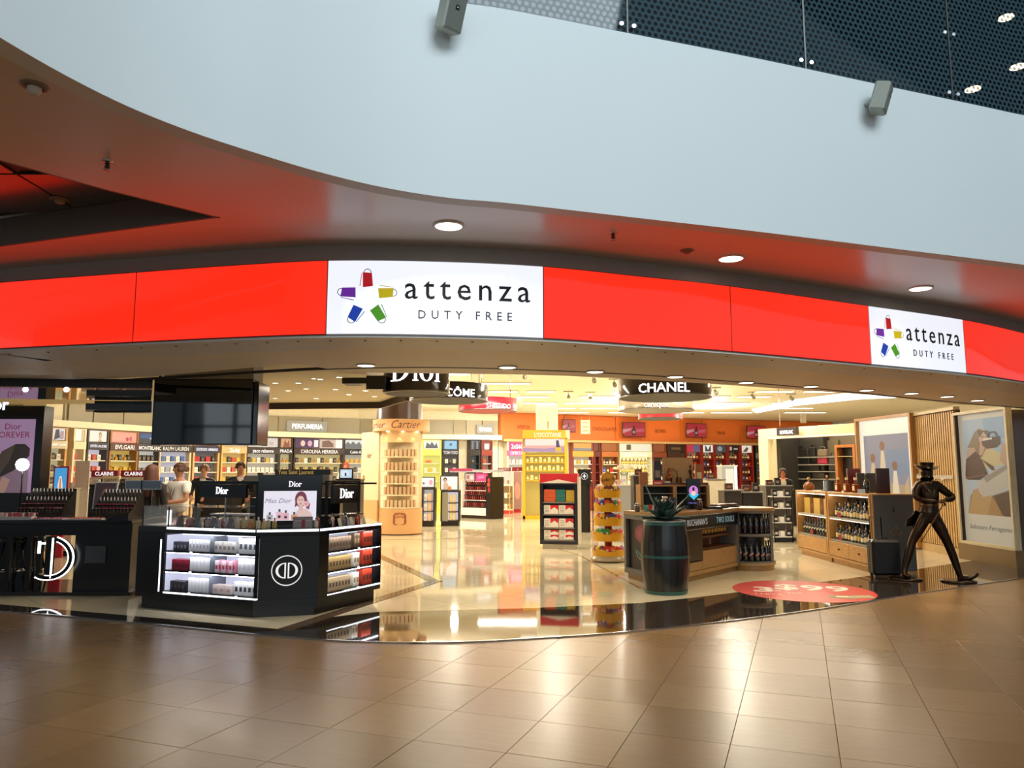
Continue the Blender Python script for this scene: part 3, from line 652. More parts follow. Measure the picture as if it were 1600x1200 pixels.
# ================================================================ ROUND HANGING SIGNS
def ring(name, lb, px0, px1, py, zb, h, mat, txt=None, tcol=None, tsize=.2, taz=0.0, inner=None, rods=True, cap=None, sx=1.0, sub=None, spacing=1.0, az=None):
    D = (zb - EYE) * F / (740 - py - 2); x0 = (px0 - 800) / F * D; x1 = (px1 - 800) / F * D; r = (x1 - x0) / 2; c = ((x0 + x1) / 2, D, zb)
    t = thing(name, lb, 'sign', c)
    MB().lathe([(r, 0), (r, h), (r - .03, h), (r - .03, 0), (r, 0)], 48).build('band', mat, t)
    MB().cyl(0, 0, -.004, .02, r - .02, 40).build('underside', inner or BLKM, t)
    MB().lathe([(r + .004, -.008), (r + .008, .012), (r - .03, .012), (r - .03, -.008), (r + .004, -.008)], 48).build('rim', M('#6a6460', .3, .8, var=0), t)
    for k in range(3):
        a = k * 2 * PI / 3 + .3; MB().tube([(math.cos(a) * r * .8, math.sin(a) * r * .8, h * .6), (math.cos(a) * r * .8, math.sin(a) * r * .8, ZSH - zb)], .008, 6).build('hanging_rod', CHR, t)
    a0 = math.atan2(c[0], c[1]) + taz
    def wrap(mb, start=0):
        def fn(x, y, z): a = x / r; rr = r + .008 - y; return (math.sin(a - a0) * rr, -math.cos(a - a0) * rr, z)
        return mb.xf(fn, start)
    if txt == 'DIOR': mb = dior(MB(), tsize, tcol, (0, 0, h * .22)); wrap(mb); mb.build('lettering', None, t)
    elif txt:
        mb = text_mb(txt, tsize, tcol, at=(0, 0, h * .07), sx=sx, spacing=spacing, off=.002); wrap(mb); mb.build('lettering', None, t)
    if sub: mb = text_mb(sub, tsize * .42, tcol, at=(.02, 0, h * .08), sx=sx, off=.001); wrap(mb); mb.build('lettering', None, t)
    return t, r
GLW = M('#ffffff', em=2.5)
ring('ring_sign', 'black ring-shaped hanging sign with glowing white capitals, right of centre', 968, 1112, 620, 3.0, .40, M('#241a14', .15), 'CHANEL', GLW, .23, .02, sx=1.05)
ring('ring_sign', 'grey-beige ring-shaped hanging sign directly below the black ring sign', 967, 1085, 640, 3.0, .24, M('#a3967c', .25), 'clinique', M('#fdf6e6', em=1.2), .17, 0, inner=M('#77705f', .4))
ring('ring_sign', 'small red ring-shaped hanging sign seen under the grey ring sign', 998, 1066, 653, 3.0, .22, M('#d8253a', .4), None)
ring('ring_sign', 'red ring-shaped hanging sign with white lettering left of centre', 716, 808, 641, 3.0, .27, M('#d51f33', .3), 'SHISEIDO', M('#fff4f4', em=1.4), .15, -.40, inner=M('#c01c2c', .4), sub='GINZA TOKYO', sx=.95)
ring('ring_sign', 'black ring-shaped hanging sign behind the large dark one, above the red ring sign', 640, 762, 625, 3.0, .30, M('#1d1613', .2), 'LANCÔME', GLW, .21, -.02)
t, r = ring('ring_sign', 'large dark curved hanging sign with tall white serif letters cut by the soffit', 598, 702, 613, 2.68, .55, M('#2e2018', .12), 'DIOR', GLW, .34, -.03)
MB().box(-.62, -.36, -.35, .1, .02, .20, ch=.005).build('side_screen', BLK, t); MB().box(-.95, -.62, -.30, 0, .10, .18, ch=.005).build('side_arm', BLK, t)
# brown pillar behind and copper-coloured curved trim below the dark sign
pc = P(620, 835, 19.9); t = thing('clad_pillar', 'dark brown clad pillar rising above the cream pillar stand', 'pillar', (pc.x - .12, 20.8, 0)); MB().lathe([(.62, 2.9), (.62, ZSH)], 36).build('cladding', M('#4a3320', .3, var=.15, scale=3), t)
MB().lathe([(.63, 2.98), (.66, 2.99), (.66, 3.05), (.63, 3.06)], 36).build('collar', M('#c98a55', .3), t)
# ================================================================ PRODUCTS
_PC = {}
def pbox(w, d, h, col, band=None, rough=.35, em=0):
    k = ('b', w, d, h, col, band, em)
    if k not in _PC:
        mb = MB().box(-w / 2 + .001, w / 2 - .001, 0, d, 0, h, ch=.002, mat=M(col, rough, var=.05, em=em))
        if band: mb.box(-w * .30, w * .30, -.001, .001, h * .28, h * .62, mat=M(band, .4, var=0))
        _PC[k] = mb.mesh('carton')
    return _PC[k]
def bottle(r, h, glass, label=None, cap='#1a1512', sh=.62, nk=.3, em=0, square=False, stripe=False):
    k = ('o', r, h, glass, label, cap, sh, nk, em, square, stripe)
    if k not in _PC:
        mb = MB(); g = M(glass, .06, var=.03, spec=.8, em=em, coat=.5); sg = 4 if square else 12
        rr = r * 1.3 if square else r
        mb.lathe([(rr * .94, 0), (rr, h * .02), (rr, h * sh * .92), (rr * .82, h * sh), (r * nk, h * (sh + .12)), (r * nk, h * .90)], sg, mat=g, smooth=not square, a0=PI / 4 if square else 0, a1=2 * PI + (PI / 4 if square else 0)) if not square else mb.box(-r, r, -r * .7, r * .7, 0, h * sh, ch=r * .18, mat=g)
        if square: mb.lathe([(r * nk, h * sh), (r * nk, h * .84)], 8, mat=g)
        mb.lathe([(r * nk * 1.25, h * .84), (r * nk * 1.25, h), (.0005, h)], 10, mat=M(cap, .3, var=0))
        if label:
            if square: mb.box(-r * .75, r * .75, -r * .7 - .001, -r * .7 + .002, h * .14, h * .46, mat=M(label, .5, var=0))
            elif stripe:
                n = 6
                for i in range(n):
                    a0 = PI + .35 + (PI - .7) * i / n; a1 = PI + .35 + (PI - .7) * (i + 1) / n; q = r * 1.012
                    z0 = h * (.22 + .16 * i / n); z1 = h * (.22 + .16 * (i + 1) / n)
                    mb.add([(q * math.cos(a0), q * math.sin(a0), z0), (q * math.cos(a1), q * math.sin(a1), z1), (q * math.cos(a1), q * math.sin(a1), z1 + h * .11), (q * math.cos(a0), q * math.sin(a0), z0 + h * .11)], [[0, 1, 2, 3]], mat=M(label, .5, var=0))
            else: mb.lathe([(r * 1.012, h * .14), (r * 1.012, h * .44)], 12, mat=M(label, .5, var=0), a0=PI, a1=2 * PI)
        _PC[k] = mb.mesh('bottle')
    return _PC[k]
ORD = ['leftmost', 'second from left', 'third from left', 'fourth from left', 'fifth from left', 'sixth from left', 'seventh from left', 'eighth from left', 'ninth from left', 'tenth from left', 'eleventh from left', 'twelfth from left']
def fit(*a):
    out = a[0]
    for x in a[1:]:
        if x and len((out + ' ' + x).split()) <= 16: out = out + ', ' + x
    return out
def row(fr, x0, x1, y, z, items, name, label, cat, group, gap=.002, jit=0.0, n=None):
    """stand a row of single things on a shelf; items = list of (mesh, width) cycled"""
    x = x0; i = 0; out = []
    while True:
        it_ = items[i % len(items)]; me, w_ = it_[:2]; lab_ = it_[2] if len(it_) > 2 else label
        if x + w_ > x1 + 1e-4 or (n and i >= n): break
        p = fr.p(x + w_ / 2, y + R.uniform(0, jit), z)
        out.append(inst(me, name, p, fr.rz, fit(lab_, ORD[i] if i < 12 else 'in the right half of the row'), cat, group)); x += w_ + gap; i += 1
    return out
def panel_text(par, body, size, col, x, y, z, em=0, sx=1.0, spacing=1.0, shear=0, off=0.001, name='lettering', align='CENTER'):
    return text_mb(body, size, M(col, .4, em=em), at=(x, y, z), sx=sx, spacing=spacing, shear=shear, off=off, ext=.002, align=align).build(name, None, par)
# ================================================================ BLACK PERFUME ISLAND
B0, B1, B2, B3 = Vector((-4.52, 9.28, 0)), Vector((-2.87, 8.60, 0)), Vector((-2.20, 8.78, 0)), Vector((-1.68, 9.85, 0)); B4, B5, B6 = Vector((-2.1, 11.0, 0)), Vector((-4.3, 11.3, 0)), Vector((-5.0, 10.4, 0))
cen = Vector((-3.3, 10.0, 0)); HT = .975
isl = thing('perfume_island', 'large black faceted perfume counter with lit shelves and a round white emblem', 'counter', (0, 0, 0))
def inset(pts, d): return [p + (cen - p).normalized() * d for p in pts]
bp = [B0, B1, B2, B3, B4, B5, B6]
MB().prism([(p.x, p.y) for p in inset(bp, .08)], .004, .16).build('plinth', M('#0d0b0a', .3), isl)
fL, fC, fR = Fr(B0, B1), Fr(B1, B2), Fr(B2, B3)
nL0, nL1 = fL.hit(257, 880)[0], fL.hit(402, 880)[0]; nR0, nR1 = fR.hit(513, 880)[0], fR.hit(595, 880)[0]
core = [B0 - fL.n * -.30, B1 + fL.n * .30 + Vector((.02, .05, 0)), B2 + Vector((-.22, .22, 0)), B3 - Vector((.32, .0, 0)), B4, B5, B6]
MB().prism([(p.x, p.y) for p in [B0 + fL.n * .30 + fL.u * .0, B0 + fL.u * nL1 + fL.n * .30, B0 + fL.u * nL1 + fL.n * .30 + fL.u * .02, B2 + fR.u * nR0 + fR.n * .30, B3 + fR.n * .30, B4, B5, B6]], .16, HT - .05).build('body', M('#0b0b0c', .3), isl)
MB().prism([(p.x, p.y) for p in bp], HT - .075, HT).build('worktop', M('#111112', .12), isl)
MB().prism([(p.x, p.y) for p in bp], .15, .205).build('base_slab', M('#0c0c0d', .3), isl)
def face_part(fr, name, mat, x0, x1, y0, y1, z0, z1, ch=0, par=isl, **k):
    o = MB().box(x0, x1, y0, y1, z0, z1, ch=ch).build(name, mat, par); o.location = fr.o; o.rotation_euler = (0, 0, fr.rz); return o
bw = M('#0e0e0f', .22)
face_part(fL, 'side_post', bw, 0, nL0 - .01, 0, .30, .2, HT - .07); face_part(fL, 'side_post', bw, nL1, fL.L, 0, .30, .2, HT - .07)
face_part(fC, 'front_panel', bw, 0, fC.L, 0, .02, .2, HT - .07); face_part(fR, 'side_post', bw, 0, nR0, 0, .30, .2, HT - .07); face_part(fR, 'side_post', bw, nR1, fR.L, 0, .30, .2, HT - .07)
lw = M('#c9cbe2', .5, em=.8)  # niche panels are no lamps; their lit look is emission in the material
face_part(fL, 'back_panel', lw, nL0, nL1, .27, .29, .2, HT - .1); face_part(fR, 'back_panel', M('#c0c2d4', .5, em=.5), nR0, nR1, .27, .29, .2, HT - .1)
wl = M('#f4f7ff', em=3.2)
for fr, a, b, nm in ((fL, fL.hit(262, 820)[0], fL.L - .01, 'l'), (fC, .01, fC.L - .01, 'c'), (fR, .01, fR.L - .01, 'r')):
    face_part(fr, 'light_strip', wl, a, b, -.012, .02, HT - .028, HT - .004)
face_part(fL, 'light_strip', wl, nL0, nL1, .0, .03, .205, .222); face_part(fR, 'light_strip', wl, nR0 + .3, nR1, .0, .03, .205, .222)
xs_ = fL.hit(254, 880)[0]; face_part(fL, 'light_strip', M('#f4f7ff', em=2.2), xs_ - .045, xs_ - .03, -.006, .004, .22, HT - .15)
face_part(fL, 'light_strip', M('#eef2ff', em=2), nL0, nL1, .25, .27, HT - .11, HT - .09); face_part(fR, 'light_strip', M('#eef2ff', em=2), nR0, nR1, .25, .27, HT - .11, HT - .09)
for fr, a, b in ((fL, nL0, nL1), (fR, nR0, nR1)):
    face_part(fr, 'niche_lining', lw, a, a + .004, .02, .27, .2, HT - .1); face_part(fr, 'niche_lining', lw, b - .004, b, .02, .27, .2, HT - .1)
    for z in (.44, .665, HT - .10):
        l = bpy.data.lights.new('shelf_fill', 'AREA'); l.shape = 'RECTANGLE'; l.size = (b - a) * .95; l.size_y = .02; l.energy = 2.2; l.color = (.92, .94, 1); lo = bpy.data.objects.new('shelf_fill', l); C.objects.link(lo)  # added fill light per shelf, only to brighten the goods
        lo.location = fr.p((a + b) / 2, .015, z); lo.rotation_euler = (math.radians(50), 0, fr.rz)
shl = [.235, .475, .70]
tagm = M('#ffffff', .4, em=1.5)
for z in shl:
    for fr, a, b in ((fL, nL0, (nL0 + nL1) / 2 - .004), (fL, (nL0 + nL1) / 2 + .004, nL1), (fR, nR0, nR1)):
        s_ = face_part(fr, 'shelf', M('#101011', .2), a, b, .005, .27, z - .022, z)
        MB().box(a + .01, b - .01, .012, .022, z - .030, z - .023).build('glow_strip', M('#eef2ff', em=13), s_)  # glowing strip added under the shelf because the goods came out dark
        s2 = MB().box((a + b) / 2 + .04, (a + b) / 2 + .075, -.001, .005, z - .02, z - .002).build('price_tag', tagm, s_)
face_part(fL, 'divider', M('#6f7480', .2), (nL0 + nL1) / 2 - .003, (nL0 + nL1) / 2 + .003, .01, .27, .2, HT - .1)
# emblem: ring and two mirrored letters
ex, ez = fC.hit(460, 891); ex = fC.L / 2; mb = MB()
n = 40; r1, r2 = .168, .158
for i in range(n):
    a0, a1 = 2 * PI * i / n, 2 * PI * (i + 1) / n
    mb.add([(ex + math.cos(a) * r, yy, ez + math.sin(a) * r) for yy in (-.008, 0) for a, r in ((a0, r1), (a1, r1), (a1, r2), (a0, r2))], [[0, 3, 2, 1], [0, 1, 5, 4], [2, 3, 7, 6]])
def dee(mb, x, z, h, wd, flip=1, dep=.01, mat=None):
    pol = []; q = []
    def ad(poly):
        vs = [(x + flip * px_, -dep, z + pz_) for px_, pz_ in poly] + [(x + flip * px_, 0, z + pz_) for px_, pz_ in poly]; n_ = len(poly)
        mb.add(vs, [list(range(n_)) if flip > 0 else list(range(n_))[::-1]] + [[i, (i + 1) % n_, n_ + (i + 1) % n_, n_ + i] for i in range(n_)], mat=mat)
    t_ = wd * .16; th = h * .055
    ad([(-t_ / 2, -h / 2), (t_ / 2, -h / 2), (t_ / 2, h / 2), (-t_ / 2, h / 2)])
    o_ = arc(t_ * .2, 0, wd, h / 2, -90, 90, 14); i_ = arc(t_ * .2, 0, wd * .72, h / 2 - th, -90, 90, 14)
    for k in range(14): ad([o_[k], o_[k + 1], i_[k + 1], i_[k]][::1])
lm_ = M('#f2f2ef', .3, em=.9)
k0 = len(mb.v)
dee(mb, ex + .018, ez, .17, .10, 1); dee(mb, ex - .018, ez, .17, .10, -1)
o = mb.build('emblem', lm_, isl); o.location = fC.o; o.rotation_euler = (0, 0, fC.rz)
# glass vitrine on the left end
va, vb = fL.hit(222, 800)[0], fL.hit(262, 800)[0]
vt = thing('glass_vitrine', 'small glass display box at the left end of the black perfume island', 'display case', fL.p(va, .02, HT), fL.rz)
MB().box(0, vb - va, 0, .5, 0, .012).build('base_tray', WHT, vt); MB().box(.0, .006, 0, .5, .012, .23).box(vb - va - .006, vb - va, 0, .5, .012, .23).box(.006, vb - va - .006, 0, .006, .012, .23).build('glass_sides', GLASS, vt)
MB().box(-.004, vb - va + .9, -.004, .5, .23, .238).build('glass_top', M('#aab0b2', .03, alpha=.35, var=0), vt)
for x in (0, vb - va): MB().box(x - .006, x + .006, -.006, .006, 0, .23).build('corner_post', BLK, vt)
MB().box(vb - va - .05, vb - va - .02, .02, .06, .02, .19).build('light_bar', M('#ffffff', em=2.0), vt)
# goods in the lit shelves
g1 = 'cartons in the lit left shelves of the black island'
mid = (nL0 + nL1) / 2
def seg(fr, a, b, z, items, lab, grp, d=.05, n=None): return row(fr, a, b, d, z, items, 'perfume_carton', lab, 'perfume box', grp, gap=.003, n=n)
top, mi_, bo = shl[2], shl[1], shl[0]
dk = (pbox(.05, .10, .10, '#3c3c46', '#777b88'), .05); wh = (pbox(.05, .1, .13, '#dcdce2', '#a9abb5'), .05); wt = (pbox(.052, .1, .155, '#d6d6da'), .052); ml = (pbox(.06, .1, .12, '#cfc9c6', '#8d8384'), .06); rd = (pbox(.05, .1, .12, '#7a1228', '#4a0a18'), .05)
a = nL0 + .07
seg(fL, a, a + .21, top, [dk], 'dark grey perfume carton on the top left lit shelf', g1); seg(fL, a + .24, mid - .01, top, [wh], 'pale grey perfume carton with a band, top left lit shelf', g1)
seg(fL, mid + .01, mid + .34, top, [ml], 'beige-grey perfume carton left of the tall white ones, top right lit shelf', g1); seg(fL, mid + .37, nL1 - .01, top, [(pbox(.065, .1, .17, '#dadadf', '#55585f'), .065)], 'tall white perfume carton at the right end of the top lit shelf', g1)
seg(fL, a - .01, a + .26, mi_, [rd], 'dark crimson perfume carton on the middle left lit shelf', g1); seg(fL, a + .27, mid - .01, mi_, [wt], 'white perfume carton beside the crimson ones, middle left lit shelf', g1)
seg(fL, mid + .03, mid + .34, mi_, [(pbox(.055, .1, .13, '#d9d3d6', '#b5475c'), .055), (pbox(.04, .06, .14, '#d98aa0', '#b02548'), .04)], 'white or rose carton with pink print, middle right lit shelf', g1); seg(fL, mid + .37, nL1 - .01, mi_, [(pbox(.06, .1, .17, '#dcdce1', '#c2c2c9'), .06)], 'tall white perfume carton at the right end of the middle lit shelf', g1)
seg(fL, a - .02, a + .24, bo, [(pbox(.055, .1, .11, '#2f2b30', '#4b454c'), .055)], 'near-black perfume carton on the bottom left lit shelf', g1); seg(fL, a + .26, mid - .01, bo, [wt], 'white perfume carton beside the near-black ones, bottom left lit shelf', g1)
seg(fL, mid + .01, mid + .30, bo, [(pbox(.09, .1, .10, '#d8c8c4', '#c29f9c'), .09)], 'low rosy-beige carton on the bottom right lit shelf', g1); seg(fL, mid + .33, nL1 - .01, bo, [(pbox(.06, .1, .15, '#e0dfe2', '#3c3c42'), .06)], 'white carton with a dark mark, right end of the bottom lit shelf', g1)
g2 = 'cartons in the lit right shelves of the black island'
Lr = nR1 - nR0
for z, l3, lab3 in ((top, '#7e6a58', 'brown glossy cylinder box on the top shelf, right side of the island'), (mi_, '#9c8050', 'gold-tan perfume carton on the middle shelf, right side of the island'), (bo, '#a08a6a', 'tan perfume carton on the bottom shelf, right side of the island')):
    seg(fR, nR0 + .02, nR0 + Lr * .50, z, [(pbox(.055, .1, .15, l3, '#4c3a2a'), .055)], lab3, g2)
    if z != top: seg(fR, nR0 + Lr * .52, nR0 + Lr * .68, z, [(pbox(.055, .1, .16, '#d9d2c6', '#8a7a50'), .055)], 'white and gold carton between tan and red ones, %s shelf at right' % ('middle' if z == mi_ else 'bottom'), g2)
    else: seg(fR, nR0 + Lr * .52, nR0 + Lr * .68, z, [(pbox(.055, .1, .17, '#5a4a38', '#a89060'), .055)], 'dark gold carton beside the red ones, top shelf at right', g2)
    seg(fR, nR0 + Lr * .70, nR1 - .06, z, [(pbox(.062, .1, .18, '#a8331f', '#3a1512'), .062)], 'red carton at the far end of the %s shelf, right side of the island' % {top: 'top', mi_: 'middle', bo: 'bottom'}[z], g2)
# headers and lightboxes standing on the island
def header(fr, px0, px1, py0, py1, dep, lab, posts=True, em='#ffffff', size=None, boxcol='#0b0b0c', grp=None):
    x0, z0 = fr.hit(px0, py1, dep); x1, z1 = fr.hit(px1, py0, dep); p = fr.p(x0, dep, 0); t = thing('tester_shelf', lab, 'display stand', fr.p(x0, dep, HT), fr.rz, grp)
    w_ = x1 - x0; z0 -= HT; z1 -= HT
    MB().box(0, w_, 0, .05, z0, z1, ch=.004).build('name_board', M(boxcol, .15), t)
    dior(MB(), size or (z1 - z0) * .52, M(em, em=2.2), (w_ / 2, -.004, z0 + (z1 - z0) * .28)).build('lettering', None, t)
    return t, w_, z0, z1
t, w_, z0, z1 = header(fL, 311, 384, 757, 777, .42, 'black tester shelf with white lettering over the small bottles, island left')
MB().box(-.13, w_ + .14, .06, .10, z1 + .01, z1 + .04).build('top_rail', BLK, t)
for x in (-.12, w_ + .12): MB().box(x - .012, x + .012, .06, .09, 0, z1 + .02).build('post', BLK, t)
for x in (.14,): MB().box(x - .006, x + .006, .30, .32, 0, z1).build('thin_post', CHR, t)
for z, dd in ((.12, .30), (.06, .16)): MB().box(-.1, w_ + .1, dd, dd + .22, z - .02, z).build('tester_step', M('#c9ccd2', .15, em=.12), t)
# centre lit poster with tall black back
xc0, zc0 = fC.hit(411, 814, .30); xc1, zc1 = fC.hit(495, 767, .30)
t = thing('lit_poster', 'backlit perfume poster of a woman beside pink bottles, at the island centre', 'poster', fC.p(xc0, .30, HT), fC.rz); W_ = xc1 - xc0; H_ = zc1 - HT; z0 = max(.02, zc0 - HT)
MB().box(-.07, W_ + .06, .02, .10, 0, H_ + .19, ch=.005).build('frame', M('#09090a', .15), t)
pw = MB(); pw.box(0, W_, 0, .02, z0, H_, mat=M('#e6e2ee', .3, em=.95))
def pp(mb, pts, col, lay=1, em=.8, W=W_, H=None, z_=z0, y0=0):
    H = H or (H_ - z0); q = [(x * W, -.0006 * lay + y0, z_ + y * H) for x, y in pts]
    ar = sum(q[i][0] * q[(i + 1) % len(q)][2] - q[(i + 1) % len(q)][0] * q[i][2] for i in range(len(q)))
    if ar < 0: q = q[::-1]
    mb.add(q, [list(range(len(q)))], mat=M(col, .4, em=em) if em else M(col, .5, var=0))
def ell(cx, cy, rx, ry, n=16, a0=0, a1=360): return [(cx + rx * math.cos(math.radians(a0 + (a1 - a0) * i / n)), cy + ry * math.sin(math.radians(a0 + (a1 - a0) * i / n))) for i in range(n)]
pp(pw, [(.55, 0), (.60, .25), (.66, .38), (.80, .40), (.90, .25), (.95, 0)], '#eac9c4', 1)
pp(pw, ell(.70, .72, .115, .27), '#7c3f4e', 2); pp(pw, [(.60, .70), (.585, .45), (.63, .50)], '#7c3f4e', 2); pp(pw, [(.80, .75), (.88, .55), (.86, .36), (.80, .42)], '#8e4f63', 2)
pp(pw, [(.665, .35), (.67, .55), (.74, .55), (.745, .35)], '#e8bcb0', 3); pp(pw, ell(.695, .66, .072, .175), '#efc9bd', 4)
pp(pw, ell(.668, .70, .016, .014, 8), '#4a2b35', 5); pp(pw, ell(.722, .70, .016, .014, 8), '#4a2b35', 5); pp(pw, ell(.696, .56, .024, .018, 8), '#c2364c', 5); pp(pw, [(.69, .69), (.70, .61), (.705, .61), (.70, .69)], '#d8a698', 5)
pp(pw, ell(.80, .56, .06, .10, 12), '#f3c3cc', 5); pp(pw, ell(.80, .56, .03, .05, 10), '#e898a8', 6)
for x, c_, hh in ((.06, '#b7b4b8', .20), (.36, '#e9b6c4', .26), (.24, '#eec2cc', .30), (.52, '#dd9f80', .20)):
    pp(pw, [(x, .02), (x + .12, .02), (x + .12, hh), (x, hh)], c_, 2); pp(pw, [(x + .04, hh), (x + .08, hh), (x + .08, hh + .09), (x + .04, hh + .09)], '#5a5560', 3)
    pp(pw, [(x + .035, hh * .3), (x + .085, hh * .3), (x + .085, hh * .6), (x + .035, hh * .6)], '#3d3540', 4)
pw.build('backlit_print', None, t)
text_mb('Miss Dior', .075, M('#8d93a8', em=.5), at=(W_ * .26, -.004, z0 + (H_ - z0) * .60), shear=.35, ext=.0005).build('lettering', None, t)
dior(MB(), .065, M('#f3e9ff', em=2.4), (W_ * .58, .014, H_ + .05)).build('lettering', None, t)
# grey boxed set in front of the poster
bx0, bz0 = fC.hit(479, 818, .08); o = MB().box(0, .22, 0, .12, 0, .13, ch=.004, mat=M('#8b8186', .35)).box(.095, .135, -.002, 0, .01, .10, mat=M('#8a2238', .4)).box(.02, .20, -.001, 0, .085, .095, mat=M('#b9aeb2', .4)).build('gift_box')
o.location = fC.p(fC.L - .30, .06, HT); o.rotation_euler = (0, 0, fC.rz); T(o, 'grey gift box with a crimson ribbon mark in front of the lit poster', 'box')
t, w_, z0, z1 = header(fR, 521, 561, 757, 787, .35, 'black tester shelf with lettering above dark bottles, island right')
MB().box(-.10, w_ + .06, .02, .06, z1 + .03, z1 + .055).build('top_rail', BLK, t)
for x in (-.09, w_ + .05): MB().box(x - .012, x + .012, .02, .05, 0, z1 + .03).build('post', BLK, t)
MB().box(-.09, w_ + .05, -.05, .15, .10, .115).build('tester_step', CHR, t)
# upper rear header block of the island
rb = Fr(P(403, 755, 10.3), P(520, 755, 10.3)); t = thing('rear_display', 'tall black display behind the lit poster with two rows of lettering', 'display stand', rb.p(0, 0, HT), rb.rz)
zz = lambda py: zat(py, 10.3) - HT
Lw = rb.L
MB().box(-.95, Lw + .55, .2, .26, zz(757), zz(754)).build('top_rail', BLK, t)
MB().box(rb.hit(424, 750)[0], rb.hit(475, 750)[0], 0, .2, .3, zz(742), ch=.004).build('name_board', BLK, t)
MB().box(rb.hit(381, 750)[0], rb.hit(423, 750)[0], .02, .2, zz(755), zz(743), ch=.003).build('beige_box', M('#a89f90', .5), t); MB().box(rb.hit(476, 750)[0], rb.hit(514, 750)[0], .02, .2, zz(755), zz(742), ch=.003).build('beige_box', M('#a89f90', .5), t)
dior(MB(), .075, M('#ffffff', em=2), (rb.hit(449, 750)[0], -.006, zz(752.5))).build('lettering', None, t)
y2 = MB().box(rb.hit(408, 738)[0], rb.hit(500, 738)[0], .6, .75, zz(755), zz(733)).build('rear_board', M('#100d0b', .3), t); text_mb('Yves Saint Laurent', .09, M('#c9a45a', em=.7), at=(rb.hit(443, 738)[0], .59, zz(741)), sx=.75).build('lettering', None, y2)
MB().box(-.1, Lw + .1, .02, .2, 0, .30).build('lower_cabinet', M('#0a0a0b', .3), t)
# testers on the counter
tg = 'tester bottles on the black perfume island'
cols = [('#e9a9b6', '#e8e0e2'), ('#d9b3a4', '#1a1a1c'), ('#e6cfd3', '#c9c9cc'), ('#7c1f33', '#15131a'), ('#e2c27c', '#caa24c'), ('#efe6c8', '#d9d9d4'), ('#e08c4c', '#d8b060'), ('#cfd5d9', '#20222a')]
names = ['pink', 'blush pink, black-capped', 'pale rose', 'dark red', 'golden', 'clear champagne', 'amber orange', 'clear grey, dark-capped']
for k in range(30):
    c_ = cols[[0, 1, 0, 3, 7, 2, 0, 7, 2, 5, 5, 4, 6, 5, 4][k % 15]]; q = cols.index(c_)
    x = nL0 + .02 + (nL1 - nL0 - .06) * ((k % 15) / 14.0); y = .13 + (k // 15) * .17 + R.uniform(-.02, .02)
    hh = [.10, .13, .115][k % 3]
    inst(bottle(.024, hh, c_[0], None, c_[1], .68, .35, square=True), 'perfume_bottle', fL.p(x, y, HT + (.0 if k < 15 else .0)), fL.rz, fit('%s perfume tester on the left worktop, %s row' % (names[q], 'front' if k < 15 else 'rear'), ORD[k % 15] if k % 15 < 12 else 'near the lit poster'), 'perfume bottle', tg)
for k in range(4):
    x = fL.hit([275, 301, 327, 354][k], 815)[0]; o = MB().box(-.035, .035, 0, .006, 0, .12, ch=.001).build('price_card', M('#77757a', .3)); o.location = fL.p(x, .035, HT); o.rotation_euler = (-.22, .12, fL.rz)
    T(o, 'grey leaning card on the left worktop, %s' % ['first from the glass vitrine', 'second from the glass vitrine', 'third from the glass vitrine', 'nearest the lit poster'][k], 'card', 'leaning cards on the island worktop')
def ORDR(k): return ['first ', 'second ', 'third ', 'fourth ', 'fifth ', 'sixth ', 'seventh ', 'eighth ', 'ninth ', 'tenth ', 'eleventh ', 'twelfth '][k]
for k in range(12):
    c_ = [('#e3e3e6', '#202022'), ('#1e2026', '#111'), ('#9aa0a8', '#cfcfd2'), ('#b32d1f', '#1c1411')][(k * 3) % 4 if k < 9 else 3]
    x = .12 + k * .085; inst(bottle(.024, [.11, .15, .13][k % 3], c_[0], None, c_[1] if len(c_[1]) == 7 else '#111111', .66, .35, square=k % 2 == 0), 'perfume_bottle', fR.p(x, .16 + (k % 3) * .05, HT), fR.rz, ORDR(k) + '%s perfume tester on the right worktop of the island' % {'#e3e3e6': 'white', '#1e2026': 'black', '#9aa0a8': 'silver', '#b32d1f': 'red'}[c_[0]], 'perfume bottle', tg)
for k in range(3):
    x = fR.hit([537, 555, 574][k], 812)[0] if k < 3 else 0; o = MB().box(-.03, .03, 0, .006, 0, .10, ch=.001).build('price_card', M('#cfc6b4', .3)); o.location = fR.p(x, .04, HT); o.rotation_euler = (-.22, -.12, fR.rz)
    T(o, 'cream leaning card on the right worktop, %s' % ['nearest the lit poster', 'middle of three', 'last before the far end'][k], 'card', 'leaning cards on the island worktop')
# ================================================================ MAKE-UP COUNTER AT THE LEFT
DA = 10.3; mk0, mk1 = P(-40, 812, DA), P(206, 815, DA); fM = Fr(mk0, mk1)
MT = zat(813, DA)
mc = thing('makeup_counter', 'long black make-up counter at the far left with a large illuminated letter', 'counter', (mk0.x, mk0.y, 0), fM.rz)
MB().box(0, fM.L, 0, .9, MT - .05, MT, ch=.006).build('worktop', M('#101011', .1), mc); 
MB().box(0, fM.L + .0, .03, .85, MT - .20, MT - .05).build('drawer_front', M('#0d0d0e', .2), mc)
lx = fM.hit(116, 850)[0]; MB().box(lx, fM.L, .02, .85, .03, MT - .2).build('side_body', M('#0c0c0d', .25), mc)
MB().box(fM.hit(134, 850)[0], fM.hit(166, 850)[0], .0, .03, zat(880, DA), zat(853, DA), ch=.003).build('grey_panel', M('#4c4d52', .3), mc)
for px in (-20, 10, 42, 58): x = fM.hit(px, 850)[0]; MB().box(x - .03, x + .03, .05, .09, .03, MT - .2).build('leg', BLK, mc)
MB().box(-.3, fM.L + .1, -.12, 1.1, .006, .05).build('platform', M('#0e0c0b', .08), mc)
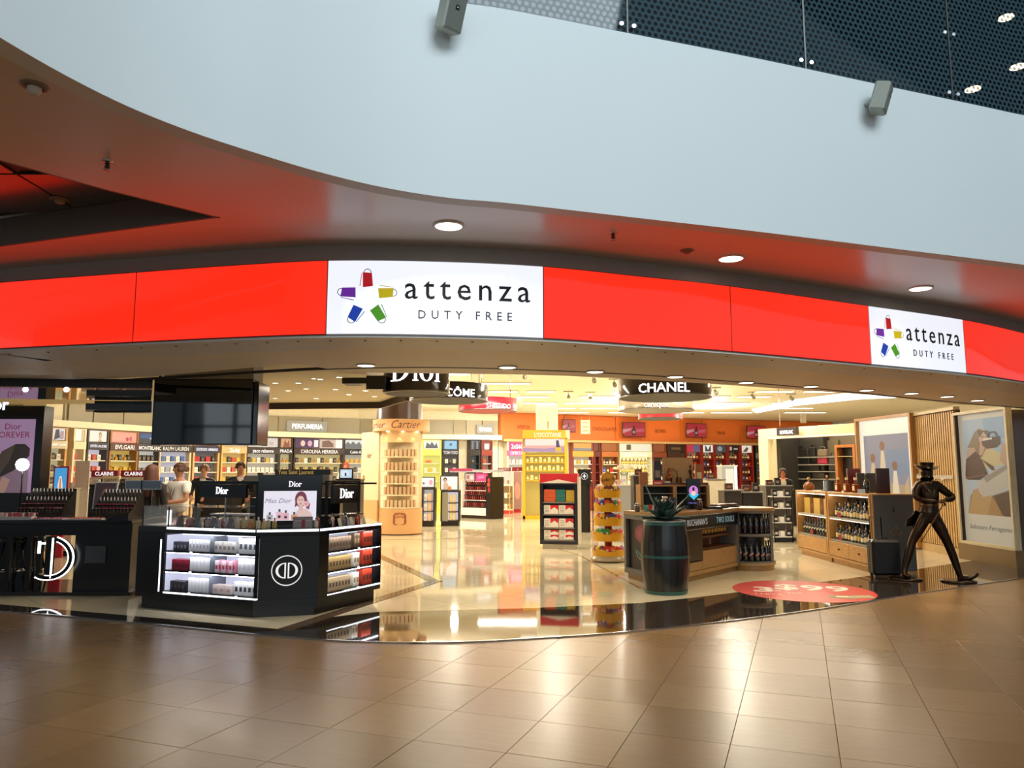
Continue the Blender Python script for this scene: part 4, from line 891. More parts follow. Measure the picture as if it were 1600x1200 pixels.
# giant letter D with lit edges
lx0, lz1 = fM.hit(84, 838); hh = zat(838, DA) - zat(905, DA); dz = (zat(838, DA) + zat(905, DA)) / 2
gd = MB(); gk = M('#0c0c0e', .2); gl = M('#ffffff', em=3.0)
cxd = fM.hit(79, 870)[0]
gd.box(cxd - .045, cxd + .035, -.05, .03, dz - hh / 2, dz + hh / 2, mat=gk); gd.box(cxd + .035, cxd + .05, -.052, -.03, dz - hh / 2 + .02, dz + hh / 2 - .02, mat=gl)
def ribbon3(mb, cx, cz, rx, rz, t0, t1, a0, a1, y0, y1, mat, n=22):
    o_ = arc(cx, cz, rx + t1, rz + t1, a0, a1, n); i_ = arc(cx, cz, rx + t0, rz + t0, a0, a1, n)
    for k in range(n):
        q = [o_[k], o_[k + 1], i_[k + 1], i_[k]]; mb.add([(x, y0, z) for x, z in q] + [(x, y1, z) for x, z in q], [[0, 3, 2, 1], [4, 5, 6, 7], [0, 1, 5, 4], [2, 3, 7, 6]], mat=mat)
ribbon3(gd, cxd, dz, .27, hh / 2 - .05, 0, .05, -118, 78, -.05, .03, gk); ribbon3(gd, cxd, dz, .325, hh / 2 - .0, 0, .012, -120, 72, -.055, -.03, gl); ribbon3(gd, cxd + .01, dz, .25, hh / 2 - .06, 0, .012, -100, 70, -.055, -.03, gl)
gd.box(cxd - .14, cxd - .05, -.05, -.03, dz + hh / 2 - .10, dz + hh / 2 - .08, mat=gl); gd.box(cxd - .15, cxd - .12, -.05, -.03, dz + hh / 2 - .22, dz + hh / 2 - .06, mat=gl)
o = gd.build('letter_sign', None, mc); o['label'] = 'giant black letter with white lit edges'
# slanted lipstick and palette displays
def slant(px0, px1, pyb, pyt, lab, seed, y=.15, cols=('#8a4a5a', '#a03a58', '#6a3040', '#c08a90')):
    x0 = fM.hit(px0, 800)[0]; x1 = fM.hit(px1, 800)[0]; h = zat(pyt, DA + .3) - MT; t = thing('makeup_display', lab, 'display stand', fM.p(x0, y, MT), fM.rz); w_ = x1 - x0; dp = .42
    mb = MB(); mb.add([(0, 0, .0), (w_, 0, .0), (w_, dp, 0), (0, dp, 0), (0, 0, .05), (w_, 0, .05), (w_, dp, h), (0, dp, h)], [[0, 3, 2, 1], [4, 5, 6, 7], [0, 1, 5, 4], [1, 2, 6, 5], [2, 3, 7, 6], [3, 0, 4, 7]]); mb.build('sloping_case', M('#121214', .2), t)
    R2 = random.Random(seed)
    for j in range(6):
        n_ = int(w_ / .05)
        for i in range(n_):
            u = (j + .6) / 6.4; z = .05 + (h - .05) * u; yy = dp * u
            if j in (1, 2): o = MB().box(-.02, .02, -.012, .012, .003, .012).build('colour_pan', M(cols[R2.randrange(len(cols))], .4, var=0), t)
            else: o = MB().lathe([(.008, 0), (.008, .03), (.006, .032), (.006, .045), (.002, .052)], 8, mat=M(['#2a2a2e', '#c7c8cc'][j % 2], .2, .5, var=0)).build('lipstick', None, t)
            o.location = ((i + .7) * w_ / (n_ + .4), yy, z + .004)
    return t
slant(8, 80, 800, 764, 'sloping black lipstick display nearest the left edge of the counter', 3); slant(128, 192, 800, 766, 'sloping black palette display at the right end of the make-up counter', 5, cols=('#b02a6a', '#8f3355', '#77777c', '#c2466e'))
def tray(px0, px1, lab, cols, white, seed, y=.02, h=.02):
    x0 = fM.hit(px0, 800)[0]; x1 = fM.hit(px1, 800)[0]; t = thing('tester_tray', lab, 'tray', fM.p(x0, y, MT), fM.rz); w_ = x1 - x0
    MB().box(0, w_, 0, .2, 0, h, ch=.003).build('base', M(white, .3), t); R2 = random.Random(seed); n_ = int(w_ / .055)
    for j in range(3):
        for i in range(n_): o = MB().cyl(0, 0, h, h + .012 if h < .04 else h + .05, .018, 10).build('tester', M(cols[R2.randrange(len(cols))], .35, var=0), t); o.location = ((i + .5) * w_ / n_, .04 + j * .06, 0)
tray(-30, 48, 'white tray crowded with small testers at the left edge of the counter', ['#b34a5a', '#d8d4cf', '#7a2a38', '#e0c0b8'], '#d5d3cd', 4, h=.045)
tray(48, 96, 'flat tray of rose powders in the middle of the counter', ['#c25a7a', '#d98aa0', '#8a3a55'], '#a8a0a0', 6); tray(104, 158, 'flat pale tray of salmon powders right of the rose tray', ['#d0685e', '#c9584f', '#dc8070'], '#d0ccc8', 8)
def stand_print(name, lab, x, y, z, w_, h, fr, prints, frame='#15151a', cat='poster', lean=-.12, back=True):
    t = thing(name, lab, cat, fr.p(x, y, z), fr.rz); b = MB().box(0, w_, 0, .03, 0, h, ch=.004); b.xf(lambda x, y, z: (x, y - z * lean * 1.0, z)); b.build('frame', M(frame, .3), t)
    mb = MB(); mg = min(w_, h) * .06; mb.box(mg, w_ - mg, -.002, 0, mg, h - mg, mat=M(prints[0], .4, em=prints[1])); 
    for pts, col in prints[2]: pp(mb, pts, col, 1 + prints[2].index((pts, col)), prints[1], w_ - 2 * mg, h - 2 * mg, mg, -.003)
    mb.xf(lambda x, y, z: (x + (mg if False else 0), y - z * lean, z)); mb.build('print', None, t); return t
fac = [([(.35, 0), (.3, .5), (.45, .95), (.8, .9), (.9, .4), (.75, 0)], '#5a3b38'), (ell(.58, .55, .17, .28), '#a47a6c'), (ell(.52, .6, .03, .02, 8), '#2a1c1c'), (ell(.66, .6, .03, .02, 8), '#2a1c1c'), (ell(.59, .42, .05, .025, 8), '#8a3038')]
stand_print('framed_print', 'silver-framed dark portrait print standing at the back of the make-up counter', fM.hit(104, 780)[0], .62, MT, .33, zat(753, DA + .6) - MT, fM, ('#4b3a3c', .35, fac), '#b9bcc0')
for k, (px, w1) in enumerate(((150, .26), (176, .30))):
    t = thing('counter_mirror', 'tilted silver mirror at the back of the make-up counter, %s' % ('beside the portrait print' if k == 0 else 'beside the woman with long hair'), 'mirror', fM.p(fM.hit(px, 780)[0], .75, MT), fM.rz)
    zz0 = zat(765, DA + .7) - MT; MB().box(0, w1, 0, .02, zz0, zz0 + .13).build('frame', CHR, t); MB().box(.01, w1 - .01, -.003, 0, zz0 + .01, zz0 + .12).build('mirror_glass', M('#7d8084', .05, 1.0, var=0), t); MB().box(w1 / 2 - .02, w1 / 2 + .02, .0, .02, 0, zz0).build('foot', CHR, t)
# tall black wall with poster at the left edge
DP = 11.4; fP = Fr(P(-70, 740, DP), P(62, 740, DP)); HP = 2.62
pn = thing('poster_wall', 'tall black display wall at the left edge with a mauve poster and ring light', 'display wall', (fP.o.x, fP.o.y, 0), fP.rz)
MB().box(0, fP.L, 0, .25, 0, HP, ch=.006).build('panel', M('#0d0b0b', .15), pn)
xa, xb = 0.05, fP.hit(53, 700)[0]; za, zb = fP.hit(40, 770)[1], fP.hit(40, 655)[1]
mb = MB(); mb.box(xa, xb, -.012, 0, za, zb, mat=M('#b592b8', em=.5)); PW, PH = xb - xa, zb - za
def p2(pts, col, lay=1, em=.5): pp(mb, pts, col, lay, em, PW, PH, za, -.013)
p2([(.0, .0), (1, 0), (1, .30), (0, .42)], '#8f7484', 1)
mb.v = [(v[0] + 0, v[1], v[2]) for v in mb.v]
po = mb.build('backlit_print', None, pn)
mb = MB()
for pts, col in (([(.35, .10), (.62, .56), (.80, .66), (.93, .66), (1.0, .60), (1.0, .50), (.80, .30), (.60, .20)], '#3b3230'), ([(.35, .10), (.62, .56), (.80, .66), (.74, .45), (.60, .22)], '#57493f'), ([(.0, .0), (.30, .0), (.62, .24), (.40, .30), (.1, .28)], '#2b2224'), ([(.55, .0), (.70, .0), (.76, .18), (.66, .22)], '#c49a8c')): pp(mb, pts, col, 2 if col != '#57493f' else 3, .45, PW, PH, za, -.013)
mb.build('printed_hat', None, po)
text_mb('Dior\nFOREVER', .13, M('#8a2a4a', em=.5), at=(xa + PW * .70, -.018, za + PH * .86), ext=.0006, lines=.95).build('lettering', None, po)
text_mb('or', .24, M('#dfe6ff', em=1.8), at=(fP.hit(1, 640)[0], -.004, fP.hit(1, 640)[1]), off=.006).build('lettering', None, pn)
rl = thing('ring_light', 'blazing white vanity light in front of the mauve poster', 'lamp', (P(35, 726, 11.0).x, 11.0, 0)); zr = zat(726, 11.0)
MB().sphere((0, 0, zr), (.10, .04, .09), 14, 8).build('lit_head', M('#ffffff', em=14), rl); MB().tube([(0, .02, MT), (0, .02, zr)], .012).build('stem', BLK, rl); MB().cyl(0, .02, MT - .0, MT + .015, .08, 16).build('foot', BLK, rl)
# dark canopy with a mirrored underside
cA, cB, cC, cD = G(-60, 604, 2.55), G(238, 608, 2.55), G(236, 626, 2.55), G(-60, 622, 2.55)
cn = thing('display_canopy', 'black ceiling canopy with mirrored underside above the make-up counter', 'canopy', (0, 0, 0))
MB().prism([(p.x, p.y) for p in (cA, cB, cC, cD)], 2.562, 2.66).build('black_fascia', M('#0c0b0a', .25), cn)
MB().prism([(p.x, p.y) for p in (cA, cB, cC, cD)], 2.55, 2.562).build('mirror_underside', M('#b8aa94', .04, 1.0, var=0), cn)
for px, py in ((40, 600), (104, 600), (186, 622)): q = G(px, py + 6, 2.55); MB().sphere((q.x, q.y, 2.53), .03, 10, 6).build('small_spot', WLED, cn)
c2 = [G(134, 630, 2.5), G(236, 632, 2.5), G(236, 637, 2.5), G(134, 634, 2.5)]
MB().prism([(p.x, p.y) for p in c2], 2.42, 2.5).build('rear_bar', M('#0e0c0b', .3), cn); MB().box(c2[0].x, c2[1].x, c2[0].y + .2, c2[0].y + .3, 2.40, 2.55).build('rear_drop', M('#0e0c0b', .3), cn)
for x in (cA.x, cB.x - .1): MB().tube([(x, (cA.y + cD.y) / 2, 2.66), (x, (cA.y + cD.y) / 2, 2.95)], .015).build('hanging_rod', BLK, cn)
# stools under the counter
def stool(px, py, lab):
    p = G(px, py); t = thing('bar_stool', lab, 'stool', p, 0, 'black stools at the make-up counter')
    MB().lathe([(.0005, .62), (.16, .62), (.175, .65), (.16, .68), (.0005, .69)], 18).build('seat', M('#141315', .5), t)
    for k in range(4):
        a = PI / 4 + k * PI / 2; MB().tube([(math.cos(a) * .10, math.sin(a) * .10, .62), (math.cos(a) * .21, math.sin(a) * .21, .02)], .013).build('leg', M('#1b1715', .3, .5), t)
    MB().tube([(math.cos(a) * .17, math.sin(a) * .17, .22) for a in [2 * PI * i / 14 for i in range(14)]], .009, 6, closed=True).build('foot_ring', CHR, t)
stool(15, 916, 'black stool under the make-up counter at the left edge'); stool(46, 914, 'black stool under the make-up counter beside the giant letter')
# ================================================================ CREAM PILLAR STAND WITH ROUND SHELVES
PCR = M('#dfae78', .45, var=.03); PCL = M('#ead6b0', .5, var=.03)
pcx = P(624, 835, 20.55); PX, PY, PR = pcx.x, 20.55, .60
ps = thing('pillar_stand', 'tall cream round perfume stand with curved shelves and dark red script lettering', 'display stand', (PX, PY, 0), math.atan2(-PX, PY) + 0)
a_w = PI * 1.5
MB().lathe([(PR, .03), (PR, .68)], 40, a0=PI * .8, a1=PI * 2.2).lathe([(PR, .68), (PR - .25, .68)], 40, a0=PI * .8, a1=PI * 2.2).build('base_drum', PCR, ps)
MB().lathe([(PR - .01, .0), (PR - .01, .03)], 36).build('floor_ring', M('#5a3c22', .3), ps)
MB().lathe([(PR - .24, .68), (PR - .24, 2.72)], 30).build('core', PCL, ps)
for s0, s1 in ((PI * 1.5 - 1.05 - .22, PI * 1.5 - 1.02), (PI * 1.5 + 1.02, PI * 1.5 + 1.05 + .22)):
    MB().lathe([(PR - .25, .68), (PR, .68), (PR, 2.72), (PR - .25, 2.72), (PR - .25, .68)], 5, a0=s0, a1=s1).build('side_upright', PCL, ps)
    mb = MB()
MB().lathe([(PR + .01, 2.42), (PR + .01, 2.72)], 24, a0=PI * 1.5 - 1.0, a1=PI * 1.5 + 1.0).build('lit_collar', M('#ecc690', .4), ps)
for k in range(3):
    a = PI * 1.5 - .55 + k * .62; o = MB().lathe([(.03, 0), (.04, .02), (.0005, .02)], 12).build('spot', M('#fff4d8', em=6), ps); o.location = (math.cos(a) * (PR + .07), math.sin(a) * (PR + .07), 2.69)
    l = bpy.data.lights.new('collar_spot', 'SPOT'); l.energy = 4; l.color = (1, .85, .55); l.spot_size = .9; lo = bpy.data.objects.new('collar_spot', l); C.objects.link(lo)
    lo.location = (PX + math.cos(a) * (PR + .07), PY + math.sin(a) * (PR + .07), 2.68)
MB().lathe([(PR + .16, 2.72), (PR + .16, 3.03), (PR - .2, 3.03), (PR - .2, 2.72), (PR + .16, 2.72)], 40).build('header_ring', PCR, ps)
tb = text_mb('Cartier', .30, M('#7e1f1a', .5), at=(.10, 0, 2.79), shear=.38, sx=.92, ext=.001, off=-.003); rr = PR + .165; tb.xf(lambda x, y, z: (math.sin(x / rr) * (rr - y), -math.cos(x / rr) * (rr - y), z)); tb.build('lettering', None, ps)
tb = text_mb('Cartier', .28, M('#7e1f1a', .5), at=(-.86, 0, 2.79), shear=.38, sx=.9, ext=.001, off=-.003); tb.xf(lambda x, y, z: (math.sin(x / rr) * (rr - y), -math.cos(x / rr) * (rr - y), z)); tb.build('lettering', None, ps)
shz = [zat(y, 19.95) for y in (713, 735, 755, 773, 793)]
for k, z in enumerate(shz):
    MB().lathe([(PR - .25, z - .035), (PR - .005, z - .035), (PR - .005, z), (PR - .25, z)], 26, a0=PI * 1.5 - 1.04, a1=PI * 1.5 + 1.04).build('curved_shelf', PCL, ps)
    n = 9; w_ = .075; me = pbox(.075, .07, [.19, .21, .20, .20, .19][k], '#d8b48c' if k % 2 else '#e0bf96', None)
    for i in range(n):
        a = PI * 1.5 - .82 + i * .205; az = ps.rotation_euler[2]; aa = a + az
        inst(me, 'perfume_carton', (PX + math.cos(aa) * (PR - .045), PY + math.sin(aa) * (PR - .045), z), aa - PI * 1.5, 'beige carton on the %s curved shelf of the cream pillar stand' % ['top', 'second', 'third', 'fourth', 'lowest'][k] + ', ' + ORD[i], 'perfume box', 'cartons on the cream pillar stand')
mb = MB(); em_ = M('#a8452c', .5)
k0 = 0; n = 28
for i in range(n):
    t_ = i / n; x = -.14; 
for (x0, z0, x1, z1) in ((-.13, .28, .13, .28), (-.13, .54, .13, .54), (-.13, .28, -.13, .54), (.13, .28, .13, .54)): mb.tube([(x0, 0, z0), (x1, 0, z1)], .008, 5, em_)
for i in range(8): mb.sphere((-.16, 0, .31 + i * .03), (.02, .006, .012), 6, 4, em_); mb.sphere((.16, 0, .31 + i * .03), (.02, .006, .012), 6, 4, em_)
for i in range(7): mb.sphere((-.12 + i * .04, 0, .56 + .02 * math.sin(i * PI / 6)), (.018, .006, .014), 6, 4, em_)
text_mb('CARTIER', .075, em_, mb, at=(0, 0, .45), ext=.001); text_mb('PARFUMS', .04, em_, mb, at=(0, 0, .53), ext=.001)
rr2 = PR + .006; mb.xf(lambda x, y, z: (math.sin(x / rr2) * (rr2 - y), -math.cos(x / rr2) * (rr2 - y), z)); o = mb.build('printed_crest', None, ps)
# side wing on the left
wA, wB = P(565, 700, 20.9), P(592, 700, 20.2); fw = Fr(wA, wB); wg = thing('side_wing', 'pale upright panel wing attached left of the cream pillar stand', 'display panel', (wA.x, wA.y, 0), fw.rz)
MB().box(0, fw.L, 0, .06, .03, 2.72, ch=.004).build('panel', PCL, wg); MB().box(-.02, fw.L, -.03, .08, 0, .9, ch=.004).build('lower_box', PCR, wg); panel_text(wg, 'ier', .22, '#7e1f1a', fw.L * .45, -.003, 2.02, shear=.38)
MB().box(fw.L * .3, fw.L * .3 + .03, -.1, -.06, 1.40, 1.55).build('test_card', M('#c98b50', .4), wg)
# ================================================================ RED-TOPPED CARTON STAND (in the middle aisle)
fr = Fr(G(846, 858), G(901, 859)); L = fr.L; st = thing('carton_stand', 'black shelf stand with red chevron header and cigarette cartons in the middle aisle', 'display stand', (fr.o.x, fr.o.y, 0), fr.rz)
z = lambda py: zat(py, fr.o.y)
MB().box(.02, L - .02, .02, .45, 0, z(849), ch=.005).build('base', M('#b3aa98', .4), st)
MB().box(-.03, L + .03, -.01, .5, z(850), z(845), ch=.004).box(-.03, .04, 0, .5, z(845), z(758)).box(L - .04, L + .03, 0, .5, z(845), z(758)).box(-.03, L + .03, 0, .5, z(758), z(755)).box(-.03, L + .03, .44, .5, z(845), z(758)).build('frame', M('#17110f', .3), st)
MB().box(-.03, L + .03, .0, .45, z(755), z(740), ch=.004).build('header', M('#c2242c', .4), st)
mb = MB(); zz1, zz0 = z(749), z(755); mb.add([(-.03, -.002, zz0), (L + .03, -.002, zz0), (L / 2, -.002, zz1)], [[0, 1, 2]], mat=M('#d8cdbd', .5)); mb.build('chevron', None, st)
MB().box(L + .03, L + .06, .0, .5, z(850), z(745)).build('side_panel', M('#c8c2b4', .4), st)
shs = [z(784), z(803), z(824), z(843)]
for q in shs: MB().box(.04, L - .04, .01, .44, q - .03, q).build('shelf', M('#7d6f66', .35), st)
def carton(w_, h, kind):
    k = ('c', w_, h, kind)
    if k not in _PC:
        mb = MB()
        if kind == 'rw':
            mb.box(.001, w_ - .001, 0, .25, 0, h, ch=.002, mat=M('#e6dfd4', .4)); mb.add([(w_ * .45, -.001, h), (w_ * .45, -.001, h * .45), (w_ * .72, -.001, h * .75), (w_ - .002, -.001, h * .45), (w_ - .002, -.001, h)], [[0, 1, 2, 3, 4]], mat=M('#c9202c', .4))
            for j in range(4): mb.box(w_ * .08, w_ * .36, -.001, 0, h * (.2 + .17 * j), h * (.26 + .17 * j), mat=M('#8d8680', .5))
        else: mb.box(.001, w_ - .001, 0, .25, 0, h, ch=.002, mat=M(kind, .4))
        _PC[k] = mb.mesh('carton')
    return _PC[k]
wi = (L - .10) / 2
for ri, q in enumerate(shs[1:]):
    for c_ in range(2):
        for s_ in range(2 if ri == 2 else 1):
            hh_ = .10 if ri == 2 else .19
            inst(carton(wi - .01, hh_, 'rw'), 'cigarette_carton', fr.p(.05 + c_ * wi, .03, q + s_ * .102), fr.rz, 'red and white cigarette carton, %s%s column, %s row' % ('upper of its pair, ' if s_ else '', ['left', 'right'][c_], ['second', 'third', 'bottom'][ri]), 'carton', 'cartons on the red-topped stand')
hh_ = .085
for c_, (col, x, w_, nm) in enumerate((('#c4532a', .05, .26, 'orange'), ('#246a60', .05 + .265, .20, 'teal green'))):
    for s_ in range(3): inst(carton(w_, hh_, col), 'cigarette_carton', fr.p(x, .03, shs[0] + s_ * .088), fr.rz, '%s carton, %s of its stack of three on the top row' % (nm, ['lowest', 'middle', 'topmost'][s_]), 'carton', 'cartons on the red-topped stand')
inst(carton(.19, .25, '#b3952e'), 'cigarette_carton', fr.p(.53, .03, shs[0]), fr.rz, 'upright mustard yellow carton at the right of the top row', 'carton', 'cartons on the red-topped stand')
# ================================================================ YELLOW SWEET STAND
c0 = G(955, 880); r0 = .28; sy = thing('sweet_stand', 'round yellow five-tier sweet stand with a yellow disc sign on top', 'display stand', (c0.x - .01, c0.y + r0, 0)); cy = c0.y + r0
z = lambda py: zat(py, cy - r0 + .05)
MB().lathe([(.24, 0), (.33, .03), (.33, .06), (.27, .13)], 30).build('base', M('#b9ab90', .3, .3), sy)
MB().cyl(0, 0, .1, z(776), .07, 18).build('core', M('#b5301e', .4), sy)
YE = M('#e3a713', .4, var=.03)
tiers = [z(873), z(846), z(822), z(800), z(778)]
for k, zt_ in enumerate(tiers):
    rr = .30 - k * .012; n = 32; mb = MB(); vs = []
    for i in range(n):
        a = 2 * PI * i / n; up = .125 + .035 * (math.sin(a * 5 + k) > .2)
        vs += [(rr * .93 * math.cos(a), rr * .93 * math.sin(a), 0), (rr * math.cos(a), rr * math.sin(a), up), ((rr - .012) * math.cos(a), (rr - .012) * math.sin(a), up), ((rr - .02) * math.cos(a), (rr - .02) * math.sin(a), .01)]
    for i in range(n):
        j = (i + 1) % n; a, b = 4 * i, 4 * j
        for q in range(3): mb.add([], []); mb.f.append([a + q, b + q, b + q + 1, a + q + 1]); mb.mi.append(0); mb.sm.append(False)
    mb.v = vs; mb.f.append([4 * i + 3 for i in range(n)]); mb.mi.append(0); mb.sm.append(False); mb.mats = [YE]
    o = mb.build('tray', None, sy); o.location = (0, 0, zt_)
    cs_ = ['#c8281c', '#e0b020', '#2a3f9a', '#2f8a35', '#d8541e', '#7a2b1a']; nm = ['red', 'yellow', 'blue', 'green', 'orange', 'brown']; R3 = random.Random(20 + k)
    for i in range(8):
        a = PI + (i + .5) * PI / 8; ci_ = R3.randrange(6); key = ('pouch', ci_)
        if key not in _PC: _PC[key] = MB().sphere((0, 0, .08), (.078, .036, .082), 10, 6, M(cs_[ci_], .35, var=.02)).sphere((0, -.030, .075), (.026, .010, .022), 8, 5, M('#efe6da' if ci_ != 1 else '#b5651a', .4, var=0)).mesh('sweet_pouch')
        inst(_PC[key], 'sweet_pouch', (sy.location.x + math.cos(a) * (rr - .055), cy + math.sin(a) * (rr - .055), zt_ + .055 + R3.uniform(0, .02)), a - PI * 1.5, '%s sweet pouch on the %s tier of the yellow stand' % (nm[ci_], ['lowest', 'second lowest', 'middle', 'second highest', 'top'][k]) + ', ' + ORD[i], 'sweets', 'sweet pouches on the yellow stand')
zs_ = z(750); mb = MB().cyl(0, 0, -.03, .03, .135, 30, YE).lathe([(.105, .031), (.112, .031)], 30, mat=M('#b97a10', .4)); mb.xf(lambda x, y, z: (x, -z, y)); o = mb.build('disc_sign', None, sy); o.location = (0, -.05, zs_ + .01)
tx_ = text_mb('m&m’s', .095, M('#3a1c10', .5), at=(0, -.034, -.03), sx=.9).build('lettering', None, o); tx_.rotation_euler = (0, -.2, 0)
MB().cyl(.045, .02, zs_ - .02, zs_ + .03, .11, 20).box(-.02, .02, -.06, -.03, tiers[-1], zs_ - .1).build('sign_back', M('#c98f12', .4), sy)
# ================================================================ WOOD AND GREY BAR COUNTER
K0, K1, K2 = G(976, 903), G(1036, 921), G(1156, 892); fK, fS = Fr(K0, K1), Fr(K1, K2); KH = 1.03; WD = WOOD('#a9804c'); GF = M('#6f6a64', .45)
kc = thing('bar_counter', 'angled wood-topped liquor counter with grey frame, black name board and rounded end', 'counter', (0, 0, 0))
K2b = K2 + Vector((.0, .0, 0)); ec = G(1187, 890); ec = Vector((K2.x + .28, K2.y + .30, 0)); er = .40
back_ = [K2 + fS.n * .75 + Vector((.1, 0, 0)), K0 + fK.n * .6 + Vector((.15, .35, 0)), K0 + fK.n * .5]
MB().prism([(p.x, p.y) for p in [K0 + fK.n * .06, K1 + Vector((0, .08, 0)), K2 + fS.n * .06] + back_], .005, .09).cyl(ec.x, ec.y, .005, .09, er - .02, 32).build('plinth', WOOD('#9a7240', .35), kc)
tp = [K0, K1, K2] + back_; MB().prism([(p.x, p.y) for p in tp], KH - .05, KH).cyl(ec.x, ec.y, KH - .05, KH, er + .02, 36).build('worktop', WD, kc)
inn = [K0 + fK.n * .2, K0 + fK.u * fK.L * .8 + fK.n * .2, K1 + fS.n * .35 + fS.u * .1, K2 + fS.n * .35 - fS.u * .02] + back_; MB().prism([(p.x, p.y) for p in inn], .09, KH - .05).build('body', M('#2c2a28', .5), kc)
def kp(fr, name, mat, x0, x1, y0, y1, z0, z1, ch=0): return face_part(fr, name, mat, x0, x1, y0, y1, z0, z1, ch, kc)
MB().prism([(K1 + fS.u * -.0).to_2d()[:], (K1 + fS.u * .05 + fS.n * .02).to_2d()[:], (K1 + fK.u * -.05 + fK.n * .04).to_2d()[:]], .09, KH - .05).build('corner_post', GF, kc)
kp(fK, 'frame_left', GF, 0, .07, 0, .2, .09, KH - .05); kp(fK, 'frame_right', GF, fK.L - .08, fK.L - .02, .0, .2, .09, KH - .05); kp(fK, 'frame_top', GF, .07, fK.L - .08, 0, .2, KH - .12, KH - .05); kp(fK, 'frame_bottom', GF, .07, fK.L - .08, 0, .2, .09, .17)
pa = kp(fK, 'poster_panel', M('#14110f', .4), .07, fK.L - .08, .05, .08, .17, KH - .12)
mb = MB(); W2, H2 = fK.L - .15, KH - .29
def p3(pts, col, lay): 
    k = len(mb.v); pp(mb, pts, col, lay, .25, W2, H2, .17, .049)
    for i in range(k, len(mb.v)): mb.v[i] = (mb.v[i][0] + .07, mb.v[i][1], mb.v[i][2])
p3(ell(.50, .72, .30, .20, 20, 80, 260) + [(.5, .55)], '#a8394a', 1); p3(ell(.5, .72, .22, .13, 16, 80, 260) + [(.5, .6)], '#c94b5a', 2); p3([(.38, .48), (.75, .48), (.75, .62), (.38, .62)], '#c0503c', 2)
for a in range(5): x = .18 + a * .07; p3([(x, .42 - a * .03), (x + .05, .40 - a * .03), (.42, .22)], ['#3c8a84', '#4aa39a'][a % 2], 3)
p3(ell(.45, .36, .22, .17, 20, 180, 330) + ell(.45, .36, .20, .155, 20, 180, 330)[::-1], '#b9b4a0', 3)
mb.build('printed_motif', None, pa)
text_mb('TWO SOULS', .06, M('#8a3a3c', .5), at=(.07 + W2 * .5, .046, .17 + H2 * .14), ext=.0005).build('lettering', None, pa)
# right facade: name board, opening, drawers
zb0, zb1 = KH - .27, KH - .05
nb = kp(fS, 'name_board', M('#101010', .25), .02, fS.L - .0, -.015, .03, zb0, zb1)
MB().box(.02, fS.L, -.022, -.012, zb1 - .012, zb1).box(.02, fS.L, -.022, -.012, zb0, zb0 + .012).box(fS.L - .012, fS.L, -.022, -.012, zb0 + .012, zb1 - .012).build('silver_trim', CHR, nb)
xe = lambda px: fS.hit(px, 820)[0]
text_mb("BUCHANAN’S", .135, M('#f2efe6', em=.30), at=(xe(1103) + .01, -.024, zb0 + .065), sx=.74, spacing=1.12, off=.0, ext=.001, align='RIGHT').build('lettering', None, nb)
text_mb('TWO SOULS', .135, M('#b5dfe2', em=.30), at=((xe(1111) + xe(1151)) / 2, -.024, zb0 + .065), sx=.80, spacing=1.12, off=0, ext=.001).build('lettering', None, nb)
kp(fS, 'end_post', GF, fS.L - .09, fS.L + .02, 0, .35, .09, zb0); kp(fS, 'frame_bottom', WD, .02, fS.L - .09, 0, .3, .09, .15)
kp(fS, 'left_screen', M('#141312', .3), .05, xe(1097), .0, .3, .3, zb0); kp(fS, 'cabinet_shelf', M('#5a3420', .4), xe(1097), fS.L - .09, .08, .34, .60, .63); kp(fS, 'inner_shelf', M('#5a3018', .35), xe(1097), fS.L - .09, .05, .34, .43, .45); kp(fS, 'inner_back', WOOD('#7c4020', .4), xe(1097), fS.L - .09, .30, .34, .43, zb0)
xm = xe(1126)
kp(fS, 'drawer', WD, xe(1097) + .005, xm - .004, .0, .3, .155, .42, .004); kp(fS, 'drawer', WD, xm + .004, fS.L - .095, .0, .3, .155, .42, .004); kp(fS, 'drawer', WD, .06, xe(1097) - .004, .0, .3, .155, .28, .004)
row(fS, xe(1099), fS.L - .12, .18, .63, [(bottle(.035, .20, '#6a3412', '#d8a840', '#2a1810'), .10)], 'liquor_bottle', 'amber bottle with a yellow label inside the counter under the name board', 'bottle', 'bottles in the liquor counter', gap=.02)
# rounded end with two tiers of dark bottles
MB().lathe([(er, .09), (er, .13), (er - .3, .13)], 36, (ec.x, ec.y, 0)).build('round_base', WD, kc); MB().lathe([(.001, .56), (er, .56), (er, .60), (.001, .60)], 36, (ec.x, ec.y, 0)).build('round_shelf', GF, kc)
MB().lathe([(.001, .13), (er, .13), (er, .15), (.001, .15)], 36, (ec.x, ec.y, 0)).build('round_bottom', GF, kc)
MB().cyl(ec.x, ec.y, .15, KH - .05, .235, 24).build('round_core', M('#131211', .4), kc); MB().lathe([(er, KH - .09), (er + .005, KH - .09), (er + .005, KH - .05)], 36, (ec.x, ec.y, 0)).build('round_rim', GF, kc)
for a in (PI * 1.5 - .95, PI * 1.5 + .75): MB().box(ec.x + math.cos(a) * er * .98 - .022, ec.x + math.cos(a) * er * .98 + .022, ec.y + math.sin(a) * er * .98 - .022, ec.y + math.sin(a) * er * .98 + .022, .15, KH - .05).build('round_post', GF, kc)
for k, zz in enumerate((.15, .60)):
    for i in range(7):
        a = PI * 1.5 - .85 + i * .30; b_ = bottle(.038, .34, '#191210', '#b98a80' if k == 0 else '#4a3434', '#0d0b0a', .66, .3, stripe=True)
        inst(b_, 'liquor_bottle', (ec.x + math.cos(a) * .31, ec.y + math.sin(a) * .31, zz + .001), a - PI * 1.5, 'near-black bottle with slanted label, %s tier of the rounded counter end' % ['lower', 'upper'][k] + ', ' + ORD[i], 'bottle', 'bottles in the liquor counter')
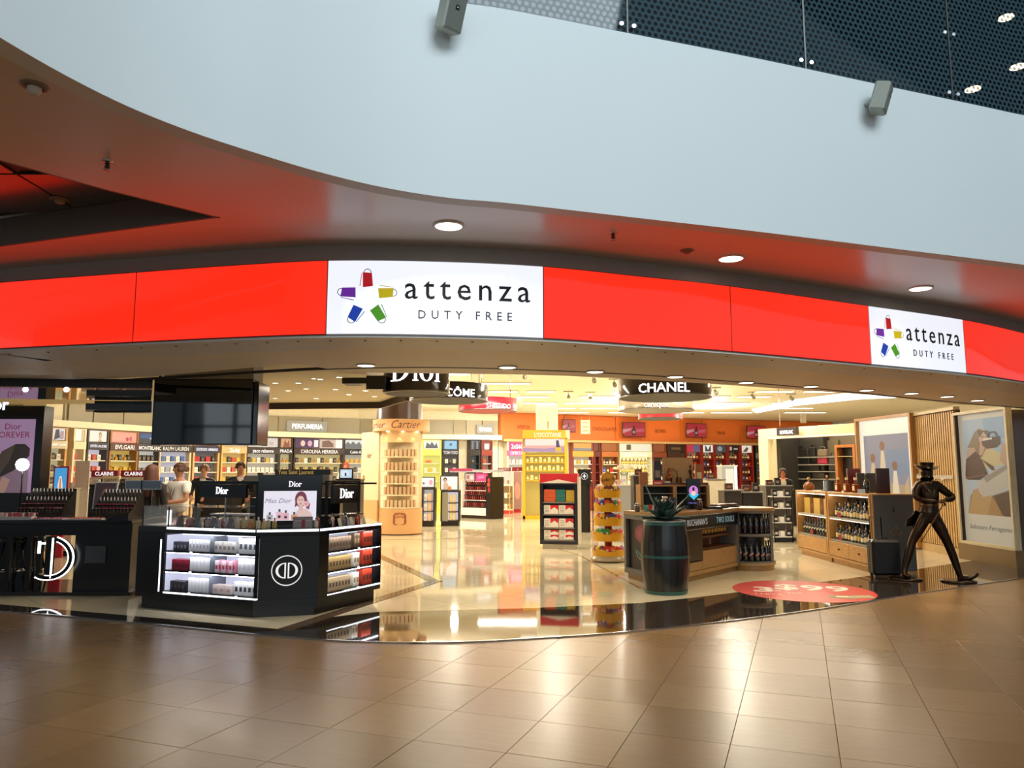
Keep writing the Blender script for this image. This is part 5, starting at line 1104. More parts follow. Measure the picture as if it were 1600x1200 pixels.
# wooden rear cabinet standing behind on the counter side
fc = Fr(P(1000, 740, 12.6), P(1108, 741, 12.6)); z = lambda py: zat(py, 12.6)
cb = thing('glass_cabinet', 'oak-framed open cabinet rising behind the liquor counter', 'cabinet', (fc.o.x, fc.o.y, 0), fc.rz)
MB().box(0, fc.L, 0, .45, z(760), z(757.5)).box(0, .05, 0, .45, .02, z(760)).box(fc.L / 2 - .03, fc.L / 2 + .03, 0, .45, .02, z(760)).box(fc.L - .05, fc.L, 0, .45, .02, z(760)).box(0, fc.L, .0, .45, .0, .08).build('oak_frame', WD, cb)
MB().box(.05, fc.L - .05, .42, .44, .08, z(760)).build('back_panel', M('#25221f', .5), cb); MB().box(.05, fc.L / 2 - .03, .05, .42, z(772), z(771)).build('shelf', M('#9a9388', .3), cb); MB().box(fc.L / 2 + .03, fc.L - .05, .05, .42, z(772), z(771)).build('shelf', M('#9a9388', .3), cb)
tz = z(757.5)
# tan board with copper still pictured, on top of the cabinet
f2 = Fr(P(1036, 740, 12.75), P(1083, 740, 12.75)); bz0, bz1 = tz + .02, zat(715, 12.75)
bd = thing('display_board', 'tan backboard with a small copper still model and figurine standing on the oak cabinet', 'display', (f2.o.x, f2.o.y, tz))
MB().box(-.05, f2.L + .05, -.15, .12, 0, .03, ch=.004).build('base', WOOD('#5a3218', .3), bd); MB().box(0, f2.L, .0, .03, .03, bz1 - tz, ch=.003).build('panel', M('#b08c60', .5), bd)
cp = M('#7d4526', .25, .8, var=.05)
MB().lathe([(.035, 0), (.05, .06), (.055, .11), (.03, .13), (.03, .2), (.02, .24), (.008, .25)], 16, (.09, -.06, .03), cp).tube([(.09, -.06, .27), (.14, -.06, .27), (.22, -.06, .22), (.23, -.06, .10)], .007, 6, cp).cyl(.25, -.06, .03, .12, .045, 16, cp).build('model_still', None, bd)
mf = MB().tube([(.42, -.05, .03), (.44, -.05, .12), (.45, -.05, .18)], .01).tube([(.49, -.05, .03), (.46, -.05, .12), (.45, -.05, .18)], .01).tube([(.45, -.05, .17), (.45, -.05, .26)], [.018, .022]).sphere((.45, -.05, .285), .018).cyl(.45, -.05, .30, .325, .016, 10).tube([(.44, -.05, .25), (.41, -.06, .21), (.45, -.08, .19)], .007).build('figurine', M('#3d2618', .35, .6), bd)
def boxed(px, pyb, pyt, Y, wpx, col, lab, cat='box', name='gift_box', band=None, zbase=None, depth=.08):
    p = P(px, pyb, Y); zb_ = zbase if zbase is not None else p.z; h = zat(pyt, Y) - zb_; w_ = wpx / F * Y
    mb = MB().box(-w_ / 2, w_ / 2, 0, depth, 0, h, ch=.004, mat=M(col, .35))
    if band: mb.box(-w_ * .35, w_ * .35, -.001, 0, h * .3, h * .6, mat=M(band, .4))
    o = mb.build(name); o.location = (p.x, Y, zb_); T(o, lab, cat); return o
boxed(1028, 757, 720, 12.7, 11, '#161210', 'tall black bottle box with a pale figure mark left of the tan board', band='#8a8078', zbase=tz); boxed(1006, 757, 738, 12.75, 13, '#b06a30', 'amber carton at the left on the oak cabinet', zbase=tz); boxed(1093, 757, 725, 12.75, 11, '#9a5a24', 'amber bottle box with a diagonal cream label right of the tan board', band='#e0cfa0', zbase=tz)
o = boxed(1028, 758, 751, 12.61, 16, '#cf3a38', 'small red price sign standing on the oak cabinet edge', 'sign', 'price_sign', '#f0d0c8', zbase=tz, depth=.01)
for px, c_, lb in ((1043, '#d6d0c4', 'white notice card under the tan board'), (1072, '#b5b9bb', 'clear glass card holder right under the tan board')): boxed(px, 757, 752, 12.61, 9, c_, lb, 'card', 'notice_card', zbase=tz, depth=.01)
boxed(1098, 757, 754, 12.62, 18, '#5a3220', 'low brown tray at the right on the oak cabinet', 'tray', 'tray', zbase=tz, depth=.15)
# digital sign and cocktails on the worktop
p = fS.p(xe(1117), .35, KH); t = thing('digital_sign', 'black upright digital sign with a pink and turquoise emblem on the liquor counter', 'sign', p, 0)
MB().box(-.11, .11, 0, .05, 0, zat(748, p.y) - KH, ch=.004).build('casing', M('#0f0e10', .2), t); mb = MB(); hs = zat(748, p.y) - KH
def pe(pts, c_, lay): mb.add([(x, -.001 * lay, z) for x, z in pts], [list(range(len(pts)))], mat=M(c_, em=1.1))
pe(ell(0, hs * .60, .075, .085, 20), '#c47ac8', 1); pe([(-.09, hs * .5), (0, hs * .30), (.09, hs * .5), (.05, hs * .40), (0, hs * .52), (-.05, hs * .40)], '#35b7d6', 2); pe(ell(0, hs * .52, .035, .04, 14), '#e8c2b4', 3); pe(ell(0, hs * .66, .02, .035, 10), '#1a1420', 3); mb.build('glowing_emblem', None, t)
text_mb('TWO SOULS', .03, M('#8a7ad8', em=1.2), at=(0, -.003, hs * .18), ext=.0005).build('lettering', None, t)
p = fK.p(fK.hit(1020, 780)[0], .3, KH); t = thing('digital_sign', 'small dark display with glowing blue bottle on the counter beside the agave plant', 'sign', p); MB().box(-.06, .06, 0, .04, 0, .22, ch=.003).build('casing', M('#0f0e10', .2), t); MB().box(-.03, .03, -.002, 0, .05, .12, mat=M('#2f7fe0', em=1.3)).add([(-.03, -.002, .12), (.03, -.002, .12), (0, -.002, .19)], [[0, 1, 2]], mat=M('#b050c0', em=1.0)).build('glowing_print', None, t)
def drink(px, dep, lab, col, h=.13, r=.045, name='cocktail_jar'):
    x = xe(px); o = MB().lathe([(r * .8, 0), (r, .01), (r, h * .8), (r * .7, h * .88), (r * .7, h)], 14, mat=M(col, .08, coat=.6, var=.05)).lathe([(r * .72, h), (r * .72, h * 1.1), (.001, h * 1.12)], 12, mat=CHR).build(name); o.location = fS.p(x, dep, KH + .0); T(o, lab, 'drink'); return o
drink(1082, .45, 'round jar of red-brown drink on a stem, middle of the liquor counter', '#8a3a1a', .20, .06); drink(1109, .16, 'dark red jar near the black digital sign', '#3a1612', .16, .045); drink(1053, .6, 'small white-lidded jar beside the agave leaves', '#5a4a48', .12, .04)
for px, c_, lb, dep in ((1062, '#5aa89c', 'round turquoise disc card on the liquor counter', .55), (1069, '#c22c2a', 'small red card standing on the liquor counter', .55)):
    o = MB().box(-.035, .035, 0, .01, 0, .10, ch=.02).build('menu_card', M(c_, .4)); o.location = fS.p(xe(px), dep, KH); T(o, lb, 'card')
o = MB().box(-.16, .16, 0, .2, 0, .012, mat=M('#2b2523', .2)).box(-.13, .13, .03, .17, .0125, .014, mat=M('#6e3c34', .3)).build('menu_tray'); o.location = fS.p(xe(1072), .12, KH + .03); o.rotation_euler = (.25, 0, fS.rz); T(o, 'tilted dark menu tray with a brown print on the liquor counter', 'tray')
for px, w_, lb, dep in ((1146, .36, 'long wooden tray on the liquor counter, left of the rounded end', .32), (1185, .30, 'wooden tray on the rounded counter end', .3)):
    t = thing('wooden_tray', lb, 'tray', fS.p(xe(px) if px < 1156 else fS.L + .28, dep, KH)); MB().box(-w_ / 2, w_ / 2, -.1, .1, .02, .06, ch=.006).build('rim', WOOD('#6b4a2c'), t); MB().box(-w_ / 2 - .02, w_ / 2 + .02, -.12, .12, 0, .018).build('base', M('#191614', .3), t)
o = MB().box(-.13, .13, -.06, .06, 0, .045, ch=.01).build('black_case', M('#141212', .3)); o.location = fS.p(xe(1126), .1, KH); T(o, 'flat black case in front of the black digital sign', 'case')
# ================================================================ BARREL WITH AGAVE
bc = G(1048, 932); br = .305; bc = Vector((bc.x, bc.y + br, 0)); t = thing('barrel', 'dark glossy barrel with teal hoops standing before the liquor counter', 'barrel', bc)
BH = .965; prof = []
for i in range(13):
    u = i / 12; prof.append((.278 + .050 * math.sin(PI * u), .006 + u * (BH - .006)))
dkb = M('#120e0c', .34, var=.25, scale=4, coat=.25); n = 20
for i in range(n):
    a0 = 2 * PI * i / n + .008; a1 = 2 * PI * (i + 1) / n - .008; MB().lathe([(r, z) for r, z in prof], 2, a0=a0, a1=a1).lathe([(prof[-1][0], BH), (prof[-1][0] - .02, BH)], 2, a0=a0, a1=a1).build('stave', dkb, t)
MB().lathe([(r - .006, z) for r, z in prof], 30).build('inner_shell', M('#0b0908', .4), t)
TE = M('#23504a', .4, var=.04); rad = lambda u: .278 + .050 * math.sin(PI * u)
for u0, u1 in ((.0, .055), (.49, .535), (.935, .99)): MB().lathe([(rad(u0) + .006, BH * u0 + .008), (rad(u1) + .006, BH * u1)], 36, cap=False).build('hoop', TE, t)
MB().cyl(0, 0, BH - .03, BH - .012, .265, 30).build('lid', M('#8a8a84', .4), t); MB().lathe([(.262, BH - .012), (.262, BH + .004), (.285, BH + .004), (.285, BH - .012)], 36).build('top_rim', M('#8d8f89', .35), t)
ag = thing('agave_plant', 'dark green agave with pale striped outer leaves on top of the barrel', 'plant', bc + Vector((0, 0, BH - .01)))
R4 = random.Random(9)
def leaf(ang, ln, wd, rise, mat, curl=.0, base=.06):
    wd *= 2.3; ln *= 1.35; mb = MB(); n = 8; vs = []
    for i in range(n + 1):
        u = i / n; d = base + ln * math.sin(u * rise) / max(.3, rise) if True else 0; el = rise * (1 - curl * u)
        x = base + ln * u * math.cos(rise) + curl * ln * u * u * .5; z = ln * u * math.sin(rise) - curl * ln * u * u * .35
        ww = wd * (math.sin(PI * min(1, u * .8 + .22)) ** .8) * (1 - u ** 3) + .002; vs += [(x, -ww, z + ww * .35), (x + .0, 0, z - .0), (x, ww, z + ww * .35), (x - .012, 0, z + .012)]
    for i in range(n):
        a = 4 * i; b = a + 4
        for q in range(4): mb.f.append([a + q, b + q, b + (q + 1) % 4, a + (q + 1) % 4]); mb.mi.append(0); mb.sm.append(True)
    mb.v = vs; mb.mats = [mat]; o = mb.build('leaf', None, ag); o.rotation_euler = (0, 0, ang); return o
GL = M('#173a34', .45, var=.2, scale=14); GP = M('#4f6a62', .45, var=.3, scale=14)
for k in range(9): leaf(k * .70, .26, .05, 1.15 + .1 * (k % 2), GL, .1, .03)
for k in range(8): leaf(k * .785 + .3, .25, .045, .75, GL if k % 2 else GP, .25, .05)
for k in range(7): leaf(k * .9 + .1, .22, .04, .38, GL if k % 3 else GP, .5, .06)
leaf(PI * 1.02, .40, .035, 1.25, GP, .12, .06); leaf(-.1, .34, .04, 1.0, GP, .2, .06)
MB().lathe([(.12, 0), (.13, .03), (.001, .05)], 16).build('soil_mound', M('#1a2624', .6), ag)
# ================================================================ FLOOR STICKER
sc_ = G(1254, 923.5); t = thing('floor_sticker', 'large round red price sticker on the floor before the statue', 'sticker', (sc_.x, sc_.y, .0072)); 
ea, eb = G(1125, 918), G(1383, 934); 
MB().lathe([(1.0, -.002), (1.0, .0008)], 56).build('disc', M('#d4372f', .3, var=.02), t).scale = (.92, .98, 1)
def flatxt(body, size, x, y, rot, sx=1.0, off=.0, col='#f2e4d2', name='lettering', z=.0022):
    o = text_mb(body, size, M(col, .4), sx=sx, off=off, ext=.0003); o.xf(lambda x_, y_, z_: (x_, z_, -y_)); q = o.build(name, None, t); q.location = (x, y, z); q.rotation_euler = (0, 0, rot); return q
flatxt('3', .62, -.56, -.10, -.28, 1.1, .012); flatxt('$99', .70, .14, .0, -.28, .95, .012); flatxt('x', .2, -.36, -.06, -.28)
flatxt('LLEVA', .13, -.58, -.36, -.28); flatxt('POR', .10, -.2, -.27, -.28)
mb = MB(); mb.poly([(.10, -.62, .002), (.42, -.72, .002), (.50, -.50, .002), (.2, -.42, .002)], M('#7d7a50', .5)).poly([(.36, -.62, .0024), (.7, -.66, .0024), (.72, -.42, .0024), (.45, -.44, .0024)], M('#a89a6a', .5)).poly([(.22, -.56, .0028), (.38, -.6, .0028), (.4, -.5, .0028), (.26, -.48, .0028)], M('#d9cfa0', .5)); mb.build('printed_sweets', None, t)
# ================================================================ OAK DISPLAY CABINETS ON THE RIGHT
CX = 5.78; cab = [(15.55, 14.05), (14.02, 12.35)]; OAK = WOOD('#b98a52', .35); CH = 1.27
def cabinet(y1, y0, lab, two):
    fr = Fr((CX, y1), (CX, y0)); L = fr.L; t = thing('display_cabinet', lab, 'cabinet', (fr.o.x, fr.o.y, 0), fr.rz, 'oak display cabinets on the right')
    MB().box(.06, L, .05, .62, 0, .09).build('plinth', OAK, t); MB().box(0, L, 0, .66, CH - .05, CH, ch=.004).build('top', OAK, t)
    MB().box(0, .05, 0, .64, .09, CH - .05).build('side', OAK, t); MB().box(L - .05, L, 0, .64, .09, CH - .05).build('side', OAK, t); MB().box(0, L, .60, .64, .09, CH - .05).build('back', M('#8a8c80', .5), t)
    MB().box(.05, L - .05, 0, .6, .09, .13).build('bottom', OAK, t); MB().box(.05, L - .05, 0.01, .6, .40, .43).build('shelf', M('#8f8a7c', .35), t); MB().box(.05, L - .05, .01, .6, .80, .825).build('shelf', M('#a8a498', .3), t)
    n = 2 if two else 1
    for k in range(n):
        a = .055 + k * (L - .11) / n; b = .05 + (k + 1) * (L - .11) / n; d = MB().box(a, b, -.005, .02, .14, .395, ch=.006).build('drawer', OAK, t)
        if two: MB().cyl(0, 0, 0, .025, .014, 10).xf(lambda x, y, z: (x + (a + b) / 2, -.005 - z, y + .27)).build('knob', M('#3a2a1a', .4, .6), d)
    MB().box(.05, L - .05, .02, .06, CH - .062, CH - .052).build('glow_strip', M('#fff4dc', em=7), t); MB().box(.05, L - .05, .02, .04, .785, .79).build('glow_strip', M('#fff4dc', em=5), t)
    MB().box(.01, .05, -.003, 0, .09, CH - .05).build('front_edge', OAK, t)
    return fr, L
f1, L1 = cabinet(*cab[0], 'farther oak display cabinet with boxed bottles above and striped-label bottles below', False)
f2_, L2 = cabinet(*cab[1], 'nearer oak display cabinet full of dark bottles beside the grey end panel', True)
row(f1, .12, L1 - .1, .12, .825, [(pbox(.30, .1, .30, '#c6a24c', '#caa95a'), .30, 'wide gold carton, upper shelf of the farther oak cabinet'), (pbox(.16, .1, .30, '#5a2816', '#8a4a24'), .16, 'brown carton, upper shelf of the farther oak cabinet')], 'liquor_carton', 'gold or brown liquor carton on the upper shelf of the farther oak cabinet', 'carton', 'goods in the oak cabinets', gap=.01)
row(f1, .10, L1 - .1, .12, .43, [(bottle(.042, .30, '#15110f', '#d8cfb8', '#2a2420', .66, .3, stripe=True), .11)], 'liquor_bottle', 'dark slant-labelled bottle, front row of the farther oak cabinet', 'bottle', 'goods in the oak cabinets', gap=.02)
row(f1, .14, L1 - .1, .30, .43, [(pbox(.10, .1, .33, '#c9642a'), .10, 'orange carton, rear row of the farther oak cabinet'), (pbox(.10, .1, .31, '#c8929a'), .1, 'pink carton, rear row of the farther oak cabinet'), (bottle(.04, .33, '#2a2018', None, '#c9c9c4'), .1, 'silver-capped dark bottle, rear row of the farther oak cabinet'), (pbox(.10, .1, .30, '#94a03a'), .1, 'green carton, rear row of the farther oak cabinet')], 'liquor_carton', 'orange, pink or green carton in the rear row of the farther oak cabinet', 'carton', 'goods in the oak cabinets', gap=.03)
for zz, lb in ((.825, 'upper'), (.43, 'lower')):
    row(f2_, .12, L2 - .1, .11, zz, [(bottle(.04, .27, '#17120e', '#e2cf98', '#1a1410'), .10), (bottle(.04, .25, '#1a1410', '#d9b668', '#b98a3a'), .1), (bottle(.045, .22, '#2a1a10', '#efe6cf', '#1a1410', .6), .11)], 'liquor_bottle', 'dark labelled bottle, front row, %s shelf of the nearer oak cabinet' % lb, 'bottle', 'goods in the oak cabinets', gap=.02)
    row(f2_, .16, L2 - .1, .30, zz, [(bottle(.045, .33, '#14100d', '#9a9484', '#1a1410'), .12, 'tall dark bottle, rear row, %s shelf of the nearer oak cabinet' % lb), (pbox(.12, .1, .30, '#26221f', '#4a4440'), .12, 'dark box, rear row, %s shelf of the nearer oak cabinet' % lb)], 'liquor_bottle', 'taller dark bottle or box at the rear of the %s shelf, nearer oak cabinet' % lb, 'bottle', 'goods in the oak cabinets', gap=.04)
for fr, x, zz, lb in ((f1, .6, .43, 'small red price card, lower shelf of the farther oak cabinet'), (f2_, .35, .825, 'small red price card, upper shelf of the nearer oak cabinet'), (f2_, .35, .43, 'small red price card, lower shelf of the nearer oak cabinet')):
    o = MB().box(0, .14, -.0, .006, 0, .09).build('price_card', M('#d6483e', .4, em=.15)); o.location = fr.p(x, .03, zz); o.rotation_euler = (0, 0, fr.rz); T(o, lb, 'card')
# goods on top of the oak cabinets
def onTop(me, x, y, fr, name, lab, cat): inst(me, name, fr.p(x, y, CH), fr.rz, lab, cat, 'bottles on top of the oak cabinets')
pk = MB().lathe([(.06, 0), (.10, .03), (.11, .09), (.06, .15), (.02, .17), (.018, .21)], 16, mat=M('#d8762e', .15, em=.12)).lathe([(.03, .21), (.03, .25), (.001, .26)], 10, mat=M('#a87838', .3)).mesh('decanter')
onTop(pk, .30, .16, f1, 'decanter', 'glowing orange ribbed decanter at the left end of the oak cabinets', 'decanter')
bm_ = MB().box(-.16, .16, -.10, .10, 0, .02, mat=M('#16130f', .3)).mesh('tray')
boxq = MB().lathe([(.02, 0), (.15, 0), (.15, .015), (.10, .02), (.10, .20), (.001, .20)], 24, mat=M('#121010', .4)).mesh('hat'); onTop(boxq, 1.05, .25, f1, 'top_hat', 'black top hat lying on the oak cabinets', 'hat')
onTop(bottle(.06, .30, '#7c3216', '#c9903a', '#a8803a', .6, .3, square=True), .62, .40, f1, 'liquor_bottle', 'square amber-red bottle behind the black top hat', 'bottle')
for k, x in enumerate((.10, .45, .80)): onTop(bottle(.058, .26, '#8a3c14', '#e8d6a8', '#c9b07a', .58, .35, square=True), x, .18, f2_, 'liquor_bottle', 'square amber decanter with cork stopper, %s of three on the nearer cabinet' % ['farthest', 'middle', 'nearest'][k], 'bottle')
for k, (x, w_, h, c_, nm) in enumerate(((.28, .22, .42, '#5a1d12', 'dark red upright box behind the amber decanters'), (.75, .30, .34, '#3a3632', 'dark grey open box behind the amber decanters'), (1.35, .20, .42, '#33160f', 'tall brown box at the near end of the oak cabinets'))):
    o = MB().box(-w_ / 2, w_ / 2, 0, .1, 0, h, ch=.004).build('gift_box', M(c_, .3)); o.location = f2_.p(x, .40, CH); o.rotation_euler = (0, 0, f2_.rz * 0 - .2); T(o, nm, 'box')
onTop(bottle(.05, .34, '#16120e', None, '#2a2420', .6, .3), 1.12, .22, f2_, 'liquor_bottle', 'dark ribbed bottle beside the tall brown box', 'bottle')
o = MB().box(0, .12, 0, .008, 0, .07).build('price_card', M('#f4f0e2', .4, em=.2)); o.location = f2_.p(1.15, .05, CH); o.rotation_euler = (0, 0, -.6); T(o, 'small white price card on top of the nearer oak cabinet', 'card')
# grey end panel
ep = thing('end_panel', 'tall grey end panel with a faint crest, closing the oak cabinets', 'panel', (CX - .0, 12.27, 0), -.02)
MB().box(0, .66, 0, .05, .06, CH, ch=.004).build('panel', M('#55534f', .45, var=.05), ep); MB().box(0, .02, -.004, .05, .06, CH).box(.02, .66, -.004, .05, CH - .015, CH + .002).build('edge_trim', OAK, ep); MB().box(0.0, .66, .0, .1, 0, .06).build('plinth', OAK, ep)
mb = MB(); cm = M('#8a6a50', .5)
mb.tube([(.36 + .10 * math.cos(a), -.002, .64 + .09 * math.sin(a)) for a in [2 * PI * i / 20 for i in range(20)]], .004, 5, cm, closed=True).tube([(.27, -.002, .68), (.31, -.002, .61), (.36, -.002, .66), (.41, -.002, .61), (.45, -.002, .68)], .005, 5, cm).tube([(.36, -.002, .72), (.36, -.002, .80)], .005, 5, cm).tube([(.32, -.002, .55), (.32, -.002, .50)], .005, 5, cm).tube([(.36, -.002, .55), (.36, -.002, .48)], .005, 5, cm).tube([(.40, -.002, .55), (.40, -.002, .50)], .005, 5, cm).build('crest', None, ep)
MB().box(.325, .35, -.003, 0, .98, 1.06, ch=.008).build('keyhole_plate', M('#2c2826', .4), ep)
# ================================================================ SUITCASE
sp = G(1371, 897); t = thing('suitcase', 'small black wheeled suitcase with raised handle before the grey end panel', 'suitcase', (5.52, 11.78, 0), -.04)
MB().box(0, .43, 0, .24, .055, .59, ch=.035).build('shell', M('#0e0e0f', .35), t)
for k in range(7): MB().box(.035 + k * .055, .05 + k * .055, -.004, .004, .10, .55, ch=.003).build('rib', M('#121213', .35), t)
MB().box(-.003, .433, .115, .125, .06, .585).build('zip_band', M('#1d1d1f', .6), t)
for x in (.05, .38):
    for y in (.04, .20): MB().cyl(0, 0, -.012, .012, .024, 12).xf(lambda a, b, c: (x + c, y + b, .026 + a)).build('wheel', M('#070707', .5), t); MB().box(x - .018, x + .018, y - .015, y + .015, .035, .06).build('wheel_housing', BLK, t)
MB().tube([(.06, .2, .58), (.06, .2, .93), (.235, .2, .93), (.235, .2, .58)], .011, 8).build('pull_handle', M('#111112', .3, .3), t); MB().tube([(.15, .12, .59), (.16, .12, .615), (.27, .12, .615), (.28, .12, .59)], .009, 8).build('carry_handle', BLK, t)
# ================================================================ BRONZE STRIDING STATUE
YS = 11.55
def SP(px, py, dy=0.0): p = P(px, py, YS); return Vector((p.x, YS + dy, p.z))
def skin(name, pts, edges, rad, mat, par=None, sub=2, root=0, flat_=1.0):
    me = bpy.data.meshes.new(name); me.from_pydata([tuple(p) for p in pts], edges, []); o = bpy.data.objects.new(name, me); C.objects.link(o)
    if par is not None: o.parent = par
    md = o.modifiers.new('skin', 'SKIN'); md.use_smooth_shade = True
    for i, v in enumerate(me.skin_vertices[0].data):
        r = rad[i]; v.radius = (r, r) if not isinstance(r, tuple) else r; v.use_root = (i == root)
    sb = o.modifiers.new('sub', 'SUBSURF'); sb.levels = sub; sb.render_levels = sub
    me.materials.append(mat); return o
def chain(n0, n): return [(n0 + i, n0 + i + 1) for i in range(n)]
BZ = M('#3a2c20', .26, .9, var=.25, scale=12); BZ2 = M('#6e5234', .22, .95, var=.2)
so = SP(1453, 905); so.z = 0
stt = thing('statue', 'dark bronze statue of a striding man in top hat and tailcoat holding a cane', 'statue', so)
def L_(v): return (v.x - so.x, v.y - so.y, v.z)
hip = SP(1452, 803)
pts = [hip, SP(1452, 788), SP(1451, 772), SP(1450, 760), SP(1448, 751, -.01), SP(1447, 745, -.02), SP(1447, 738, -.02), SP(1447, 732, -.02)]
rad = [(.115, .10), (.105, .09), (.13, .10), (.125, .09), (.060, .06), (.078, .085), (.092, .105), (.085, .10)]; ed = chain(0, 7)
def limb(attach, ps_, rs):
    k = len(pts); pts.extend(ps_); rad.extend(rs); ed.append((attach, k)); ed.extend(chain(k, len(ps_) - 1))
limb(0, [SP(1446, 810, .02), SP(1436, 828, .03), SP(1428, 845, .05), SP(1422, 868, .05), SP(1416, 890, .05), SP(1414, 899, .02), SP(1420, 901, -.06)], [.085, .078, .058, .055, .040, .040, .03])
limb(0, [SP(1459, 810, -.02), SP(1468, 828, -.05), SP(1476, 846, -.07), SP(1485, 870, -.08), SP(1493, 893, -.08), SP(1496, 902, -.08), SP(1506, 903, -.10), SP(1516, 898, -.12), SP(1521, 894, -.12)], [.085, .078, .058, .055, .040, .042, .036, .028, .018])
limb(3, [SP(1436, 758, 0), SP(1430, 766, -.02), SP(1428, 778, -.06), SP(1440, 782, -.16), SP(1454, 783, -.20)], [.065, .058, .045, .036, .028])
limb(3, [SP(1464, 758, 0), SP(1473, 766, -.02), SP(1487, 778, -.05), SP(1476, 780, -.15), SP(1465, 781, -.20)], [.065, .058, .045, .036, .028])
ptl = [Vector(L_(p)) for p in pts]
rad = [(r * 1.16 if not isinstance(r, tuple) else r) for r in rad]; skin('body', ptl, ed, rad, BZ, stt)
def hand(par, wrist, dirv, down, mat, s=1.0, name='hand', flip=1):
    d = Vector(dirv).normalized(); u = Vector(down).normalized(); sd = d.cross(u).normalized() * flip; P0 = Vector(wrist); pts_ = [P0, P0 + d * .045 * s, P0 + d * .08 * s]; rd_ = [.02 * s, (.028 * s, .016 * s), (.030 * s, .014 * s)]; e_ = [(0, 1), (1, 2)]
    for i, ln in enumerate((.060, .072, .066, .050)):
        b = P0 + d * .085 * s + sd * (i - 1.5) * .018 * s; k = len(pts_); pts_ += [b, b + (d * .6 + u * .5) * ln * .5 * s, b + (d * .5 + u * 1.2) * ln * .7 * s]; rd_ += [.0095 * s, .009 * s, .0075 * s]; e_ += [(2, k), (k, k + 1), (k + 1, k + 2)]
    b = P0 + d * .035 * s - sd * .028 * s; k = len(pts_); pts_ += [b, b - sd * .02 * s + d * .03 * s + u * .01, b - sd * .012 * s + d * .05 * s + u * .03 * s]; rd_ += [.012 * s, .0105 * s, .008 * s]; e_ += [(1, k), (k, k + 1), (k + 1, k + 2)]
    return skin(name, pts_, e_, rd_, mat, par, 1)
hand(stt, L_(SP(1453, 783, -.20)), (1, -.2, -.1), (0, 0, -1), BZ2, .95); hand(stt, L_(SP(1467, 781, -.21)), (-1, -.2, .05), (0, 0, -1), BZ2, .95, flip=-1)
hc = Vector(L_(SP(1446.5, 734.5, -.02))); mb = MB()
brim = []
mb.lathe([(.0005, 0), (.085, 0), (.155, .012), (.160, .020), (.150, .022), (.095, .012), (.092, .07), (.100, .112), (.101, .120), (.0005, .122)], 28, (0, 0, 0))
mb.xf(lambda x, y, z: (x * 1.0, y, z + .35 * x * x / .16 * (1 if z < .05 else 0))); o = mb.build('top_hat', BZ, stt); o.location = hc + Vector((0, 0, -.005)); o.rotation_euler = (0, .05, 0)
MB().lathe([(.0915, .015), (.0925, .04)], 28).build('hat_band', M('#120d0a', .35, .6), o)
fc_ = Vector(L_(SP(1447, 741, -.02)))
mb = MB().add([(-.012, -.075, -.005), (.012, -.075, -.005), (0, -.10, -.012), (0, -.078, .03)], [[0, 1, 3], [0, 2, 1], [0, 3, 2], [1, 2, 3]]); mb.sphere((-.028, -.072, .028), (.012, .008, .007), 8, 5).sphere((.028, -.072, .028), (.012, .008, .007), 8, 5).sphere((0, -.076, -.032), (.022, .008, .006), 8, 5).sphere((-.072, 0, .0), (.01, .02, .03), 8, 5).sphere((.072, 0, .0), (.01, .02, .03), 8, 5); o = mb.build('face', BZ, stt); o.location = fc_
cf = lambda px, py, dy=0: Vector(L_(SP(px, py, dy)))
MB().tube([cf(1463, 781, -.24), cf(1452, 805, -.20), cf(1436, 836, -.16), cf(1431, 846, -.14)], [.010, .009, .007, .006], 8, mat=BZ2).sphere(tuple(cf(1464, 778, -.24)), .022, 10, 6, BZ2).build('cane', None, stt)
# tailcoat: open jacket shell with tails, lapels, cravat, belt line
mb = MB(); n = 18
def ringpts(cx, cz, rx, ry, cy=0.0): return [(cx + rx * math.cos(2 * PI * i / n), cy + ry * math.sin(2 * PI * i / n), cz) for i in range(n)]
rings_ = [(1451, 800, .150, .125), (1452, 790, .125, .108), (1451, 776, .148, .118), (1450, 764, .150, .112), (1449, 756, .120, .095), (1448, 751, .070, .065)]
vs = []
for px, py, rx, ry in rings_: q = cf(px, py); vs += ringpts(q.x, q.z, rx, ry)
fs = [[k * n + i, k * n + (i + 1) % n, (k + 1) * n + (i + 1) % n, (k + 1) * n + i] for k in range(len(rings_) - 1) for i in range(n)]
mb.add(vs, fs, True).build('jacket', BZ, stt)
tl = MB()
for sx_ in (0, 1):
    q = [cf(1440 - sx_ * 4, 798, .08 + sx_ * .03), cf(1452, 800, .12 + sx_ * .02), cf(1440, 822, .12), cf(1424 - sx_ * 3, 823, .10), cf(1422, 812, .09), cf(1431, 805, .08)]
    tl.add([tuple(v) for v in q] + [tuple(v + Vector((0, .02, 0))) for v in q], [list(range(6)), list(range(6, 12))[::-1]] + [[i, 6 + i, 6 + (i + 1) % 6, (i + 1) % 6] for i in range(6)])
tl.build('coat_tails', BZ, stt)
lp = MB()
for s_ in (-1, 1):
    a = cf(1448, 753, -.09); b = cf(1451, 778, -.135); lp.add([(a.x + s_ * .015, a.y, a.z), (a.x + s_ * .07, a.y + .01, a.z - .02), (b.x + s_ * .05, b.y + .02, b.z + .10), (b.x + s_ * .005, b.y, b.z)], [[0, 1, 2, 3]])
lp.tube([cf(1448, 753, -.08), cf(1449, 757, -.11)], [.03, .02], 8).build('lapels', BZ2, stt)
q = cf(1452, 791); MB().lathe([(1.0, 0), (1.03, .018), (1.0, .036)], 24).xf(lambda x, y, z: (q.x + x * .128, y * .110, q.z + z)).build('waist_band', BZ2, stt)
for px, py, dy, nm in ((1415, 906, 0, 'left'), (1498, 910, -.08, 'right')):
    g = G(px, py); MB().lathe([(.0005, .03), (.20, .03), (.235, .022), (.24, .0), (.0005, 0)], 32, (g.x - so.x, g.y - so.y, .008)).build('round_base', M('#3a2a1c', .25, .7), stt)
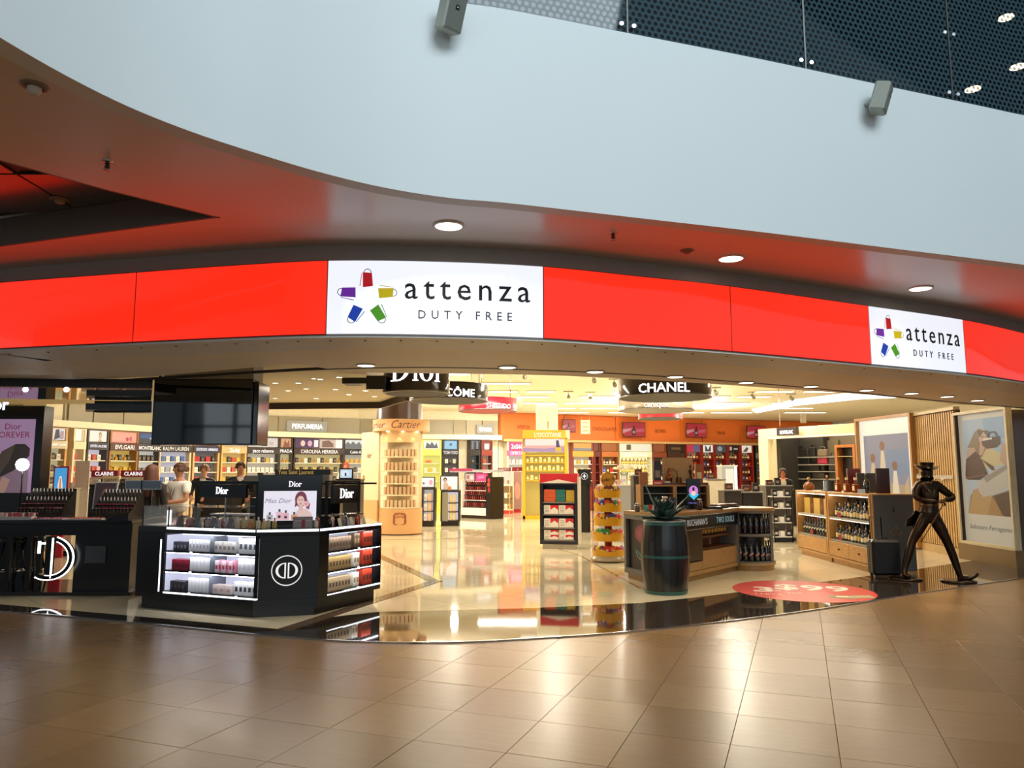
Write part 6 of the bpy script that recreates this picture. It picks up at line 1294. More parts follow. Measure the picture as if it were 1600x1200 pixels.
for (px, py, dy), dx in (((1414, 900, .03), .02), ((1497, 903, -.08), .05)):
    p = cf(px, py, dy); MB().box(p.x - .05, p.x + .04 + dx, p.y - .045, p.y + .04, .036, .075, ch=.015).build('shoe_heel', BZ, stt)
# ================================================================ SLATTED WALL AND FRAMED POSTERS
sA, sB = G(1424, 856), G(1506, 873); fW = Fr(sA, sB); SH = 2.83
sw = MB().box(0, fW.L, .05, .12, .0, SH).build('wall_slatted', M('#5a4428', .6)); sw.location = (fW.o.x, fW.o.y, 0); sw.rotation_euler = (0, 0, fW.rz); struct(sw)
o = MB().box(0, fW.L, 0, .05, .004, .17).build('baseboard_1', M('#b8996a', .4)); o.location = sw.location; o.rotation_euler = sw.rotation_euler; struct(o)
ns = 24; pit = fW.L / ns; sm_ = MB().box(0, pit * .58, 0, .04, .18, SH - .02, ch=.003).mesh('slat', WOOD('#c8a066', .4, 'z'))
for i in range(ns): inst(sm_, 'slat', (i * pit + .01, .008, 0), 0, parent=sw)
MB().box(-.02, fW.L + .02, -.02, .1, SH, SH + .06).build('cap', M('#c9b48a', .4), sw)
t_ = thing('wall_lettering', 'raised cream script lettering on the slatted wall beside the statue', 'sign', fW.p(0, 0, 0), fW.rz)
a_, z_ = fW.hit(1424, 743); b2, _ = fW.hit(1494, 741); text_mb('Salvatore Ferragamo', .145, M('#f0d6ac', .4, em=.5), at=((a_ + b2) / 2, -.02, z_ - .06), shear=.35, sx=(b2 - a_) / 1.36, ext=.012, off=-.001).build('lettering', None, t_)
def framed(name, lab, A, B, z0, z1, fw_, framecol, inner, draw, dpt=.12, em=.35, base=None):
    fr = Fr(A, B); t = thing(name, lab, 'poster', (fr.o.x, fr.o.y, 0), fr.rz); L = fr.L
    fm = WOOD(framecol, .35, 'z')
    MB().box(0, fw_, -dpt, 0, z0, z1, ch=.006).build('frame_side', fm, t); MB().box(L - fw_, L, -dpt, 0, z0, z1, ch=.006).build('frame_side', fm, t); MB().box(fw_, L - fw_, -dpt, 0, z1 - fw_, z1).build('frame_top', fm, t); MB().box(fw_, L - fw_, -dpt, 0, z0, z0 + fw_).build('frame_bottom', fm, t)
    MB().box(fw_, L - fw_, -.03, 0, z0 + fw_, z1 - fw_).build('mount', M(inner, .4, em=em), t)
    mb = MB(); draw(mb, t, fw_, L - fw_, z0 + fw_, z1 - fw_); mb.build('print', None, t)
    if base: MB().box(-.03, L + .03, -dpt - .02, .1, .0, z0, ch=.004).build('plinth', M(base, .3), t)
    return fr, t
def draw_bag(mb, t, x0, x1, z0, z1):
    H = z1 - z0; W = x1 - x0; px0, px1, pz0, pz1 = x0 + W * .09, x1 - W * .09, z0 + H * .215, z1 - H * .045
    def d(pts, col, lay):
        q = [(px0 + x * (px1 - px0), -.031 - .0008 * lay, pz0 + y * (pz1 - pz0)) for x, y in pts]
        ar = sum(q[i][0] * q[(i + 1) % len(q)][2] - q[(i + 1) % len(q)][0] * q[i][2] for i in range(len(q)))
        if ar < 0: q = q[::-1]
        mb.add(q, [list(range(len(q)))], mat=M(col, .4, em=.30))
    d([(0, 0), (1, 0), (1, 1), (0, 1)], '#bcc7cc', 0); d([(0, .62), (1, .62), (1, 1), (0, 1)], '#a9bfce', 1); d([(.55, .8), (1, .78), (1, 1), (.5, 1)], '#8fb0c8', 2)
    d([(0, 0), (1, 0), (1, .26), (.62, .20), (.3, .24), (.1, .20)], '#7d5f42', 1); d([(0, 0), (.48, 0), (.62, .20), (.35, .28), (.16, .25)], '#c29a62', 2); d([(.82, 0), (1, 0), (1, .24), (.66, .2)], '#5a4030', 3); d([(.48, 0), (.85, 0), (.62, .19)], '#b08450', 3)
    d([(.30, .24), (.40, .18), (.75, .22), (1, .30), (1, .50), (.75, .48), (.4, .36), (.28, .34)], '#c9bfae', 4); d([(.45, .38), (1, .52), (1, .47), (.5, .33)], '#9c9284', 5)
    d([(.40, .62), (.58, .70), (.78, .66), (.96, .58), (.98, .52), (.72, .50), (.5, .48)], '#d5c08a', 5); d([(.85, .55), (1, .50), (1, .72), (.93, .74)], '#c9a084', 6)
    d([(.04, .52), (.10, .70), (.30, .72), (.38, .60), (.28, .50)], '#c8a084', 6)
    d([(.10, .70), (.30, .86), (.42, .90), (.60, .86), (.66, .76), (.60, .72), (.45, .60), (.36, .58), (.28, .70)], '#8c7458', 7)
    d(ell(.52, .80, .12, .085, 16), '#d6ae92', 8); d([(.42, .74), (.56, .72), (.46, .62), (.38, .62)], '#cfa588', 8); d([(.38, .88), (.62, .87), (.66, .78), (.52, .86), (.42, .80)], '#57432f', 9)
    d([(.46, .80), (.52, .805), (.52, .815), (.46, .81)], '#3a2a20', 10); d([(.57, .80), (.62, .80), (.61, .81), (.57, .81)], '#3a2a20', 10); d([(.47, .75), (.56, .745), (.51, .735)], '#a0443c', 10)
    d([(.48, .72), (.58, .68), (.80, .69), (.90, .73), (.90, .80), (.66, .80), (.46, .76)], '#4a2620', 11); d([(.60, .80), (.66, .855), (.80, .855), (.86, .80), (.83, .80), (.78, .84), (.68, .84), (.64, .80)], '#2e1a16', 12); d([(.50, .765), (.72, .775), (.72, .795), (.50, .785)], '#e8e2d8', 13); d([(.60, .755), (.88, .765), (.88, .760), (.60, .75)], '#2e1814', 12)
    d([(.0, .40), (.05, .58), (.30, .66), (.45, .56), (.56, .42), (.36, .36), (.05, .36)], '#4e2a22', 12); d([(.0, .38), (.5, .42), (.5, .41), (.0, .37)], '#8a6050', 13); d([(.06, .56), (.38, .62), (.38, .61), (.06, .55)], '#341a16', 13); d([(.42, .58), (.70, .50), (.72, .46), (.66, .46)], '#5a3428', 13)
    text_mb('Salvatore Ferragamo', .125, M('#16130f', .5), at=((x0 + x1) / 2, -.034, z0 + H * .10), shear=.35, sx=.66 * (W / .85), ext=.0006, off=-.0015).build('lettering', None, t)
fA = G(1511.5, 873); fB = G(1600, 889)
framed('framed_poster', 'tall framed fashion poster of a woman holding a burgundy handbag beside the statue', fA, fB, .30, 2.76, .05, '#c9b893', '#d5cbb6', draw_bag, base='#7a6040')
def draw_dress(mb, t, x0, x1, z0, z1):
    H = z1 - z0; W = x1 - x0; a, b, c_, d_ = x0 + W * .08, x1 - W * .08, z0 + H * .03, z1 - H * .13
    def d(pts, col, lay):
        q = [(a + x * (b - a), -.031 - .0008 * lay, c_ + y * (d_ - c_)) for x, y in pts]
        ar = sum(q[i][0] * q[(i + 1) % len(q)][2] - q[(i + 1) % len(q)][0] * q[i][2] for i in range(len(q)))
        if ar < 0: q = q[::-1]
        mb.add(q, [list(range(len(q)))], mat=M(col, .4, em=.5))
    d([(0, 0), (1, 0), (1, 1), (0, 1)], '#b7a184', 0); d([(0, .55), (1, .5), (1, 1), (0, 1)], '#8f8fa0', 1); d([(.5, .6), (1, .6), (1, .85), (.5, .85)], '#7f8fa8', 2); d([(0, 0), (1, 0), (1, .4), (0, .5)], '#c79a58', 2)
    for x, w_, c2, hh_ in ((.05, .30, '#d9c19a', .80), (.30, .26, '#e6d2ae', .92), (.55, .28, '#e9dcc2', .72)):
        d([(x, .02), (x + w_, .02), (x + w_ * .72, hh_ - .22), (x + w_ * .62, hh_ - .08), (x + w_ * .38, hh_ - .08), (x + w_ * .25, hh_ - .25)], c2, 4); d(ell(x + w_ * .5, hh_ - .03, .06, .045, 12), '#8f6246', 5)
    d([(.84, .0), (.97, .0), (.97, .6), (.88, .5)], '#c9ae84', 3)
dA = Vector(((1342 - 800) / F * 18.2, 18.2, 0)); dB = Vector(((1430 - 800) / F * 16.2, 16.2, 0))
framed('framed_poster', 'tall lit framed poster of women in pale dresses behind the oak cabinets', dA, dB, .05, 2.90, .06, '#b0814c', '#f3ead8', draw_dress, em=.75)
p = G(1416, 838); q = thing('light_tube', 'tall glowing white light column between the lit poster and the slatted wall', 'lamp', (p.x, p.y, 0)); MB().box(-.05, .05, 0, .08, .02, 2.7, ch=.01).build('diffuser', M('#fff6e4', em=2.2), q); MB().box(-.06, .06, .0, .1, 0, .02).build('foot', CHR, q)
# mirrored strip and edge wall right of the slats, wall closing the right side
mA, mB = G(1506, 873), G(1512, 874)
o = MB().box(0, .055, 0, .06, 0, 2.78).build('mirror_strip', M('#4a3a38', .06, .9, var=0)); o.location = fW.p(fW.L, -.02, 0); o.rotation_euler = (0, 0, fW.rz); T(o, 'narrow dark mirrored strip between the slatted wall and the bag poster', 'mirror')
eA = G(1600, 889); struct(MB().prism([(eA.x - .02, eA.y + .02), (eA.x + 5, eA.y - 1.2), (eA.x + 5, eA.y - 1.0), (eA.x, eA.y + .2)], 0, 2.7).build('wall_edge', M('#4a3626', .2)))
struct(MB().box(0, 1.0, 0, .05, 2.83, 2.9).build('trim_12', M('#c8b28a', .4)))
bpy.data.objects['trim_12'].location = fW.p(0, -.1, 0)
# ================================================================ BAYS ALONG THE BACK WALL
def bay(px0, px1, sign, scol, tcol, frame, poster, lab, prods, glow='#e8dcc0', gem=.55, tsz=None, deep=.42, ptop=2.94, sx=.8, zsh=(2.02, 1.66, 1.30), board=True, split=False, em_t=.9, pem=.8):
    A, B = Wat(px0), Wat(px1); f = Fr(A, B); f = Fr(f.p(.01, -deep), f.p(f.L - .01, -deep)); L = f.L
    t = thing('display_bay', lab, 'display shelf', (f.o.x, f.o.y, 0), f.rz, 'display bays along the shop walls')
    fm = M(frame, .4, var=.04); s_ = .06
    MB().box(0, s_, 0, deep - .03, 0, 2.97).build('side_panel', fm, t); MB().box(L - s_, L, 0, deep - .03, 0, 2.97).build('side_panel', fm, t); MB().box(s_, L - s_, 0, .1, 2.94, 2.97).build('top_panel', fm, t)
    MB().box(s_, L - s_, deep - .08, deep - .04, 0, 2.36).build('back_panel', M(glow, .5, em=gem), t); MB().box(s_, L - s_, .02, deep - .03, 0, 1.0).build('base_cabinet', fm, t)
    pl = poster if isinstance(poster[0], tuple) or isinstance(poster[0], list) else [poster]
    n = len(pl); wv = (L - 2 * s_) / n
    for k, pz in enumerate(pl):
        mb = MB().box(0, wv - .03, 0, .03, 2.60, ptop, mat=M(pz[0], .4, em=pem)); H = ptop - 2.60
        for j, q in enumerate(pz[1:]): pp(mb, q[0], q[1], 1 + j, pem, wv - .03, H, 2.60, -.001)
        o = mb.build('lit_picture', None, t); o.location = (s_ + .015 + k * wv, .03, 0)
    if board:
        MB().box(s_ * 0, L, -.02, .05, 2.34, 2.58, ch=.004).build('name_board', M(scol, .35), t)
        if sign: 
            sz = tsz or min(.20, (L * .86) / (len(sign) * .62 * sx)); text_mb(sign, sz, M(tcol, em=em_t), at=(L / 2, -.024, 2.46 - sz * .36), sx=sx, off=.002, ext=.001).build('lettering', None, t)
    for k, z in enumerate(zsh):
        MB().box(s_, L - s_, .04, deep - .08, z - .03, z).build('shelf', M('#d9d2c2' if gem > .3 else frame, .35), t)
        it, lb, nm, ct = prods[k % len(prods)]; lb = fit(lb, (['top', 'middle', 'bottom'] if len(zsh) == 3 else ['top', 'second', 'third', 'lowest'])[k] + ' shelf')
        a = s_ + .04
        if split: row(f, a, L / 2 - .05, .10, z, [it[0]], nm, lb, ct, 'goods on the wall shelves', gap=.02); row(f, L / 2 + .05, L - s_ - .03, .10, z, [it[-1]], nm, lb, ct, 'goods on the wall shelves', gap=.02)
        else: row(f, a, L - s_ - .03, .10, z, it, nm, lb, ct, 'goods on the wall shelves', gap=.03)
    return f, t
def face(x=.5, skin_='#dcb49a', hair='#6a4a38'): return [([(x - .13, 0), (x - .06, .3), (x + .06, .3), (x + .13, 0)], skin_), (ell(x, .60, .085, .30, 12), hair), (ell(x, .55, .06, .22, 12), skin_)]
B = pbox; LBN = 'perfume_carton'
def PR_(items, lb, nm='perfume_carton', ct='perfume box'): return (items, lb, nm, ct)
w1 = (B(.12, .1, .17, '#e9e3da', '#c3b9ac'), .14); r1_ = (B(.12, .1, .18, '#b8402c'), .15); k1 = (B(.11, .1, .2, '#2a2624', '#7a6a50'), .13); y1 = (B(.12, .1, .16, '#c9a53a'), .15); bl1 = (B(.12, .1, .18, '#3f5fa0'), .14); pk1 = (B(.12, .1, .17, '#dba6ac'), .14); gd1 = (bottle(.05, .19, '#b8862e', None, '#8a6a30', .6, .35, square=True), .14)
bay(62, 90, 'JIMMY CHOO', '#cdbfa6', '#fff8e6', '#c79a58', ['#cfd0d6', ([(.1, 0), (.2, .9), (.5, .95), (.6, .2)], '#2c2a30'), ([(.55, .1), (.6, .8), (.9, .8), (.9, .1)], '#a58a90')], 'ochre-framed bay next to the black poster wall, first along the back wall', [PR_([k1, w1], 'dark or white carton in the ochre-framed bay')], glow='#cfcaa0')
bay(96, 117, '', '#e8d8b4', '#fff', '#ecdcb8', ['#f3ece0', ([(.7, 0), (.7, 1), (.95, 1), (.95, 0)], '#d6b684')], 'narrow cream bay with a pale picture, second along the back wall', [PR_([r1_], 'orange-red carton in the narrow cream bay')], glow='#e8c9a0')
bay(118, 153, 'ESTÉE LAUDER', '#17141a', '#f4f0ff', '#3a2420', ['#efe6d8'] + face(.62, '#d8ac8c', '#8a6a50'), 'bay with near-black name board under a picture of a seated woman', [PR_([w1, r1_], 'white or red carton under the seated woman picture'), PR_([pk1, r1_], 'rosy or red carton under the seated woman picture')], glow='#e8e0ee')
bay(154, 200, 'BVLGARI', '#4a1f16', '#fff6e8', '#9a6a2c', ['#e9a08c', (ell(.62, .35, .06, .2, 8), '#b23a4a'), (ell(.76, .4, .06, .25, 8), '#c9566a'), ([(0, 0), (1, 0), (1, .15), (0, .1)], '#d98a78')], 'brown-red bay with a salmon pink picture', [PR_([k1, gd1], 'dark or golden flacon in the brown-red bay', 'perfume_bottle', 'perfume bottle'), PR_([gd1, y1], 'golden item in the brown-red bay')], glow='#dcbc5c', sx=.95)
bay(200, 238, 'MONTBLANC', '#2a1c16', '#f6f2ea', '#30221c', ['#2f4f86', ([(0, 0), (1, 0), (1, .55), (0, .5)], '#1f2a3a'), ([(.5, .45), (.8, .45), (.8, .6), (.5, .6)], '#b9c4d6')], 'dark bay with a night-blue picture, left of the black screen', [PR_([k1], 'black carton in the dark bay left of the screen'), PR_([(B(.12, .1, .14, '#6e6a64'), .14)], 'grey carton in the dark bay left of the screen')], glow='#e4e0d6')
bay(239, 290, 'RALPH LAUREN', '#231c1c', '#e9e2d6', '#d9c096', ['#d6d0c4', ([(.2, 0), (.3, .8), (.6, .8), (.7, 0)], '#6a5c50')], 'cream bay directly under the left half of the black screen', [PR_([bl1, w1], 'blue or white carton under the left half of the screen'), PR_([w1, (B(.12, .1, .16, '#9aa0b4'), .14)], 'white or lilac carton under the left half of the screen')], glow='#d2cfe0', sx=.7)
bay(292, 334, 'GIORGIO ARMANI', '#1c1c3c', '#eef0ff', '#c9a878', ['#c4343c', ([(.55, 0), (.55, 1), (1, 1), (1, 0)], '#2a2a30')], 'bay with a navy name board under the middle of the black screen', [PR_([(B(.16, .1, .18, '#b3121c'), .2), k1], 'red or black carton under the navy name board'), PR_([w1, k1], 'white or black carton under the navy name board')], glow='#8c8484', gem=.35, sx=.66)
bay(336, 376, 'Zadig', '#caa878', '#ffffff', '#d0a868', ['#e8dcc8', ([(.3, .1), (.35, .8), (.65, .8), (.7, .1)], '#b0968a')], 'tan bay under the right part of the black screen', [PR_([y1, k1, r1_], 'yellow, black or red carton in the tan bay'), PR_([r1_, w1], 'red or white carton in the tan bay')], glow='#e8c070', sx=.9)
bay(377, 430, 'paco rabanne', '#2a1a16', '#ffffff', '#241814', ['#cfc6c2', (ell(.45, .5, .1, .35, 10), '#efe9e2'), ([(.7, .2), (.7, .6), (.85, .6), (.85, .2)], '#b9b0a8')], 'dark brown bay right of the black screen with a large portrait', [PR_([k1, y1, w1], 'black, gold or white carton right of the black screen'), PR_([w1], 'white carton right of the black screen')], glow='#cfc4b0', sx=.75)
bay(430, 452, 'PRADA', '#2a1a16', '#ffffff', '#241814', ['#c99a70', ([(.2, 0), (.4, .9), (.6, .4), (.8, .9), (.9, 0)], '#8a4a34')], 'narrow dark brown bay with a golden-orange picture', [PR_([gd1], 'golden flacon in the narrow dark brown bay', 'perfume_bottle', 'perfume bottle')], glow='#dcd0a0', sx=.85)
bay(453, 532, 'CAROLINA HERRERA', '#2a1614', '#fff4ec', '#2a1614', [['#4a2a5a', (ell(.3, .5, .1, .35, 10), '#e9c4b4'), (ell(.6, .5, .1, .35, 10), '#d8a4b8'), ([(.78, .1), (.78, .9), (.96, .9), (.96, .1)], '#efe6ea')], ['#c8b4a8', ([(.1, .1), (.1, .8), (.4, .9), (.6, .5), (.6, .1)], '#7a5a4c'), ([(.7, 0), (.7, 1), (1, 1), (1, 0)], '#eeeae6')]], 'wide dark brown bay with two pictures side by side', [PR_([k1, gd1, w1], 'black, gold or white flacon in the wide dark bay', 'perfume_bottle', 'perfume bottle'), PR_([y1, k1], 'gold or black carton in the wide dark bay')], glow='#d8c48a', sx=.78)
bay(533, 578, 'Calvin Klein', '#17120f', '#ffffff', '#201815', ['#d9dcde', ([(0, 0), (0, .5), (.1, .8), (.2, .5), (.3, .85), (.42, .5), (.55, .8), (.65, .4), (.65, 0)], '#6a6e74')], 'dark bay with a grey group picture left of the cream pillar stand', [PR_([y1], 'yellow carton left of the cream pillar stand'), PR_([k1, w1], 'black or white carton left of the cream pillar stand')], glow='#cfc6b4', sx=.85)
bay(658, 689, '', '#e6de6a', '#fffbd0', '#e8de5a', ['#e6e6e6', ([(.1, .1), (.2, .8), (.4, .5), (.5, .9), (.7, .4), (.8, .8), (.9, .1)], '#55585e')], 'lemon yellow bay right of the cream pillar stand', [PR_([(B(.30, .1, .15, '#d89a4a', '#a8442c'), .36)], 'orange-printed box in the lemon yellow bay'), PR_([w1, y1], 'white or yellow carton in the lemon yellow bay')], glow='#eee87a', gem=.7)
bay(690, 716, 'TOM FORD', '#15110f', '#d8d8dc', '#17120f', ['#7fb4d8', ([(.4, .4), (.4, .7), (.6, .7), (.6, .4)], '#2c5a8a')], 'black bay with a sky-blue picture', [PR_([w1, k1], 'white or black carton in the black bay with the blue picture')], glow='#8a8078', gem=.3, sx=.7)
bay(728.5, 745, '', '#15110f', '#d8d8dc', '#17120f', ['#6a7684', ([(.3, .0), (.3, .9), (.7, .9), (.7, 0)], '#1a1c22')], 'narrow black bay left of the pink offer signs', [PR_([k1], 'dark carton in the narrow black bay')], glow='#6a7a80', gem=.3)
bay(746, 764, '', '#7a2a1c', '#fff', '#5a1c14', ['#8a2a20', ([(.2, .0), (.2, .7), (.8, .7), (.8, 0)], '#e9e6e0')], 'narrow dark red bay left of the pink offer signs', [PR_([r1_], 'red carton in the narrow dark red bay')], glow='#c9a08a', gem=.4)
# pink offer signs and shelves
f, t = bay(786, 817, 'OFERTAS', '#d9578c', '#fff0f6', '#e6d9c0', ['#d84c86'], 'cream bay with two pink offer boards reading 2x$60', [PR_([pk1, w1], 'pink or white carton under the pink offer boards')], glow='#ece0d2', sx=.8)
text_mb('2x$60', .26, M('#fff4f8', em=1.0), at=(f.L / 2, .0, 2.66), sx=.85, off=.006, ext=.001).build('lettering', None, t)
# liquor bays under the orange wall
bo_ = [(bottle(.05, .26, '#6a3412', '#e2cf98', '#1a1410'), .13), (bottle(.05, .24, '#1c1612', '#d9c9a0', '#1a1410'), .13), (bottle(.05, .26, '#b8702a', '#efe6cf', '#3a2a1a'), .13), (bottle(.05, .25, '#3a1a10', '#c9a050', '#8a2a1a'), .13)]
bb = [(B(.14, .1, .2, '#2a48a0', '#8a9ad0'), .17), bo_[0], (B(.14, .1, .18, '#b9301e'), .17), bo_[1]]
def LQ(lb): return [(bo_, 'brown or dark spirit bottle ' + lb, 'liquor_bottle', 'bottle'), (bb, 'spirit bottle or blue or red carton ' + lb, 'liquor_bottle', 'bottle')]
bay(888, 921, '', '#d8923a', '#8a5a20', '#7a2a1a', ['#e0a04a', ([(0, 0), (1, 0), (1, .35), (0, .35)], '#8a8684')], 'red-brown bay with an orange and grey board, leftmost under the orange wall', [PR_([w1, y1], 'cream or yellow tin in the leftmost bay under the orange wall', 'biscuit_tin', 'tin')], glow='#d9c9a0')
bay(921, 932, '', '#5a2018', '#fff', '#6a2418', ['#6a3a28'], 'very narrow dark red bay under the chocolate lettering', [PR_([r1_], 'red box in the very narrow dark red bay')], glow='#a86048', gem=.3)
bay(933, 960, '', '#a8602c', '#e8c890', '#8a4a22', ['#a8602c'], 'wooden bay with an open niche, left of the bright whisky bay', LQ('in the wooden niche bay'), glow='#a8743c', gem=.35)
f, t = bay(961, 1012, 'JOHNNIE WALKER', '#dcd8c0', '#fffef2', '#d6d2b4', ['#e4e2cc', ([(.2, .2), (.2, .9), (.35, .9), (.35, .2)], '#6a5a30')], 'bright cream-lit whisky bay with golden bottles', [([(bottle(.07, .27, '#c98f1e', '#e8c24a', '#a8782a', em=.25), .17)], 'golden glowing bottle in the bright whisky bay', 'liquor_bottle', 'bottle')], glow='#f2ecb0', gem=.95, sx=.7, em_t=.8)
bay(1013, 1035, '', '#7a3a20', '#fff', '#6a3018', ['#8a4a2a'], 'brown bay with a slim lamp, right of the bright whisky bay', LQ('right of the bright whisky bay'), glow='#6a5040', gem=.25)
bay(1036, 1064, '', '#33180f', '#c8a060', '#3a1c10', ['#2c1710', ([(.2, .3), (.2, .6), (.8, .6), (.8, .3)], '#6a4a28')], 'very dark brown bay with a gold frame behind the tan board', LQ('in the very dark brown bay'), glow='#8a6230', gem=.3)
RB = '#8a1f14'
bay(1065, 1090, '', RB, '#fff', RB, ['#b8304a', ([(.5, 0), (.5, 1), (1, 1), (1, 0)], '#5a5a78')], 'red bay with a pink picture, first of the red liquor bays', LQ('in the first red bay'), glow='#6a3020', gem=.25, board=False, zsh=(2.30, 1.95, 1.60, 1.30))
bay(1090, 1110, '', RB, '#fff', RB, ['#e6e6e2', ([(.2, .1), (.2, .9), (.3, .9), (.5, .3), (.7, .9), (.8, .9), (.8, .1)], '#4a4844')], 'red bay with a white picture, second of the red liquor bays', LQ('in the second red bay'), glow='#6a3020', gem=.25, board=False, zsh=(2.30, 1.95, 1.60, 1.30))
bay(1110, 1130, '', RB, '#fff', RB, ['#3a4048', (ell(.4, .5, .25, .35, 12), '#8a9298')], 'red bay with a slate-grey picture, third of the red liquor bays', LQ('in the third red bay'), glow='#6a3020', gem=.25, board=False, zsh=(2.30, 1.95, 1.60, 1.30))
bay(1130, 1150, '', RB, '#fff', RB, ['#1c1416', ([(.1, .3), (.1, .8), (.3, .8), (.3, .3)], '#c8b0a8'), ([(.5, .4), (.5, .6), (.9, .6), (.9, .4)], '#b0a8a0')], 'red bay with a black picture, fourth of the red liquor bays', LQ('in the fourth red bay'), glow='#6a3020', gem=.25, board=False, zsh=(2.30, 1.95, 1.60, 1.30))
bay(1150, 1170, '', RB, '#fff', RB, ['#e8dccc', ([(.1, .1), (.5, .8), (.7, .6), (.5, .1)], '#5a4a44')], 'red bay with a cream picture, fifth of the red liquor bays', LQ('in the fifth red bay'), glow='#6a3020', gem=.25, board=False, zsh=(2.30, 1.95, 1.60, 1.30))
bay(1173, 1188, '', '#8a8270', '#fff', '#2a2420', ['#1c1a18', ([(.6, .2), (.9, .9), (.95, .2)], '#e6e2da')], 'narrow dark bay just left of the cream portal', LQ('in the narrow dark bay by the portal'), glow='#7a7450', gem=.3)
# category lettering and screens on the orange wall
oc_ = M('#6e2a0e', .5)
for px, py, s_, w_ in ((816, 667, 'OFERTAS', 25), (943, 670, 'CHOCOLATES', 42), (1031, 673, 'LICORES', 22), (1126, 676, 'VINOS', 16)):
    A, Bq = Wat(px - 30), Wat(px + 30); f = Fr(A, Bq); t = thing('wall_lettering', 'brown lettering reading %s on the orange wall' % s_, 'sign', f.p(f.L / 2, -.13, 0), f.rz); k_ = f.L / 60
    text_mb(s_, .235, oc_, at=(0, 0, zat(py + 3.4, f.p(f.L / 2).y)), sx=w_ * k_ / (len(s_) * .165), ext=.004, off=-.002).build('lettering', None, t)
def wall_tv(px0, px1, py0, py1, lab):
    A, Bq = Wat(px0), Wat(px1); f = Fr(A, Bq); Y = A.y; z0, z1 = zat(py1, Y), zat(py0, Y); t = thing('television', lab, 'television', f.p(0, -.42, z0), f.rz - .06, 'screens on the orange wall'); L = f.L; h = z1 - z0
    MB().box(0, L, 0, .06, 0, h, ch=.01).build('casing', M('#3a0f10', .3), t); mb = MB().box(.03, L - .03, -.004, 0, .03, h - .03, mat=M('#b02a3a', .3, em=.6))
    for k, (pts, col) in enumerate((([(0, .2), (.4, .45), (.4, .6), (0, .5)], '#c98a98'), ([(.60, .3), (1, .35), (1, .6), (.60, .5)], '#c4566a'), ([(.42, .08), (.60, .08), (.60, .5), (.42, .5)], '#2a1416'), ([(.47, .5), (.55, .5), (.55, .8), (.47, .8)], '#3a1a1c'), ([(.45, .2), (.57, .2), (.57, .4), (.45, .4)], '#a8848a'))): pp(mb, pts, col, k + 1, .6, L - .06, h - .06, .03, -.005)
    mb.build('lit_screen', None, t); MB().box(L / 2 - .05, L / 2 + .05, .06, .22, h / 2 - .05, h / 2 + .05).build('bracket', BLK, t)
wall_tv(873, 893, 656, 676, 'dark red screen on the orange wall partly behind the white lavender pillar'); wall_tv(967, 1001, 660, 683, 'red screen on the orange wall right of the chocolate lettering'); wall_tv(1067, 1097, 662, 684, 'red screen on the orange wall left of the wine lettering'); wall_tv(1161, 1189, 666, 686, 'red screen on the orange wall beside the cream portal')
# lit category signs on the grey panels
for px0, px1, py0, py1, s_, lb in ((444, 507, 657, 674, 'PERFUMERIA', 'glowing grey sign reading PERFUMERIA on the back wall right of the black screen'), (742, 769, 664, 678, 'PERFUMERIA', 'glowing grey sign reading PERFUMERIA beside the orange wall')):
    A, Bq = Wat(px0), Wat(px1); f = Fr(A, Bq); z0, z1 = zat(py1, A.y), zat(py0, A.y); t = thing('lit_wall_sign', lb, 'sign', f.p(0, -.18, z0), f.rz)
    MB().box(0, f.L, 0, .08, 0, z1 - z0, ch=.006).build('panel', M('#bdb6a2', .4, em=.5), t); text_mb(s_, (z1 - z0) * .62, M('#ffffff', em=1.6), at=(f.L / 2, -.006, (z1 - z0) * .28), sx=f.L * .9 / ((z1 - z0) * .62 * len(s_) * .66), off=.003, ext=.002).build('lettering', None, t)
# hanging notice board near the chocolate lettering
p = P(915, 678, 30.0); t = thing('hanging_notice', 'pale hanging notice board in front of the orange wall', 'sign', (p.x, 30.0, p.z)); MB().box(-.18, .18, 0, .03, 0, .55, ch=.004).build('board', M('#efe2c4', .5), t)
for z in (.42, .26, .10): MB().box(-.12, .12, -.003, 0, z, z + .05).build('printed_line', M('#c9a07a', .5), t)
for x in (-.16, .16): MB().tube([(x, .015, .55), (x, .015, ZSH - p.z)], .006).build('wire', CHR, t)
for px, py0, py1, Y, lb in ((811, 621, 640, 24, 'small beige hanging box right of the red ring sign'), (1256, 646, 661, 26, 'small cream hanging box above the portal')):
    p = P(px, py1, Y); o = MB().box(-.09, .09, 0, .05, 0, zat(py0, Y) - p.z, mat=M('#b9a87e', .5)).tube([(0, .02, zat(py0, Y) - p.z), (0, .02, ZSH - p.z)], .008, mat=CHR).build('hanging_box'); o.location = p; T(o, lb, 'sign')
